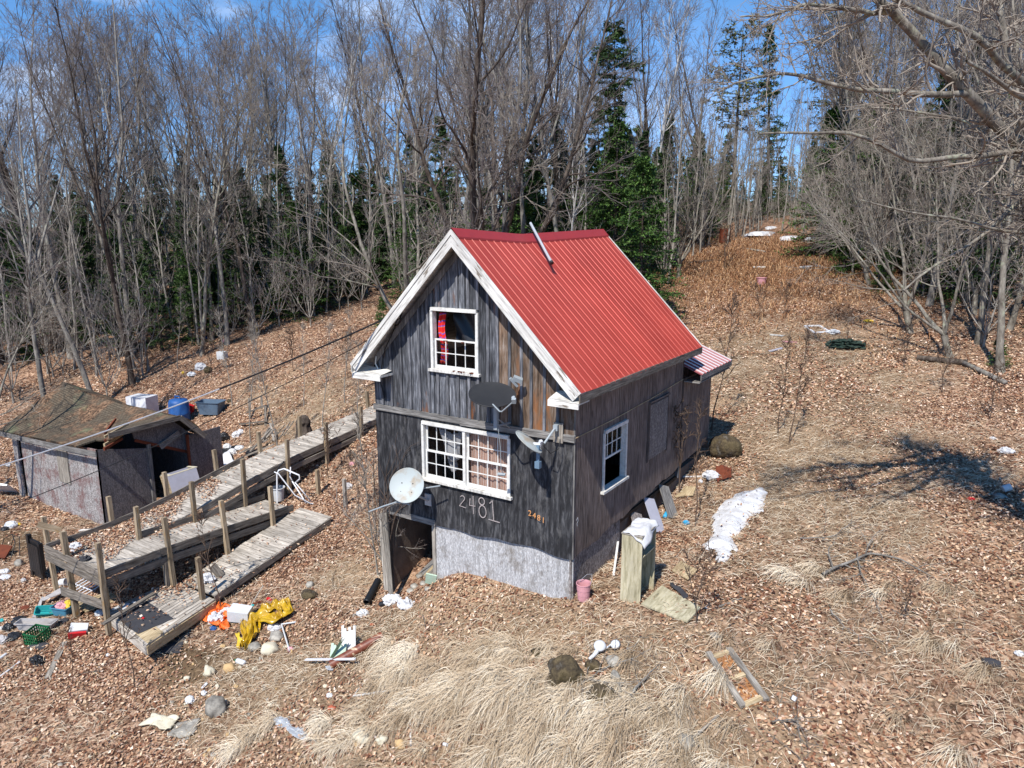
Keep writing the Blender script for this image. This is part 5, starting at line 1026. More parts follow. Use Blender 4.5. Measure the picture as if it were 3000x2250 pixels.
def slopez(x, y):
    e = .1; z = H(x, y); return z, (H(x+e, y, False)-H(x-e, y, False))/(2*e), (H(x, y+e, False)-H(x, y-e, False))/(2*e)
def PN(x, y): return fbm(np.stack([x*.75, y*.75, 0*x], -1), 31, 4)
def leafmesh(g, x, y, z, gxx, gyy, sz, lift=.012):
    m = len(x); az = g.uniform(0, 6.28, m); l = sz*g.uniform(.5, 1.25, m); w_ = l*g.uniform(.4, .8, m); nx, ny = -gxx+g.normal(size=m)*.38, -gyy+g.normal(size=m)*.38
    N = nrmz(np.stack([nx, ny, np.ones(m)], -1)); A = nrmz(np.cross(N, np.stack([np.cos(az), np.sin(az), 0*az], -1))); B = np.cross(N, A); C = np.stack([x, y, z+lift+g.random(m)*.03], -1)
    cu = (g.uniform(-.1, .35, m)*l)[:, None]; l = l[:, None]; w_ = w_[:, None]
    v = np.stack([C-A*l*.5+N*cu, C+B*w_*.5, C+A*l*.5+N*cu*.6, C-B*w_*.5], 1).reshape(-1, 3); return v, np.arange(m*4).reshape(-1, 4), np.repeat(g.random(m), 4)
g, x, y, D = scatter(1, 1900000, lambda x, y, D: np.clip((14.5/D)**1.7, 0, .72)*(1-.50*straw_zone(x, y))*(1-.75*duff_zone(x, y))*(1-.3*fern_zone(x, y))*np.clip(.62+.95*PN(x, y), .12, 1))
z, a, b = slopez(x, y); v1, f1, r1 = leafmesh(g, x, y, z, a, b, np.where(D > 20, .092, .067))
# leaves lying on the ramp boards
def onboard(seed, n, box, zf, pf):
    g = np.random.default_rng(seed); x = g.uniform(box[0], box[1], n); y = g.uniform(box[2], box[3], n); k = g.random(n) < pf(x, y); x, y = x[k], y[k]; z = np.array([zf(q) for q in y]); s = 0*z; return leafmesh(g, x, y, z+.01, s, s, .07, .004)
parts_ = [(v1, f1, r1), onboard(2, 11000, (-7.1, -5.0, -3.35, .9), zU, lambda x, y: np.clip(1.55-(x+7.1)*1.0-.30*np.maximum(y+2.4, 0)+.35*np.sin(y*5+x*4), 0, 1)), onboard(3, 1500, (-7.1, -5.9, .5, 9), zU, lambda x, y: .25*np.clip(1.2-(x+7.1)*1.6, 0, 1)+.05),
          onboard(4, 2600, (-5.2, -3.6, -3.2, -.6), lambda y: -1.46 if y < -1.75 else zL(y), lambda x, y: g_(x, y, -4.7, -1.9, .5, .5)+.05), onboard(5, 700, (-5.0, -3.0, -3.3, 1.6), lambda y: -1.485 if y < -1.75 else zL(y), lambda x, y: .25+0*x),
          (lambda q: leafmesh(np.random.default_rng(9), q[:, 0], q[:, 1], H(q[:, 0], q[:, 1], False)+.13, 0*q[:, 0], 0*q[:, 0], .06, .0))(np.array([(x_, y_) for x_, y_ in zip(np.random.default_rng(4).uniform(SNP[:, 0].min(), SNP[:, 0].max(), 70), np.random.default_rng(5).uniform(SNP[:, 1].min(), SNP[:, 1].max(), 70)) if inpoly(np.array([x_]), np.array([y_]), SNP)[0]])),
          onboard(6, 300, (-5.9, -4.8, -1.8, 1.6), zM, lambda x, y: .4+0*x)]
V = np.concatenate([p[0] for p in parts_]); o_ = np.cumsum([0]+[len(p[0]) for p in parts_]); F = np.concatenate([p[1]+o_[i] for i, p in enumerate(parts_)]); R_ = np.concatenate([p[2] for p in parts_])
tag(place(bpy.data.objects.new('leaf_litter', fast_mesh('leaf_litter', V, F, rnd=R_, mats=[M['leaf']]))), 'dry tan and rust fallen leaves covering the ground and ramp', 'leaf litter', kind='stuff')
def blades(g, x, y, z, gxx, gyy, ln, wd, comb=.6, up=.35):
    m = len(x); dn = np.stack([-gxx, -gyy], -1); dn = dn/np.maximum(np.linalg.norm(dn, axis=1, keepdims=True), .02); az = g.uniform(0, 6.28, m); d = dn*comb+np.stack([np.cos(az), np.sin(az)], -1)*(1-comb)*1.3; d = d/np.linalg.norm(d, axis=1, keepdims=True)
    l = ln*g.uniform(.5, 1.3, m); h = l*g.uniform(.02, up, m); s = np.stack([-d[:, 1], d[:, 0]], -1)*wd*g.uniform(.6, 1.4, m)[:, None]/2; bend = g.normal(size=m)*.18; P_ = []
    for t, hh, wt_ in ((0, 0, 1), (.35, .85, .9), (.7, .75, .7), (1, .1, .3)):
        c = np.stack([x, y], -1)+d*(l*t)[:, None]+np.stack([-d[:, 1], d[:, 0]], -1)*(bend*l*t*t)[:, None]; zz = z+gxx*(c[:, 0]-x)+gyy*(c[:, 1]-y)+h*hh+.012
        P_ += [np.concatenate([c+s*wt_, zz[:, None]], 1), np.concatenate([c-s*wt_, (zz+.003)[:, None]], 1)]
    v = np.stack(P_, 1).reshape(-1, 3); b_ = (np.arange(m)*8)[:, None]; f = np.concatenate([b_+np.array([[k, k+1, k+3, k+2]]) for k in (0, 2, 4)], 0); return v, f, np.repeat(g.random(m), 8)
g, x, y, D = scatter(11, 1500000, lambda x, y, D: np.clip((13/D)**1.5, 0, .8)*(.14+.55*straw_zone(x, y)*1.0)*np.clip(.62-1.1*PN(x, y), .1, 1.5)*(1-.8*duff_zone(x, y)))
z, a, b = slopez(x, y); k1 = blades(g, x, y, z+.015, a, b, .22, .0055, .42, .28)
gt = np.random.default_rng(12); tc_ = []
for (cx_, cy_, rx_, ry_, n_) in ((6.7, -2.2, 1.3, .8, 70), (4.6, -2.3, 1.7, .9, 60), (3.0, -2.2, 1.2, .8, 24), (7.6, -3.4, .9, .8, 22), (5.4, -3.4, 1.6, .6, 40), (1.4, -3.6, 1.2, .5, 8), (9.5, 1.5, 2.2, 3, 14)):
    tc_.append(np.stack([gt.normal(cx_, rx_*.6, n_), gt.normal(cy_, ry_*.6, n_)], -1))
tc_ = np.concatenate(tc_); nb = gt.integers(50, 150, len(tc_)); cx2 = np.repeat(tc_, nb, 0); x = cx2[:, 0]+gt.normal(size=len(cx2))*.055; y = cx2[:, 1]+gt.normal(size=len(cx2))*.055; kf = free(x, y) & ~((x > -.1) & (x < 4.7) & (y > -.1)); x, y = x[kf], y[kf]; z, a, b = slopez(x, y)
k2 = blades(gt, x, y, z+.01, a, b, .42, .0055, .62, .55); tone_ = np.repeat(gt.normal(.62, .16, len(tc_)), nb)[kf]; k2 = (k2[0], k2[1], np.clip(np.repeat(tone_, 8)+(k2[2]-.5)*.45, 0, 1))
V = np.concatenate([k1[0], k2[0]]); F = np.concatenate([k1[1], k2[1]+len(k1[0])]); tag(place(bpy.data.objects.new('dry_grass', fast_mesh('dry_grass', V, F, rnd=np.concatenate([k1[2], k2[2]]), mats=[M['straw']]))), 'flattened straw coloured dead grass over the slope', 'grass', kind='stuff')
g, x, y, D = scatter(13, 90000, lambda x, y, D: .45*fern_zone(x, y), (-6, 10, 14, 38)); z, a, b = slopez(x, y); k = blades(g, x, y, z, a, b, .38, .022, .2, .8); tag(place(bpy.data.objects.new('dead_ferns', fast_mesh('dead_ferns', k[0], k[1], rnd=k[2], mats=[M['fern']]))), 'rust brown dead fern fronds matted at the far end of the clearing', 'ferns', kind='stuff')
g, x, y, D = scatter(14, 2600, lambda x, y, D: .55+0*x); z, a, b = slopez(x, y); m_ = len(x); az = g.uniform(0, 6.28, m_); l = g.uniform(.12, .75, m_); Pq = np.stack([np.stack([x+np.cos(az)*l*t+g.normal(size=m_)*.02, y+np.sin(az)*l*t+g.normal(size=m_)*.02, z+.03+a*np.cos(az)*l*t+b*np.sin(az)*l*t], -1) for t in (0, .33, .66, 1)], 1)
v, f = tubes(Pq, g.uniform(.003, .008, m_)[:, None]*np.array([[1, .9, .8, .5]]), 4); tag(place(bpy.data.objects.new('twig_litter', fast_mesh('twig_litter', v, f, mats=[M['oldgrey']]))), 'small grey sticks scattered over the leaves', 'twigs', kind='stuff')
# ------------------------------------------------------------------ saplings and brush
decid('sapling', 61, 2.6, .016, 0, (.04, .02), 14, 4, 2, 1, l1=.22, barkmat='twig_dark', twigmat='twig_dark', t0=.25, wig=.04, tw=.003); decid('sapling_tall', 62, 5.5, .028, 0, (-.03, .03), 18, 4, 3, 2, l1=.15, barkmat='bark_pole', twigmat='twig_light', t0=.3, wig=.03, tw=.0035)
spread_tree('shrub', 63, 1.5, .010, 7, (.1, .6), 'twig_dark', 'twig_dark', 4, 3, 2, 1, l1=.3, base_h=.05, tw=.003)
def sap(kind, px, py, hpx, rz, lb, cat_='sapling', grp=None, base=2.6, tilt=(0, 0)):
    p = G(px, py); D = float((np.array(p)-CP)@FW); s = hpx*D/FPX/base; tree(kind, 'sapling' if cat_ == 'sapling' else 'bush', p.x, p.y, rz, s, lb, cat_, grp, tilt=tilt, dz=-.03)
sap('sapling', 2278, 1275, 290, 0, 'thin double bare sapling in the field right of the mossy boulder'); sap('sapling', 2312, 1300, 330, 2, 'second bare sapling in the field, just right of the thin double one')
sap('shrub', 2222, 945, 90, 0, 'little dark bush in the field before the pale straw', 'bush', base=1.5); sap('shrub', 2300, 930, 80, 2, 'small wispy bush in the field above the white frame', 'bush', base=1.5)
sap('sapling', 2085, 1260, 380, 1, 'dark thin sapling standing against the shadow behind the house extension'); sap('sapling', 2037, 1535, 350, 3, 'bare twig sapling beside the blue crushed bottle'); sap('shrub', 1990, 1450, 210, 1, 'little brush beside the side wall and the pale board', 'bush', base=1.5)
sap('sapling', 395, 2016, 330, 4, 'grey sapling in front of the near ramp platform at the left'); sap('sapling', 648, 1786, 300, 5, 'forked sapling rising between the ramp and the orange bag'); sap('sapling', 215, 2010, 200, 1, 'thin twig sapling near the green crate')
sap('shrub', 2040, 1830, 190, 3, 'wispy upright twigs beside the flat pale board', 'bush', base=1.5); sap('shrub', 2650, 1830, 110, 4, 'small dead twig bush in the right foreground leaves', 'bush', base=1.5)
for i, (px, py, h, r_) in enumerate(((815, 1325, 420, 0), (735, 1300, 360, 2), (945, 1250, 330, 3), (890, 1190, 260, 4), (680, 1190, 300, 5), (760, 1120, 250, 1), (1010, 1180, 300, 2), (520, 1080, 260, 3), (1050, 1290, 330, 1.5))):
    sap('sapling_tall', px, py, h, r_, 'tall thin bare sapling on the slope between ramp and wood', 'sapling', 'saplings on the slope behind the ramp', 5.5)
for i, (px, py, h) in enumerate(((430, 1090, 120), (620, 1110, 110), (860, 1090, 100), (1020, 1110, 110), (150, 1130, 150), (960, 1400, 120), (1050, 1500, 140), (2480, 1020, 90), (2650, 1080, 110), (2760, 1150, 120), (2900, 1230, 130), (2120, 800, 110), (1990, 790, 110))):
    sap('shrub', px, py, h, i, 'low brush of bare twigs at the edge of the leaves', 'bush', 'low twig brush', 1.5)
sap('sapling_tall', 1108, 1690, 560, .5, 'vine choked bare shrub climbing the left front corner of the house', 'bush', None, 5.5); sap('thicket', 1128, 1690, 360, 2.5, 'dense twiggy shrub at the left front corner by the cellar door', 'bush', None, 4.6)
bx, by = dpos(-260, 21); tree('wide_tree', 'bare_tree', bx, by, 2.0, .85, 'pale boughed bare tree reaching in from the left border above the shed', 'tree')

# ------------------------------------------------------------------ stones, snow and scattered belongings
import bmesh
def Dm(p): return float((np.array(p)-CP)@FW)
def rock(label, px, py, w_, h_, mat='stone', name='stone', asp=.8, group=None, sink=.3, seed=None, cat_='stone', rough=.22, rz=0):
    """w_, h_ in photo pixels"""
    p = G(px, py); s = Dm(p)/FPX; rx, rz_ = w_*s/2, h_*s/2; bm = bmesh.new(); bmesh.ops.create_icosphere(bm, subdivisions=4 if w_ > 60 else 3, radius=1); sd = seed or int(px*7+py)
    co = np.array([v.co for v in bm.verts]); n1 = fbm(co*1.25+sd*.37, sd, 3); n2 = np.floor(vnoise(co*1.6+sd*.11, sd+5)*3)/3
    k = 1+rough*n1+.10*n2; co = co*k[:, None]*np.array([rx, rx*asp, rz_]); co[:, 2] = np.maximum(co[:, 2], -rz_*.7)
    for v, c in zip(bm.verts, co): v.co = c
    me = bpy.data.meshes.new(name); bm.to_mesh(me); bm.free(); me.materials.append(M[mat]); me.polygons.foreach_set('use_smooth', np.ones(len(me.polygons), bool))
    a = me.attributes.new('rnd', 'FLOAT', 'POINT'); a.data.foreach_set('value', np.full(len(me.vertices), random.random(), np.float32))
    o = place(bpy.data.objects.new(name, me), None, frame((p.x, p.y, p.z+rz_*(1-2*sink)*.9), rz)); return tag(o, label, cat_, group)
def sheet(name, label, cat_, pts, mat, lift=.02, amp=.02, n=10, thick=.008, seed=1, freq=6, crumple=0, group=None, zs=None, parent=None):
    """a lying sheet whose corners (four surveyed pixels) rest on the ground"""
    P_ = [G(*q) if not isinstance(q, Vector) else q for q in pts]; mb = MB()
    def f(u, v):
        p = P_[0].lerp(P_[1], u).lerp(P_[3].lerp(P_[2], u), v); q = np.array([[p.x*freq, p.y*freq, seed*3.1]]); h = amp*float(fbm(q, seed, 3)[0])
        e = 0
        if crumple: q2 = np.array([[p.x*freq*1.3+9, p.y*freq*1.3, seed]]); p = p+Vector((float(vnoise(q2, 2)[0])*crumple, float(vnoise(q2+5, 3)[0])*crumple, 0)); e = abs(float(vnoise(q*1.7, 4)[0]))*crumple*1.2
        return p+Vector((0, 0, lift+h+e))
    L_ = (P_[1]-P_[0]).length; mb.grid(f, n, n, .5, L_, (P_[3]-P_[0]).length); c = sum(P_, Vector())/4
    o = mb.build(name, M[mat], parent, smooth=bool(crumple) or amp > .03, solid=thick, M=Matrix.Translation(c)); 
    if parent is None: tag(o, label, cat_, group)
    return o
def wad(name, label, cat_, px, py, w_, h_, mat, seed=1, asp=.8, rough=.45, freq=2.2, group=None, p=None, lift=0):
    """crumpled bag or cloth heap"""
    p = p or G(px, py); s = Dm(p)/FPX; bm = bmesh.new(); bmesh.ops.create_icosphere(bm, subdivisions=4, radius=1); co = np.array([v.co for v in bm.verts])
    r = 1+rough*(1-2*np.abs(fbm(co*freq*.7+seed, seed, 3)))*.5+.05*vnoise(co*5+seed, seed); co = co*r[:, None]*np.array([w_*s/2, w_*s/2*asp, h_*s/2]); co[:, 2] = np.maximum(co[:, 2], -h_*s*.25)+h_*s*.22+lift
    for v, c in zip(bm.verts, co): v.co = c
    me = bpy.data.meshes.new(name); bm.to_mesh(me); bm.free(); me.materials.append(M[mat]); o = place(bpy.data.objects.new(name, me), None, Matrix.Translation(p)); return tag(o, label, cat_, group)
def board(name, label, cat_, a, b, w_, t_, mat, lift=.03, group=None, taper=1.0, dza=0, dzb=0):
    A, B_ = G(*a, lift+dza), G(*b, lift+dzb); mb = MB(); mb.beam(A, B_, w_, t_, taper=taper); o = mb.build(name, M[mat], None, M=Matrix.Translation(A)); return tag(o, label, cat_, group)
def pipe(name, label, cat_, a, b, r_, mat, lift=None, hollow=True, n=14, group=None, ribs=0, dza=0, dzb=0):
    lift = r_ if lift is None else lift; A, B_ = G(*a, lift+dza), G(*b, lift+dzb); mb = MB()
    if ribs:
        d = (B_-A); Mx = axes(A, d.orthogonal().normalized(), d.normalized().cross(d.orthogonal().normalized()), d.normalized()); L_ = d.length; mb.lathe(Mx, [(r_*(1+.10*((k % 2)*2-1)), L_*k/ribs) for k in range(ribs+1)], n); mb.lathe(Mx, [(r_*.8, L_*k/8) for k in range(9)][::-1], n)
    else:
        mb.tube([A, B_], r_, n=n, cap=not hollow)
        if hollow: mb.tube([B_, A], r_*.82, n=n, cap=False)
    o = mb.build(name, M[mat], None, smooth=True, M=Matrix.Translation(A)); return tag(o, label, cat_, group)
def bin_(name, label, cat_, px, py, L_, W_, H_, rz, mat, taper=.8, tilt=(0, 0), rim=.02, group=None, rnd_=.25, p=None):
    """open moulded tub, sizes in metres"""
    p = p or G(px, py); Mx = frame((p.x, p.y, p.z+.02), rz, tilt[0], tilt[1]); mb = MB(); n = 24
    def ring(l, w2, z): 
        q = []
        for k in range(n):
            a = 2*math.pi*k/n; c, s = math.cos(a), math.sin(a); e = rnd_+.0; x = math.copysign(abs(c)**e, c)*l/2; y = math.copysign(abs(s)**e, s)*w2/2; q.append(Mx @ Vector((x, y, z)))
        return q
    rings = [ring(.01, .01, .0), ring(L_*taper, W_*taper, 0), ring(L_*(taper+.5*(1-taper)), W_*(taper+.5*(1-taper)), H_*.5), ring(L_, W_, H_), ring(L_+rim*2, W_+rim*2, H_), ring(L_+rim*2, W_+rim*2, H_-.02), ]
    inner = [ring(L_-.012, W_-.012, H_), ring(L_*taper-.01, W_*taper-.01, .012), ring(.01, .01, .012)]
    def add(rs):
        b = len(mb.v)
        for r in rs:
            for q in r: mb.v.append(tuple(q)); mb.uv.append((0, 0)); mb.r.append(.5)
        for i in range(len(rs)-1):
            for k in range(n): a, c = b+i*n+k, b+i*n+(k+1) % n; mb.f.append((a, c, c+n, a+n))
    add(rings); add(inner); o = mb.build(name, M[mat], None, M=Matrix.Translation(p)); return tag(o, label, cat_, group)
# snow
st_ = .055; x0_, y0_ = SNP.min(0)-.1; nxs, nys = [int(q/st_)+4 for q in (SNP.max(0)-SNP.min(0)+.2)]; gx_, gy_ = np.meshgrid(x0_+np.arange(nxs)*st_, y0_+np.arange(nys)*st_)
wx = gx_+.05*vnoise(np.stack([gx_*7, gy_*7, 0*gx_], -1), 3); wy = gy_+.05*vnoise(np.stack([gx_*7, gy_*7, 0*gx_+4], -1), 5); sd = np.full(gx_.shape, 9.)
for i in range(len(SNP)):
    a, b = SNP[i], SNP[(i+1) % len(SNP)]; ab = b-a; t = np.clip(((wx-a[0])*ab[0]+(wy-a[1])*ab[1])/(ab@ab), 0, 1); sd = np.minimum(sd, np.hypot(wx-a[0]-ab[0]*t, wy-a[1]-ab[1]*t))
sd = np.where(inpoly(wx.ravel(), wy.ravel(), SNP).reshape(wx.shape), sd, -sd); zz = H(gx_, gy_, False)+np.clip(sd*.45, -.15, .10)+.015*vnoise(np.stack([gx_*5, gy_*5, 0*gx_], -1), 6)+.03; keep = sd > -.07
Vs = np.stack([gx_.ravel(), gy_.ravel(), zz.ravel()], -1); ii = (np.arange(nxs-1)[None]+np.arange(nys-1)[:, None]*nxs).ravel(); kk = keep.ravel(); ii = ii[kk[ii] & kk[ii+1] & kk[ii+nxs] & kk[ii+nxs+1]]; Fs = np.stack([ii, ii+1, ii+nxs+1, ii+nxs], -1); us, inv = np.unique(Fs, return_inverse=True)
tag(place(bpy.data.objects.new('snow_patch', fast_mesh('snow_patch', Vs[us], inv.reshape(Fs.shape), mats=[M['snow']], smooth=True))), 'long ragged patch of old snow in the leaves right of the house', 'snow patch', kind='thing')
for i, (px, py, w_) in enumerate(((2235, 655, 150), (2320, 668, 130), (2380, 672, 90), (2260, 640, 70), (2190, 662, 60))):
    p = G(px, py+26); s = Dm(p)/FPX; mb = MB(); mb.lathe(frame((p.x, p.y, p.z)) @ Matrix.Diagonal((1, 2.2, 1, 1)), [(w_*s*.26, -.2), (w_*s*.23, .0), (w_*s*.14, .06), (.01, .08)], 18, jit=.08); tag(mb.build('snow_patch', M['snow'], None, smooth=True), 'lying snow far off under the trees beyond the clearing', 'snow patch', 'far snow under the trees')
# boulders and stones
rock('large brown mossy boulder behind the rusty sheet by the house', 2125, 1335, 92, 78, 'mossy', 'boulder', .9, sink=.12, cat_='boulder', rough=.16)
rock('tall moss covered boulder half buried in the front slope', 1655, 1992, 110, 95, 'mossy', 'boulder', .7, sink=.3, cat_='boulder'); rock('small dark mossy stone below the white lamp', 1738, 1955, 52, 34, 'mossy', cat_='stone')
rock('square grey stone right of the small dark mossy one', 1798, 1945, 46, 40); rock('thin grey upright stone in the front slope', 1803, 1992, 30, 44); rock('low mossy rock nearest the bottom of the front slope', 1770, 2040, 100, 60, 'mossy', 'boulder', cat_='boulder', sink=.4)
rock('round pale grey stone under a leaning stick at the bottom', 2006, 2180, 58, 46); rock('big round grey stone in the left foreground', 633, 2085, 68, 62, 'stone', 'boulder', .9, sink=.25, cat_='boulder', rough=.1)
rock('tan angular stone beside the white bottle', 677, 1962, 42, 28, 'stone_tan', rough=.3); rock('pale cream rock below the gold tarp', 790, 1908, 56, 40, 'stone_pale'); rock('whitish grey rock above the cream rock', 808, 1873, 44, 36, 'stone'); rock('dark broken rock at the foot of the gold tarp', 745, 1900, 42, 28, 'stone')
rock('blue grey stone alone on the brown slope', 908, 1718, 26, 24, 'stone'); rock('mossy stone just under the blue grey one', 905, 1745, 50, 22, 'mossy'); rock('round slate stone on the left leaves below the black panel', 57, 1655, 28, 26, 'stone')
rock('pale broken slab left of the big round stone', 610, 1975, 40, 32, 'stone_pale', rough=.35); rock('small round cream stone in the left foreground', 547, 1990, 22, 16, 'stone_pale'); rock('mossy stone holding up the end of the lower ramp', 908, 1560, 40, 30, 'mossy', sink=.2)
rock('dark slate slab lying in the right leaves', 2907, 1948, 50, 30, 'felt', cat_='slab', rough=.3); rock('grey stone beside the white cup at the right border', 2928, 1458, 40, 18, 'stone'); rock('small grey stone near the bottom right of the slope', 1974, 2132, 24, 18, 'stone'); rock('grey rock in the grass above the broken wooden frame', 2095, 1868, 34, 22, 'stone')
rock('mossy clump of stone right of the corner mound', 1580, 1915, 60, 30, 'mossy', sink=.4); rock('pale cluster of stones at the bottom edge, largest', 1065, 2160, 60, 34, 'stone_pale', rough=.35); rock('pale cluster of stones at the bottom edge, second one', 1118, 2172, 38, 26, 'stone_pale', rough=.35)
rock('pale cluster of stones at the bottom edge, rightmost', 1172, 2185, 34, 24, 'stone_tan', rough=.35); rock('cracked pale stone near the bottom left corner of the slope', 540, 2140, 70, 16, 'stone', rough=.3); rock('red brick fragment in the foreground leaves', 972, 2076, 28, 12, 'brick_red', 'brick', cat_='brick'); rock('small red brick fragment above the rusty pipe', 1092, 1832, 18, 10, 'brick_red', 'brick', cat_='brick')
rng2 = random.Random(77)
for k in range(70):
    px, py = (rng2.uniform(480, 900), rng2.uniform(1880, 2230)) if k % 2 else (rng2.uniform(20, 1500), rng2.uniform(1780, 2240)); rock('small pale stone among many in the foreground leaves', px, py, rng2.uniform(8, 20), rng2.uniform(6, 13), rng2.choice(['stone', 'stone_pale', 'stone_tan']), group='small foreground stones')
for k, (px, py) in enumerate(((1215, 1720), (1240, 1712), (1262, 1700), (1230, 1690), (1285, 1690), (1255, 1728), (1205, 1735))): rock('grey rubble stone in the cellar doorway', px, py, rng2.uniform(18, 30), rng2.uniform(12, 18), 'stone', group='rubble in the cellar doorway')
# ---- near the right side of the house
q0, q1 = G(*z3(1505, 855)), G(*z3(1612, 882)); bz = min(q0.z, q1.z)-.03; sx0, sy0 = q0.x, q0.y; SWd, SDp, SHt = .37, .62, 1.30
sh = thing('shelf_cabinet', 'tall narrow mossy wooden shelf box standing open beside the house', 'cabinet', (sx0, sy0, bz))
def pb_(nm, lo, hi, g_='z', mt='moss_board', par=sh):
    mb = MB(); mb.abox(Vector(lo)+Vector((sx0, sy0, bz)), Vector(hi)+Vector((sx0, sy0, bz)), g_, .6); return mb.build(nm, M[mt], par)
pb_('front_panel', (0, 0, 0), (SWd, .022, SHt)); pb_('back_panel', (.0, SDp-.022, .02), (SWd, SDp, SHt)); pb_('side_panel', (0, .024, 0), (.02, SDp-.024, SHt))
pb_('shelf', (.022, .024, .06), (SWd-.004, SDp-.024, .085), 'y'); pb_('shelf', (.022, .024, SHt*.70), (SWd-.004, SDp-.024, SHt*.70+.022), 'y'); pb_('top_rim', (-.01, -.01, SHt+.002), (SWd+.01, SDp+.01, SHt+.022), 'y', 'oldgrey')
mb = MB(); mb.grid(lambda u, v: (sx0+.02+.40*u+.04*math.sin(v*6), sy0-.02+.66*v, bz+SHt+.03+.04*float(fbm(np.array([[u*3, v*4, 2]]), 3)[0])+.03-.10*max(0, u-.85)/.15-.16*(1-v)**6*u), 22, 26, .5); tag(mb.build('white_cloth', M['cloth'], None, smooth=True, solid=.012, M=Matrix.Translation((sx0, sy0, bz+SHt))), 'crumpled white cloth draped over the top of the shelf box', 'cloth')
sheet('lying_board', 'wide pale mildewed board lying flat before the shelf box', 'board', [z3(1618, 885), z3(1730, 785), z3(1938, 905), z3(1868, 982)], 'moss_board', .06, .004, 4, .03)
sheet('wooden_tray', 'shallow square wooden drawer lying in the leaves behind the shelf box', 'drawer', [z3(1782, 695), z3(1832, 645), z3(1925, 695), z3(1872, 745)], 'plank', .04, .002, 2, .02)
tr = bpy.data.objects[-1] if False else None
sheet('felt_scrap', 'torn piece of dark roofing felt behind the flat pale board', 'roofing felt', [z3(1770, 770), z3(1800, 760), z3(1885, 840), z3(1850, 850)], 'felt', .03, .03, 8, .01, crumple=.04)
t = thing('bucket', 'pale pink bucket with a wire handle at the front right corner of the house', 'bucket', G(*z3(1310, 840))); p = G(*z3(1308, 842)); mb = MB(); mb.lathe(frame((p.x, p.y, p.z), 0, .03), [(.10, 0), (.105, .02), (.108, .10), (.112, .102), (.112, .115), (.115, .2), (.122, .202), (.122, .215), (.126, .31), (.134, .312), (.134, .33), (.124, .33), (.118, .3), (.095, .03), (.001, .03)], 24); mb.build('body', M['pink_plastic'], t, smooth=False)
mb = MB(); mb.tube([p+Vector((.12, 0, .3)), p+Vector((.15, .02, .42)), p+Vector((.12, .06, .5)), p+Vector((.02, .08, .46)), p+Vector((-.1, .03, .32))], .004, n=5); mb.build('handle', M['galv'], t)
for i, (y_, l_, mt, lb) in enumerate(((2.3, .9, 'osbpanel', 'grey panel leaning on the foundation nearest the front corner'), (3.1, .7, 'lilac_board', 'pale grey pane leaning against the stone foundation'), (3.9, .8, 'belt', 'grey plank leaning at the foundation under the boarded window'))):
    mb = MB(); g0 = Hs(W+.4, y_); mb.beam((W+.42, y_, g0), (W-.02, y_+l_*.55, g0+.55), .34, .02, up=(1, -.2, .6)); tag(mb.build('leaning_sheet', M[mt], None, M=Matrix.Translation((W+.4, y_, g0))), lb, 'panel')
board('broken_window_sash', 'loose white window sash strip by the side of the house', 'sash', z3(1470, 720), z3(1492, 600), .04, .03, 'whitep', dzb=.25); sheet('pale_board', 'pale plywood scrap lying beside the foundation', 'board', [z4(325, 1590), z4(385, 1530), z4(440, 1535), z4(425, 1580)], 'plank', .05, .004, 3, .02)
sheet('rusty_sheet', 'crumpled rusty sheet metal lying in front of the mossy boulder', 'sheet metal', [z4(545, 1435), z4(640, 1435), z4(640, 1490), z4(560, 1510)], 'rust', .06, .05, 16, .006, 3, 5, .06); wad('white_rag', 'torn white rag beside the rusty sheet metal', 'rag', *z4(522, 1475), 40, 26, 'cloth', 4, rough=.8); wad('white_rag', 'small white scrap left of the torn white rag', 'rag', *z4(465, 1500), 12, 14, 'cloth', 6)
pipe('white_pipe', 'white plastic pipe lying from the house wall to the rag', 'pipe', z4(345, 1474), z4(492, 1472), .022, 'white_plastic'); pipe('blue_bottle', 'bright blue bottle in the shade along the foundation', 'bottle', (1947, 1520), (1959, 1498), .045, 'cyan_plastic', hollow=False); wad('crushed_bottle', 'crushed bright blue bottle in the sunlit leaves', 'bottle', 2010, 1535, 20, 14, 'cyan_plastic', 3)
# wooden frame in the right foreground
fr = [G(*q, .05) for q in ((2074, 1920), (2134, 1908), (2246, 2060), (2178, 2080))]; t = thing('broken_door', 'old wooden frame with two rusty panels lying in the grass', 'frame', fr[0])
for a, b in ((0, 3), (1, 2)): mb = MB(); mb.beam(fr[a], fr[b], .085, .05); mb.build('rail', M['oldgrey'], t)
for f_ in (.07, .52, .95): mb = MB(); mb.beam(fr[0].lerp(fr[3], f_)+Vector((.03, 0, -.006)), fr[1].lerp(fr[2], f_)-Vector((.03, 0, .006)), .075, .04); mb.build('cross_rail', M['plank'], t)
mb = MB(); mb.quad([fr[0]-Vector((0, 0, .03)), fr[1]-Vector((0, 0, .03)), fr[2]-Vector((0, 0, .03)), fr[3]-Vector((0, 0, .03))], [(0, 0), (.5, 0), (.5, 1.3), (0, 1.3)], .5); mb.build('panel', wood('rusty_panel', (110, 70, 40), (156, 108, 68), (196, 150, 104), .3, 12), t)
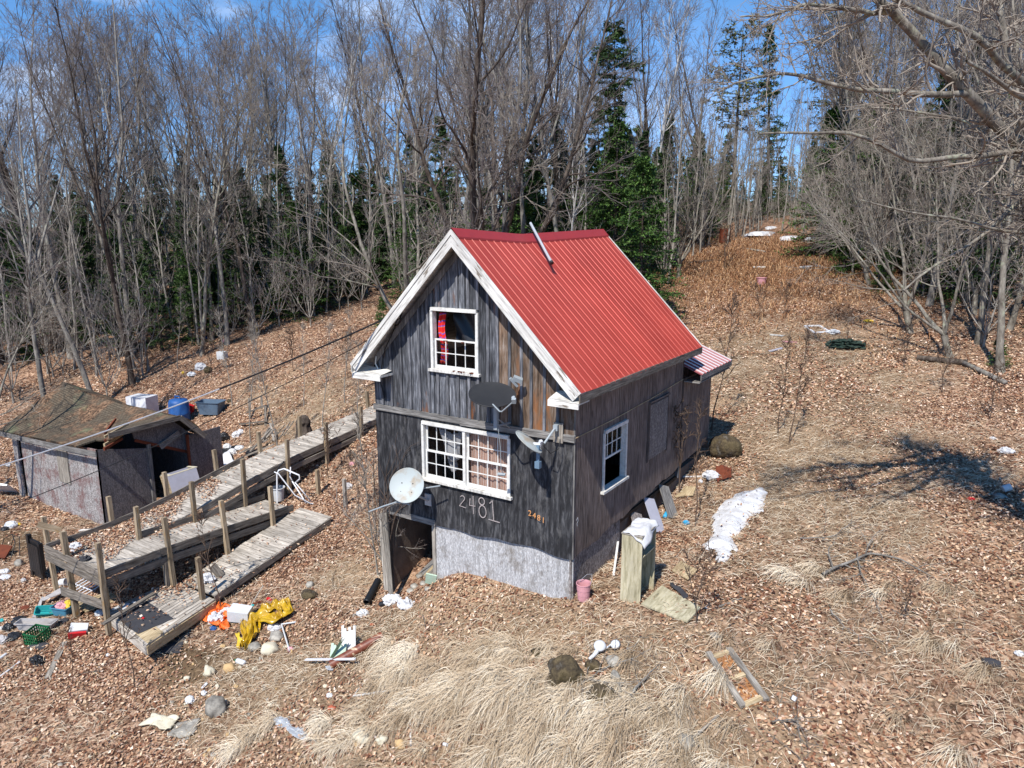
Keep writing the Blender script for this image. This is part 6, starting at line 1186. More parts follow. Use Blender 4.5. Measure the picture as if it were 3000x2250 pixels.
# white lamp fixture on the slope
p = G(*z3(1395, 1135)); t = thing('lamp_fixture', 'white plastic lamp fixture lying on the front slope', 'lamp', p); mb = MB(); mb.lathe(frame((p.x, p.y, p.z+.14), 0, .5, .2), [(.001, .05), (.05, .045), (.09, .02), (.10, -.01), (.001, -.02)], 20); mb.build('shade', M['white_plastic'], t, smooth=True)
mb = MB(); mb.tube([p+Vector((0, -.02, .12)), p+Vector((-.03, -.12, .04)), p+Vector((-.07, -.22, .0))], .04, .025, n=10); mb.build('neck', M['white_plastic'], t, smooth=True); q = G(*z3(1478, 1108)); mb = MB(); mb.lathe(frame((q.x, q.y, q.z+.08), 0, .7), [(.001, .03), (.06, .02), (.085, -.01), (.001, -.02)], 18); mb.build('rose', M['white_plastic'], t, smooth=True)
mb = MB(); mb.tube([p+Vector((.08, .02, .1)), q+Vector((-.05, 0, .08))], .012, n=6); mb.build('stem', M['white_plastic'], t)
def can(label, px, py, r_, l_, mat='white_plastic', rz=0, ry=1.4, cat_='can', name='can'):
    p = G(px, py); mb = MB(); mb.lathe(frame((p.x, p.y, p.z+r_), rz, 0, ry), [(.001, -l_/2), (r_, -l_/2), (r_, l_/2), (r_*.9, l_/2), (r_*.88, l_/2-.02), (.001, l_/2-.03)], 16); return tag(mb.build(name, M[mat], None, M=Matrix.Translation(p)), label, cat_)
can('white tin can lying in the right foreground leaves', 2326, 2052, .035, .06, 'white_enamel', 1, .6); can('white plastic cup tipped over at the right border', 2948, 1440, .075, .16, 'white_plastic', .5, 1.2, 'cup', 'cup'); can('white tube end in the leaves near the bottom centre', 1305, 2185, .025, .07)
wad('red_scrap', 'crumpled red scrap in the leaves at the far right', 'scrap', *z4(1925, 1592), 20, 9, 'red_plastic', 3); wad('white_rag', 'twisted white rag on the shadowed leaves at the far right', 'rag', *z4(2115, 1340), 34, 20, 'cloth', 9, rough=.9, asp=.4); wad('white_rag', 'little white rag above the twisted one at the far right', 'rag', *z4(2045, 1266), 18, 9, 'cloth', 8)
wad('white_scrap', 'white scrap at the right border above the slate slab', 'scrap', 2985, 1918, 22, 16, 'white_plastic', 5)
# field behind
f4 = [G(*z4(*q), .04) for q in ((1027, 660), (1105, 658), (1158, 690), (1078, 696))]; t = thing('window_frame', 'empty white metal window frame lying in the middle of the field', 'frame', f4[0])
for i in range(4): mb = MB(); mb.beam(f4[i], f4[(i+1) % 4], .07, .05); mb.build('rail', M['white_enamel'], t)
wad('blue_white_rag', 'blue and white rag beside the empty white frame', 'rag', *z4(1183, 695), 30, 14, plain.__name__ and 'white_plastic', 3, rough=.9); wad('yellow_scrap', 'crumpled yellow scrap at the right side of the field', 'scrap', *z4(1372, 632), 24, 9, 'yellow_plastic', 4, asp=.6)
wad('netting_heap', 'dark heap of green wire netting in the field', 'netting', *z4(1250, 765), 84, 26, 'mesh_green', 5, rough=.9, freq=4)
bin_('tub', 'whitish pink tub standing far off in the clearing', 'tub', *z4(792, 436), .44, .44, .34, 0, 'pink_plastic', .8, rnd_=1)
t = thing('rusty_barrel', 'rusty orange burn barrel at the far left end of the clearing', 'barrel', G(*z4(595, 205))); p = G(*z4(595, 205)); mb = MB(); mb.lathe(frame(p), [(.33, 0), (.33, .3), (.345, .31), (.33, .33), (.33, .85), (.30, .85), (.29, .1), (.001, .1)], 18); mb.build('body', M['rust'], t, smooth=False)
mb = MB(); mb.box(frame(p+Vector((.05, -.1, .95)), .3, .2), (.4, .25, .16)); mb.build('charred_board', M['plank'], t)
for a, b, w_, mt, lb in ((z4(1632, 842), z4(1905, 868), .085, 'bark_dark', 'dark rotten log at the right side of the field'), (z4(1870, 860), z4(2110, 975), .07, 'bark', 'grey log sloping down behind the dark rotten one'), (z4(1000, 346), z4(1112, 340), .06, 'birch', 'thin pale log below the low fir'), (z4(748, 346), z4(818, 345), .06, 'birch', 'short pale log in the brown ferns'),
                     (z4(330, 322), z4(582, 306), .06, 'bark_dark', 'long dark fallen pole at the left edge of the clearing'), (z4(690, 240), z4(812, 258), .05, 'bark_pole', 'fallen pale pole across the far ferns')):
    pipe('log', lb, 'log', a, b, w_, mt, lift=w_*1.1, hollow=False)
for a, b, lb in ((z4(845, 705), z4(912, 712), 'short white board in the field left of the empty frame'), (z4(905, 742), z4(985, 746), 'faded pink board below the short white one'), (z4(835, 795), z4(905, 778), 'broken grey board between the field saplings and the house')):
    board('scrap_board', lb, 'board', a, b, .14, .03, 'lilac_board' if 'grey' in lb else 'pink_plastic' if 'pink' in lb else 'whitep')
# big fallen branch in the right field
def fallen(label, pts, r0, seed, n1=8):
    A = np.array([list(G(*q, .09)) for q in pts]); Pl, Rl = polyP(A, r0, r0*.3, 18, seed, .02); g = np.random.default_rng(seed); b1 = grow(g, Pl, Rl, n1, (.5, 1.1), lambda L, t: .5+.4*(1-t), 7, .14, 0, .6, .1, 1, .004, .5, flat=.85); b2 = grow(g, *b1, 3, (.5, 1), lambda L, t: L*.5, 5, .15, 0, .6, .2, 1, .003, .6, flat=.8)
    for b in (b1, b2): b[0][..., 2] = np.maximum(b[0][..., 2], H(b[0][..., 0], b[0][..., 1])+.02)
    v, f = join([tubes(Pl, Rl, 7), tubes(*b1, 4), tubes(*b2, 3)]); return tag(place(bpy.data.objects.new('fallen_branch', fast_mesh('fallen_branch', v, f, mats=[M['bark']], smooth=True))), label, 'branch')
fallen('forked dead branch lying across the right field', [z5(1120, 640), z5(1290, 560), z5(1400, 520), z5(1560, 560), z5(1730, 660)], .03, 1, 10); fallen('thin curved branch below the forked dead one', [z5(1310, 520), z5(1330, 640), z5(1400, 760), z5(1450, 900)], .014, 2, 6); fallen('thin dark branch upper right of the snow patch', [z5(1000, 440), z5(1180, 430), z5(1330, 330)], .013, 3, 7)
fallen('dead branch between the forked one and the wooden frame', [z5(1160, 830), z5(1230, 910), z5(1330, 980)], .012, 4, 5); fallen('dead twiggy branch over the mossy rocks of the front slope', [z3(1270, 1340), z3(1420, 1240), z3(1600, 1100)], .014, 5, 9)
fallen('long dead branch rising across the stalks of the front slope', [z3(1470, 1500), z3(1560, 1390), z3(1710, 1220)], .018, 6, 3); fallen('grey twiggy brush pile near the bottom of the right field', [z5(850, 1440), z5(930, 1420), z5(1010, 1450)], .010, 7, 14)
for a, b, w_, lb in ((z5(285, 1640), z5(560, 1385), .05, 'long grey stick leaning over the round bottom stone'), (z5(565, 795), z5(705, 745), .03, 'thin grey strip in the leaves below the tray'), (c4(1690, 1402), c4(2230, 1318), .035, 'long white stick in the foreground grass'), (z3(375, 1640), z3(372, 1410), .03, 'bleached stick pointing to the bottom edge'), (z3(375, 1410), z3(475, 1255), .03, 'bleached stick rising from the other toward the house'), (c4(1690, 1400), c4(1870, 1180), .015, 'thin straw pale stalk beside the long white stick')):
    board('stick', lb, 'stick', a, b, w_, w_*.6, 'oldgrey' if 'grey' in lb else 'whitep', taper=.6)
# ------------------------------------------------------------------ left side: things strewn round the ramp and shed
def boxth(name, label, cat_, p, size, rz, mat, tilt=(0, 0), group=None, parent=None, lid=True):
    mb = MB(); mb.box(frame((p[0], p[1], p[2]+size[2]/2), rz, *tilt), size); o = mb.build(name, M[mat], parent, M=Matrix.Translation(Vector(p))); 
    return tag(o, label, cat_, group) if parent is None else o
# milk crate
def crate(label, p, rz, tilt, mat, S=(.34, .34, .27)):
    mb = MB(); Mx = frame((p.x, p.y, p.z), rz, *tilt); a, b, c = S; t_ = .012
    for k in range(2):
        for sx in (-1, 1):
            for i in range(7): f_ = -1+2*i/6; q = (sx*a/2, f_*b/2) if k else (f_*a/2, sx*b/2); mb.box(Mx @ Matrix.Translation((q[0], q[1], c/2)), (t_*1.5, t_*1.5, c), .5)
            for z_, h in ((.02, .035), (c*.36, .02), (c*.64, .02), (c-.02, .045)):
                mb.box(Mx @ Matrix.Translation((0 if not k else sx*a/2, sx*b/2 if not k else 0, z_)), ((a if not k else t_), (t_ if not k else b), h), .5)
    for i in range(6): mb.box(Mx @ Matrix.Translation((0, -b/2+b*(i+.5)/6, .01)), (a, .014, .012), .5); mb.box(Mx @ Matrix.Translation((-a/2+a*(i+.5)/6, 0, .01)), (.014, b, .012), .5)
    return tag(mb.build('milk_crate', M[mat], None, M=Matrix.Translation(p)), label, 'crate')
crate('dark green plastic milk crate on the leaves at the left border', G(*c3(355, 1190)), .35, (.12, .05), 'green_plastic')
p = G(*c3(345, 1085)); bin_('planter_trough', 'long white plastic planter trough behind the green milk crate', 'planter', 0, 0, .82, .22, .17, .55, 'grey_plastic', .86, (.0, .0), p=p, rnd_=.12)
p = G(*c3(430, 950)); bin_('storage_bin', 'turquoise open plastic bin beside the blue one', 'bin', 0, 0, .42, .28, .12, .95, 'teal_plastic', .85, (.2, .15), p=p, rnd_=.2)
p = G(*c3(597, 945)); t_ = bin_('storage_bin', 'blue plastic bin holding pink and yellow toys', 'bin', 0, 0, .42, .32, .20, .35, 'blue_bin_plastic', .85, p=p, rnd_=.2)
wad('toy', 'pink toy lying in the blue bin', 'toy', 0, 0, 42, 30, 'pink_plastic', 3, p=p+Vector((-.08, .0, .10))); wad('toy', 'yellow toy lying in the blue bin', 'toy', 0, 0, 26, 34, 'yellow_plastic', 4, p=p+Vector((.07, .08, .12)))
sheet('bent_gutter', 'bent white plastic panel leaning over the turquoise bin', 'panel', [c3(380, 870), c3(590, 745), c3(600, 800), c3(420, 880)], 'grey_plastic', .16, .02, 8, .012, 2); sheet('bent_gutter', 'narrow white plastic strip left of the turquoise bin', 'panel', [c3(300, 1000), c3(395, 800), c3(410, 815), c3(335, 1000)], 'grey_plastic', .06, .02, 8, .02, 4)
p = G(*c3(740, 1130)); t = thing('jug', 'white jug with a red base lying before the ramp', 'jug', p); mb = MB(); mb.box(frame((p.x, p.y, p.z+.12), .9, .35, .1), (.34, .24, .17), .5, taper=.75); mb.build('body', M['white_plastic'], t); mb = MB(); mb.box(frame((p.x+.08, p.y-.09, p.z+.05), .9, .35, .1), (.34, .05, .15), .5); mb.build('base', M['red_plastic'], t)
wad('foam_scrap', 'white foam piece with yellow at the far left below the shed', 'foam', *c3(105, 135), 38, 22, 'white_plastic', 5, rough=.25); wad('yellow_scrap', 'yellow scrap beside the white foam at the far left', 'scrap', *c3(175, 120), 13, 8, 'yellow_plastic', 5)
# black upholstered panel on end
p = G(*c3(350, 625)); t = thing('upright_mattress', 'black framed panel standing on end beside the far corner of the ramp', 'panel', p); mb = MB(); h_ = 1.12; mb.abox(p+Vector((-.34, .0, 0)), p+Vector((-.24, .10, h_+.02)), 'z', .5); mb.abox(p+Vector((-.22, .03, .05)), p+Vector((.22, .09, h_-.08)), 'z', .5); mb.abox(p+Vector((.22, .0, .25)), p+Vector((.30, .10, h_-.1)), 'z', .5); mb.build('frame_board', M['black'], t)
mb = MB(); mb.grid(lambda u, v: p+Vector((-.24+.5*u, -.01-.015*abs(math.sin(u*16)), .2+.75*v)), 20, 6); mb.build('plastic_cover', M['black'], t, smooth=True)
# wire chair frame + brown board at far left
p = G(*c3(60, 420)); t = thing('folding_chair', 'rusty wire frame chair overturned at the left border', 'chair', p); mb = MB(); mb.tube([p+Vector(q) for q in ((-.4, 0, .02), (-.25, .1, .45), (.05, .2, .62), (.42, .1, .50), (.5, -.1, .1), (.3, -.2, .02))], .011, n=6); mb.tube([p+Vector(q) for q in ((-.3, .2, .02), (-.1, .3, .5), (.2, .3, .55), (.45, .15, .1))], .011, n=6); mb.build('wire_frame', M['black'], t)
mb = MB(); mb.box(frame((p.x-.15, p.y-.1, p.z+.18), .6, .5, .2), (.5, .42, .05)); mb.build('seat', M['rust'], t)
can('white paint pot lying below the ramp landing', *c3(595, 680), .09, .18, 'white_plastic', .3, 1.3, 'pot', 'pot')
board('old_plank', 'grey pointed plank with a yellow end in the lower left leaves', 'plank', c3(440, 1550), c3(602, 1215), .11, .03, 'oldgrey', taper=1.0); wad('dark_cloth', 'black sodden cloth on the lower left leaves', 'cloth', *c3(345, 1390), 48, 22, 'black', 7, rough=.8, asp=.5); sheet('shingle_scrap', 'dark roofing scrap below the green milk crate', 'roofing', [c3(245, 1270), c3(320, 1225), c3(455, 1225), c3(390, 1290)], 'felt', .04, .02, 8, .01)
pipe('white_pipe', 'white pipe piece with black fitting at the bottom left border', 'pipe', c3(-20, 1545), c3(185, 1395), .018, 'white_plastic'); pipe('white_pipe', 'short white elbow pipe at the left border', 'pipe', c3(-10, 1375), c3(60, 1325), .03, 'white_plastic')
for k, (a, b, w_, h_, mt, lb) in enumerate(((80, 1090, 34, 26, 'black', 'torn black plastic left of the green crate'), (135, 1160, 44, 18, 'black', 'flat black plastic piece below the torn one'), (180, 1010, 46, 14, 'black', 'black flat case behind the long white planter'), (25, 1200, 34, 26, 'grey_plastic', 'grey plastic lump at the left border'), (20, 1010, 16, 10, 'teal_plastic', 'pale blue card at the left border'), (10, 1085, 16, 10, 'white_plastic', 'white card just below the pale blue one'),
                                        (245, 895, 32, 12, 'rust', 'red brown book lying in the leaves'), (220, 645, 16, 14, 'grey_plastic', 'small grey block in the left leaves'), (40, 560, 30, 14, 'white_plastic', 'white scrap below the overturned chair'), (50, 610, 34, 10, 'white_plastic', 'flat white scrap at the left border under the chair'), (45, 165, 24, 12, 'black', 'black bundle left of the white foam'), (590, 1015, 30, 12, 'felt', 'dark flat scrap behind the red and white jug'), (1000, 1330, 12, 9, 'white_plastic', 'white chip in the leaves before the platform'), (925, 950, 30, 18, 'white_plastic', 'white paper wad at the back corner of the platform'))):
    wad('scrap', lb, 'scrap', *c3(a, b), w_, h_, mt, k+20, rough=.35)
# white rack and pallet under the landing
p = G(*c3(760, 740)); t = thing('wire_rack', 'white wire rack lying under the ramp landing', 'rack', p); mb = MB()
for k in range(6): mb.tube([p+Vector((-.35+.14*k, -.2, .05)), p+Vector((-.28+.14*k, .3, .2))], .012, n=5)
for s_ in (-.2, .05, .3): mb.tube([p+Vector((-.4, s_, .06+s_*.2)), p+Vector((.42, s_, .12+s_*.2))], .014, n=5)
mb.build('rack_wires', M['white_enamel'], t)
p = G(*c3(870, 870)); t = thing('pallet', 'half buried slatted pallet in the gap behind the tall front post', 'pallet', p)
for k in range(6): mb = MB(); mb.box(frame((p.x-.30+.11*k, p.y+.1, p.z+.06), 1.45), (.8, .08, .02)); mb.build('slat', M['plank'], t)
sheet('red_scrap', 'red plastic scrap on the slatted pallet', 'scrap', [c3(760, 850), c3(810, 840), c3(830, 860), c3(770, 870)], 'red_plastic', .12, .01, 3)
# on the ramp boards
def onz(px, py, z): v = atz(px, py, z); return Vector(v)
wad('paper_wad', 'crumpled white paper on the ramp landing leaves', 'paper', 0, 0, 34, 20, 'cloth', 3, p=onz(*c3(695, 335), -.6), rough=.8); wad('paper_wad', 'small white paper below the crumpled one on the landing', 'paper', 0, 0, 16, 10, 'cloth', 4, p=onz(*c3(670, 375), -.6)); wad('brown_scrap', 'brown rag on the landing near the end boards', 'rag', 0, 0, 30, 14, 'felt', 6, p=onz(*c3(790, 440), -.6), rough=.8)
A, B_ = onz(*c3(955, 1080), -1.50), onz(*c3(1432, 768), -1.42); mb = MB(); mb.beam(A+Vector((0, 0, .10)), B_+Vector((0, 0, .05)), .10, .03); tag(mb.build('loose_board', M['joist'], None, M=Matrix.Translation(A)), 'grey loose board lying across the corner of the near platform', 'board')
for a, lb in ((((1115, 905), (1165, 850), (1205, 850), (1160, 910)), 'white paper sheet on the back corner of the platform'), (((1215, 840), (1235, 830), (1262, 838), (1240, 850)), 'tiny white paper scrap on the platform leaves')):
    sheet('paper_sheet', lb, 'paper', [onz(*c3(*q), -1.475) for q in a], 'white_plastic', .012, .004, 3, .003)
for k, a in enumerate(((1062, 898), (1108, 878))): mb = MB(); q = onz(*c3(*a), -1.47); mb.lathe(frame(q), [(.05, 0), (.05, .015), (.025, .015), (.025, 0)], 14); tag(mb.build('plastic_ring', M['white_plastic'], None, M=Matrix.Translation(q)), ['left one of two small white rings on the platform corner', 'right one of two small white rings on the platform corner'][k], 'ring')
wad('red_flower', 'small red scrap on the black felt patch of the platform', 'scrap', 0, 0, 9, 5, 'red_plastic', 2, p=onz(*c3(1325, 985), -1.48))
q = onz(*c4(350, 320), -1.38); wad('white_cloth', 'white crumpled cloth on the edge of the lower ramp', 'cloth', 0, 0, 40, 26, 'cloth', 8, p=q, rough=.8); mb = MB(); mb.box(frame(q+Vector((.02, .22, .16)), .2, .2, .9), (.34, .14, .12)); tag(mb.build('brown_box', M['joist'], None, M=Matrix.Translation(q)), 'brown wooden box tipped over the white cloth on the ramp edge', 'box')
sheet('felt_sheet', 'dark roofing felt sheet lying before the near platform', 'roofing felt', [c3(1395, 1330), c3(1540, 1085), c3(1735, 1090), c3(1670, 1310)], 'felt', .03, .02, 12, .01)
# orange bag, foam box, gold tarp
def pw(px, py, dx=0, dy=0, dz=0): p = G(px, py); return p+Vector((dx, dy, dz))
sheet('orange_bag', 'torn orange plastic bag spilling white cloth beside the platform', 'bag', [c4(275, 680), c4(430, 560), c4(640, 600), c4(480, 810)], 'orange_plastic', .04, .05, 26, .004, 3, 7, .10)
wad('white_cloth', 'grey white clothing bundled in the orange bag', 'cloth', *c4(430, 700), 44, 34, 'cloth', 12, rough=.9, freq=3); wad('white_cloth', 'printed white cloth right of the bundle in the orange bag', 'cloth', *c4(530, 640), 40, 26, 'cloth', 13, rough=.8, freq=3); wad('blue_wrapper', 'blue wrapper at the bottom of the orange bag', 'wrapper', *c4(395, 765), 22, 8, 'blue_plastic', 2)
p = G(*c4(650, 690)); mb = MB(); mb.box(frame((p.x, p.y, p.z+.17), .5, .15, .1), (.44, .30, .26), .5, taper=.93); mb.build('foam_box', M['white_plastic'], None, M=Matrix.Translation(p)); o = bpy.data.objects.get('foam_box'); tag(o, 'white foam box between the orange bag and the gold tarp', 'box')
board('teal_strip', 'teal strip leaning between the foam box and the gold tarp', 'strip', c4(720, 690), c4(770, 620), .06, .02, 'teal_plastic', .2); board('stick', 'thin pale stick leaning over the gold tarp', 'stick', c4(640, 770), c4(862, 470), .018, .012, 'oldgrey', .12, dzb=.15)
def tarp(label, pts, wid, mat, seed):
    C_ = [G(*q) for q in pts]; A_ = np.array([list(c) for c in C_]); t = np.linspace(0, 1, len(C_)); mb = MB()
    def f(u, v):
        c = np.array([np.interp(u, t, A_[:, i]) for i in range(3)]); e = np.array([np.interp(min(u+.05, 1), t, A_[:, i]) for i in range(3)])-np.array([np.interp(max(u-.05, 0), t, A_[:, i]) for i in range(3)]); s_ = np.array([-e[1], e[0], 0]); s_ /= np.linalg.norm(s_)+1e-9
        w_ = float(np.interp(u, np.linspace(0, 1, len(wid)), wid)); x = (v-.5)*w_; P_ = np.array([[u*9, v*3.4, seed]]); fold = abs(float(fbm(P_*1.3, seed, 3)[0])); ridge = abs(math.sin(v*9+u*5+2*float(vnoise(P_, seed)[0])))
        p = c+s_*x*(1+.25*float(vnoise(P_*2, 3)[0])); return Vector((p[0], p[1], p[2]+.02+.16*fold+.045*ridge*(1-abs(2*v-1)**3)))
    mb.grid(f, 70, 26); return tag(mb.build('tarp', M[mat], None, smooth=True, solid=.004, M=Matrix.Translation(C_[0])), label, 'tarp')
tarp('shiny gold plastic tarp crumpled in a bent heap right of the foam box', [c4(660, 985), c4(740, 850), c4(740, 700), c4(860, 670), c4(980, 700), c4(1080, 650), c4(1050, 560), c4(940, 590), c4(840, 610)], [.16, .34, .46, .46, .42, .34, .34, .40, .2], 'gold', 4)
sheet('yellow_scrap', 'orange yellow plastic flap at the foot of the gold tarp', 'scrap', [c4(590, 830), c4(650, 830), c4(665, 930), c4(620, 960)], 'yellow_plastic', .04, .03, 8, .004, 2, 6, .04); wad('red_scrap', 'bright red scrap above the gold tarp', 'scrap', *c4(912, 496), 19, 9, 'red_plastic', 5, asp=.5)
board('brown_branch', 'dark brown wooden slat behind the gold tarp', 'slat', c4(640, 590), c4(850, 520), .05, .03, 'rust'); wad('white_rag', 'white rag scraps between the gold tarp and the white sticks', 'rag', *c4(960, 760), 34, 14, 'cloth', 5, rough=.8)
mb = MB(); q0, q1, q2 = G(*c4(1160, 722), .05), G(*c4(1028, 755), .08), G(*c4(1100, 985), .05); mb.tube([q0, q1], .016, n=6); mb.tube([q1, q2], .016, n=6); tag(mb.build('bent_white_stick', M['white_plastic'], None, M=Matrix.Translation(q1)), 'white plastic stick bent at a right angle below the gold tarp', 'stick'); wad('white_flower', 'white and pink wad at the lower end of the bent white stick', 'scrap', *c4(1110, 965), 18, 14, 'pink_plastic', 5)
p = G(*c4(650, 1095)); t = thing('bottle', 'white plastic bottle with a green cap lying by the tan stone', 'bottle', p); mb = MB(); mb.lathe(frame((p.x, p.y, p.z+.055), .1, 0, 1.57), [(.001, .12), (.045, .12), (.052, .10), (.052, -.09), (.02, -.12), (.001, -.12)], 16); mb.build('body', M['white_plastic'], t, smooth=True); mb = MB(); mb.lathe(frame((p.x, p.y, p.z+.055), .1, 0, 1.57), [(.024, -.115), (.024, -.15), (.001, -.15)], 12); mb.build('cap', M['green_plastic'], t)
wad('white_cup', 'white plastic scrap lying at the lower left of the rubble stones', 'scrap', *c4(180, 1440), 28, 22, 'white_plastic', 4); wad('white_scrap', 'white folded scrap above the big round grey stone', 'scrap', *c4(310, 1370), 18, 15, 'white_plastic', 6); sheet('white_sheet', 'thin white slip of plastic left of the folded scrap', 'scrap', [c4(280, 1325), c4(330, 1275), c4(345, 1285), c4(300, 1335)], 'white_plastic', .03, .01, 4)
sheet('foam_sheet', 'torn cream white foam sheet near the bottom left corner', 'foam', [(415, 2135), (450, 2095), (530, 2110), (500, 2145)], 'stone_pale', .05, .03, 14, .03, 3, 5, .05); sheet('stone_flat', 'flat grey broken slab right of the cream foam sheet', 'slab', [(490, 2160), (520, 2125), (590, 2110), (560, 2160)], 'stone', .03, .02, 8, .03, 5, 5, .03)
wad('silver_foil', 'crushed silver foil sheet in the bottom foreground', 'foil', 830, 2120, 56, 14, 'galv', 4, rough=.9, asp=.5); wad('silver_foil', 'long grey foil strip right of the crushed silver one', 'foil', 880, 2150, 80, 10, 'galv', 6, rough=.9, asp=.35); wad('white_scrap', 'small white chip with a dark shadow above the brick pieces', 'scrap', *c4(1470, 1385), 22, 8, 'white_plastic', 3)
# pipes and boards right of the tarp
pipe('drain_pipe', 'rust brown metal pipe lying on the front slope', 'pipe', c4(1480, 1140), c4(1965, 868), .085, 'pipe'); 
A, B_ = G(*c4(1252, 1108), .13), G(*c4(1712, 1128), .18); mb = MB(); mb.beam(A, B_, .05, .02); tag(mb.build('metal_strip', M['white_enamel'], None, M=Matrix.Translation(A)), 'straight white metal strip lying over the end of the rusty pipe', 'strip')
sheet('metal_scrap', 'small grey sheet scrap under the end of the rusty pipe', 'sheet metal', [c4(1430, 1130), c4(1520, 1120), c4(1500, 1165), c4(1450, 1165)], 'galv', .04, .02, 6)
t = thing('broken_boards', 'pale green splintered boards standing behind the rusty pipe', 'boards', G(*c4(1550, 1060)))
for (a, b, w_, mt, dz) in ((c4(1545, 1050), c4(1560, 900), .30, 'mint_paint', .12), (c4(1650, 990), c4(1648, 735), .28, 'whitep', .15), (c4(1475, 1070), c4(1600, 850), .05, 'green_paint', .12), (c4(1660, 960), c4(1735, 825), .05, 'green_paint', .12)):
    A = G(*a, .03); B_ = Vector(aty(*b, A.y+.12)); x_ = (B_-A).normalized(); mb = MB(); L_ = (B_-A).length; n = 6
    for k in range(n): l_ = L_*(1-.28*((k*37) % 5)/5); y_ = Vector((.9, .35, 0)).normalized(); y_ = (y_-x_*y_.dot(x_)).normalized(); c_ = A+y_*(w_*((k+.5)/n-.5)); mb.box(axes(c_+x_*l_/2, x_, y_, x_.cross(y_)), (l_, w_/n-.001, .022), .5)
    mb.build('board', M[mt], t)
pipe('corrugated_pipe', 'black corrugated drain pipe end by the cellar doorway', 'pipe', c4(1815, 560), c4(1925, 352), .075, 'black', lift=.09, ribs=34, n=18); can('short black pipe stub right of the corrugated pipe', *c4(1965, 560), .06, .12, 'black', .4, 1.2, 'pipe', 'pipe_stub')
wad('clear_bag', 'clear plastic bag below the broken door board', 'bag', *c4(2060, 520), 48, 26, 'white_plastic', 5, rough=.9); wad('clear_bag', 'white plastic bag at the bottom of the doorway rubble', 'bag', *c4(2185, 560), 44, 30, 'cloth', 6, rough=.9); wad('clear_bag', 'small clear plastic wad under the corrugated pipe mouth', 'bag', *c4(1780, 640), 30, 20, 'white_plastic', 7, rough=.9)
for k, (a, b, mt, lb) in enumerate((((.75, .5, -.75), (1.15, .9, -.1), 'plank', 'pale board leaning in the cellar doorway'), ((1.0, .4, -.72), (1.35, .6, -.15), 'plank', 'cardboard coloured board at the right of the cellar doorway'), ((.55, .5, -.85), (.95, .8, -.35), 'belt', 'grey slatted piece inside the cellar doorway'), ((.7, .35, -.92), (1.1, .5, -.5), 'oldgrey', 'grey plank low in the cellar doorway'))):
    mb = MB(); mb.beam(a, b, .20, .03, up=(-.5, -.6, .5)); tag(mb.build('cellar_board', M[mt], None, M=Matrix.Translation(Vector(a))), lb, 'board')
q = G(*z3(490, 760)); boxth('mint_board', 'pale mint green board at the right foot of the doorway', 'board', (q.x, q.y-.03, q.z), (.22, .03, .26), .4, 'mint_paint', (.3, .2))
# white bucket and walker frame
p = G(*c2(1000, 1000)); bin_('bucket', 'white round bucket full of leaves behind the lower ramp end', 'bucket', 0, 0, .36, .36, .38, 0, 'white_plastic', .8, p=p, rnd_=1)
p = G(*c2(1150, 980)); q = lambda a, b, y_: Vector(aty(*c2(a, b), y_)); by_ = G(*c2(1015, 1085)).y; t = thing('walking_frame', 'white tubular metal walking frame tipped over at the ramp end', 'frame', G(*c2(1015, 1085)))
for nm, pts, r_ in (('tube', [q(1020, 1090, by_), q(985, 1050, by_), q(985, 760, by_), q(1000, 720, by_+.05), (q(1050, 705, by_+.1)), q(1190, 765, by_+.3), q(1195, 800, by_+.3), q(1160, 830, by_+.3)], .022), ('tube', [q(960, 735, by_-.03), q(1000, 755, by_), q(1150, 950, by_+.35), q(1300, 1030, by_+.5)], .018), ('tube', [q(1125, 820, by_+.3), q(1250, 1020, by_+.5), q(1320, 1030, by_+.55)], .018), ('tube', [q(1150, 830, by_+.3), q(1310, 1020, by_+.6)], .016), ('tube', [q(1110, 690, by_+.3), q(1105, 780, by_+.3), q(1125, 815, by_+.3)], .016), ('grip', [q(990, 720, by_+.05), q(1010, 680, by_+.1), q(1045, 640, by_+.15)], .022)):
    mb = MB(); mb.tube(pts, r_, n=8); mb.build(nm, M['white_enamel' if nm == 'tube' else 'black'], t, smooth=True)
# behind the shed and ramp
def Pd(px, py): return G(px, py)
p = Pd(*c1(1960, 355)); bin_('tote', 'large grey blue plastic tote standing open on the leaves behind the shed', 'tote', 0, 0, 1.02, .66, .52, .45, 'slate_plastic', .8, p=p, rnd_=.22, rim=.03)
p = Pd(*c1(1670, 440)); t = thing('water_barrel', 'dark blue plastic barrel behind the shed gable', 'barrel', p); mb = MB(); mb.lathe(frame((p.x, p.y, p.z)), [(.36, 0), (.40, .05), (.40, .38), (.42, .42), (.40, .46), (.39, .85), (.34, .98), (.1, 1.02), (.001, 1.02)], 20); mb.build('body', M['blue_plastic'], t, smooth=True); mb = MB(); mb.tube([p+Vector((-.12, -.05, 1.02)), p+Vector((-.12, -.05, 1.12)), p+Vector((.12, 0, 1.12)), p+Vector((.12, 0, 1.02))], .03, n=6); mb.build('handle', M['blue_plastic'], t)
p = Pd(*c1(1755, 350)); boxth('fuel_can', 'faded red fuel can between the blue barrel and the grey tote', 'fuel can', p, (.34, .2, .38), .5, 'red_plastic', (.0, .3)); p = Pd(*c1(1330, 370)); boxth('appliance', 'white topped appliance standing behind the shed roof', 'appliance', (p.x, p.y, p.z), (1.0, .7, .85), .3, 'white_enamel')
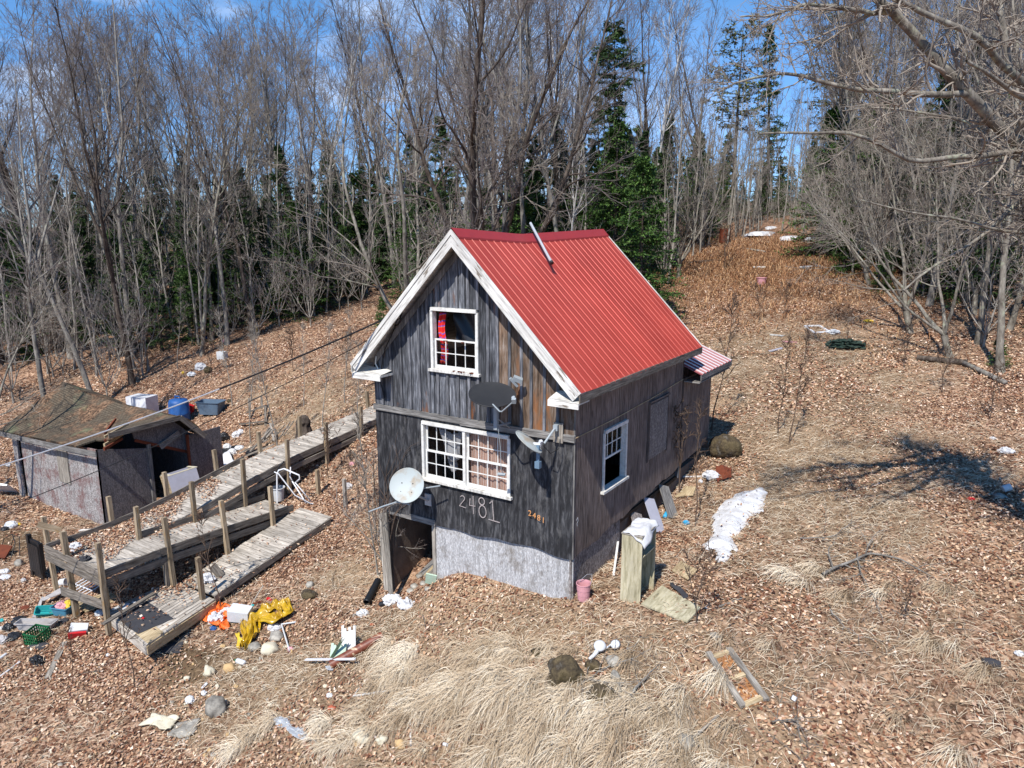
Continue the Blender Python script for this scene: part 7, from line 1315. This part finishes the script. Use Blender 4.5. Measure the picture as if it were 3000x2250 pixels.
# cabinet at the shed door
p = Vector((-9.75, 1.75, Hs(-9.75, 1.75))); t = thing('kitchen_cabinet', 'lilac white kitchen cabinet carcass lying tilted in the shed doorway', 'cabinet', p); Mx = frame((p.x, p.y, p.z+.08), -.25, .12, -.22); A_, B2_, C2_ = .8, .85, .9
for nm, c_, s_, mt in (('side_panel', (A_/2, 0, C2_/2), (.03, B2_, C2_), 'lilac_board'), ('side_panel', (-A_/2, 0, C2_/2), (.03, B2_, C2_), 'lilac_board'), ('front_panel', (0, -B2_/2, C2_/2), (A_-.04, .03, C2_), 'plank'), ('back_panel', (0, B2_/2, C2_/2), (A_-.04, .03, C2_), 'plank'), ('divider', (.05, 0, C2_*.8), (.03, B2_-.04, .3), 'plank'), ('top_rail', (0, -B2_/2+.08, C2_+.012), (A_+.04, .10, .022), 'stone_pale'), ('top_rail', (A_/2-.03, .05, C2_+.014), (.10, B2_-.15, .024), 'stone_pale'), ('top_rail', (0, B2_/2, C2_+.012), (A_+.04, .07, .022), 'stone_pale'), ('base', (0, 0, .1), (A_-.04, B2_-.04, .03), 'plank')):
    mb = MB(); mb.box(Mx @ Matrix.Translation(c_), s_); mb.build(nm, M[mt], t)
p = Vector((-9.0, 1.2, Hs(-9.0, 1.2))); t = thing('broken_chair', 'broken pale wooden slats below the cabinet at the ramp side', 'wood scrap', p)
for k in range(4): mb = MB(); mb.beam(p+Vector((-.5+.2*k, -.2, .1+.1*(k % 2))), p+Vector((.3+.1*k, .25-.2*k, .35-.1*k)), .05, .03); mb.build('slat', M['plank'], t)
p = G(*c1(1300, 1225)); boxth('brown_board', 'pale wooden offcut at the shed foot behind the curb', 'board', p, (.45, .2, .05), .2, 'plank')
p = G(*c1(795, 1435)); boxth('white_offcut', 'white offcut on the leaves before the shed', 'board', p, (.36, .09, .03), .7, 'whitep')
# junk beyond the upper ramp lane
sheet('enamel_sheet', 'curved white enamel panel in the rubbish beyond the ramp', 'panel', [c2(440, 760), c2(455, 660), c2(540, 580), c2(590, 680)], 'white_enamel', .18, .08, 12, .01, 3, 2); sheet('enamel_sheet', 'rust red sheet beside the curved white panel', 'sheet metal', [c2(560, 750), c2(590, 670), c2(760, 640), c2(740, 690)], 'rust', .14, .08, 12, .01, 5, 3)
for k, (a, b, w_, h_, mt, lb) in enumerate(((525, 515, 24, 18, 'white_plastic', 'white round jug in the rubbish beyond the ramp'), (572, 572, 26, 22, 'white_plastic', 'white moulded jug above the curved white panel'), (640, 520, 30, 12, 'white_plastic', 'flat white lid in the rubbish beyond the ramp'), (610, 525, 30, 16, 'black', 'black lump beside the flat white lid'), (500, 440, 28, 30, 'black', 'black bag beside the open shed door'), (480, 405, 14, 12, 'blue_plastic', 'small dark blue can by the open shed door'), (760, 575, 40, 18, 'black', 'black plastic in the rubbish by the ramp edge'), (610, 410, 26, 22, 'cloth', 'white plastic bag among the weeds behind the rubbish'), (650, 380, 18, 18, 'cloth', 'smaller white bag behind the first in the weeds'), (540, 545, 60, 10, 'black', 'long black plastic strip in the rubbish'), (1680, 670, 16, 12, 'pink_plastic', 'faded pink scrap under the shrub by the house'), (1640, 880, 30, 18, 'grey_plastic', 'grey plastic pail lid under the shrub by the house'))):
    wad('rubbish', lb, 'scrap', *c2(a, b), w_, h_, mt, k+40, rough=.4)
t = thing('old_bedstead', 'weathered open wooden frame lying beyond the ramp', 'frame', G(*c2(760, 600)));
for (a, b, dz0, dz1) in ((c2(640, 600), c2(900, 500), .15, .25), (c2(690, 620), c2(960, 530), .12, .2), (c2(740, 600), c2(940, 450), .2, .45), (c2(860, 500), c2(960, 470), .2, .5), (c2(930, 410), c2(960, 500), .5, .2)):
    mb = MB(); mb.beam(G(*a, dz0), G(*b, dz1), .07, .05); mb.build('rail', M['oldgrey'], t)
q_ = [(930, 410), (985, 415), (990, 440)]; 
for k in range(9):
    a = (800+k*30+random.uniform(-20, 20), 470+random.uniform(-60, 50)); b = (a[0]+random.uniform(60, 150), a[1]-random.uniform(20, 110)); board('stick', 'bare weathered stick in the brush pile beyond the ramp', 'stick', c2(*a), c2(*b), .03, .025, 'oldgrey', .1, group='sticks of the brush pile', dzb=.25)
mb = MB(); p = G(*c2(1240, 440)); mb.lathe(frame(p), [(.34, 0), (.27, .2), (.22, .5), (.24, .62), (.17, .78), (.1, .82), (.001, .7)], 16, jit=.12); tag(mb.build('tree_stump', M['bark_dark'], None, M=Matrix.Translation(p)), 'splintered grey tree stump behind a ramp post', 'stump')
t = thing('bench', 'rotten grey bench frame in the brush beyond the ramp', 'bench', G(*c2(790, 290)))
for (a, b, dz0, dz1) in ((c2(710, 285), c2(885, 215), .42, .42), (c2(735, 250), c2(735, 190), .1, .6), (c2(850, 215), c2(850, 165), .3, .6), (c2(740, 200), c2(850, 170), .55, .6), (c2(880, 310), c2(880, 220), .0, .4), (c2(640, 320), c2(900, 300), .12, .15)):
    mb = MB(); mb.beam(G(*a, dz0), G(*b, dz1), .08, .05); mb.build('rail', M['joist'], t)
p = G(*c1(20, 1130)); mb = MB(); mb.box(frame((p.x-.2, p.y, p.z+.32), .5, .9, .2), (.9, .06, .75), .5); tag(mb.build('dented_sheet', M['white_enamel'], None, M=Matrix.Translation(p)), 'white dented panel leaning at the left border beside the shed', 'panel')
def c7(a, b): return (.5516*a, 950+.5516*b)
for k, (a, b, w_, h_, mt, lb) in enumerate(((1066, 240, 34, 26, 'cloth', 'white plastic bag heap in the wood beyond the tote'), (1018, 272, 26, 14, 'white_plastic', 'white jug left of the bag heap in the wood'), (1105, 252, 26, 20, 'mossy', 'mossy lump right of the bag heap in the wood'), (972, 262, 9, 9, 'yellow_plastic', 'yellow scrap left of the bag heap in the wood'), (1200, 96, 22, 14, 'pink_plastic', 'pink box far in the wood'), (1085, 75, 22, 10, 'blue_plastic', 'blue scrap far in the wood left of the pink box'), (1035, 75, 16, 8, 'white_plastic', 'pale scrap far in the wood left of the blue one'), (45, 752, 14, 10, 'white_plastic', 'white scrap left of the shed'), (1218, 412, 14, 10, 'mossy', 'small yellow mossy stone right of the tote'), (760, 400, 30, 14, 'mossy', 'mossy stone behind the white appliance'))):
    wad('rubbish', lb, 'scrap' if mt != 'mossy' else 'stone', *c7(a, b), w_, h_, mt, k+70, rough=.4)
p = G(*c7(1182, 186)); boxth('white_box', 'square white box standing in the wood above the tote', 'box', p, (.42, .3, .38), .2, 'white_plastic')
p = G(745, 975); boxth('yellow_box', 'yellowish box deep in the wood left of the gable', 'box', p, (.4, .3, .3), .2, 'yellow_plastic'); 

# dead vine on the lower left of the front wall
rv = random.Random(5); t = thing('dead_vine', 'leafless dark vine stems creeping over the left end of the front wall', 'vine', (.1, -.1, -.6))
for k in range(16):
    x_, z_ = rv.uniform(-.05, .5), rv.uniform(-.3, 1.2); d = rv.uniform(.9, 2.1); pts = []
    for i in range(16):
        pts.append((x_, -.035-.03*rv.random() if z_ > .86 or x_ < .12 else -.12, z_)); d += rv.uniform(-.35, .35); d = max(.5, min(2.3, d)); x_ = max(-.08, x_+math.cos(d)*.13); z_ += math.sin(d)*.13
        if z_ > 2.9 or x_ > 1.2: break
    if len(pts) > 3: mb = MB(); mb.tube(pts, .008, .003, 5); mb.build('stem', M['twig_dark'], t)
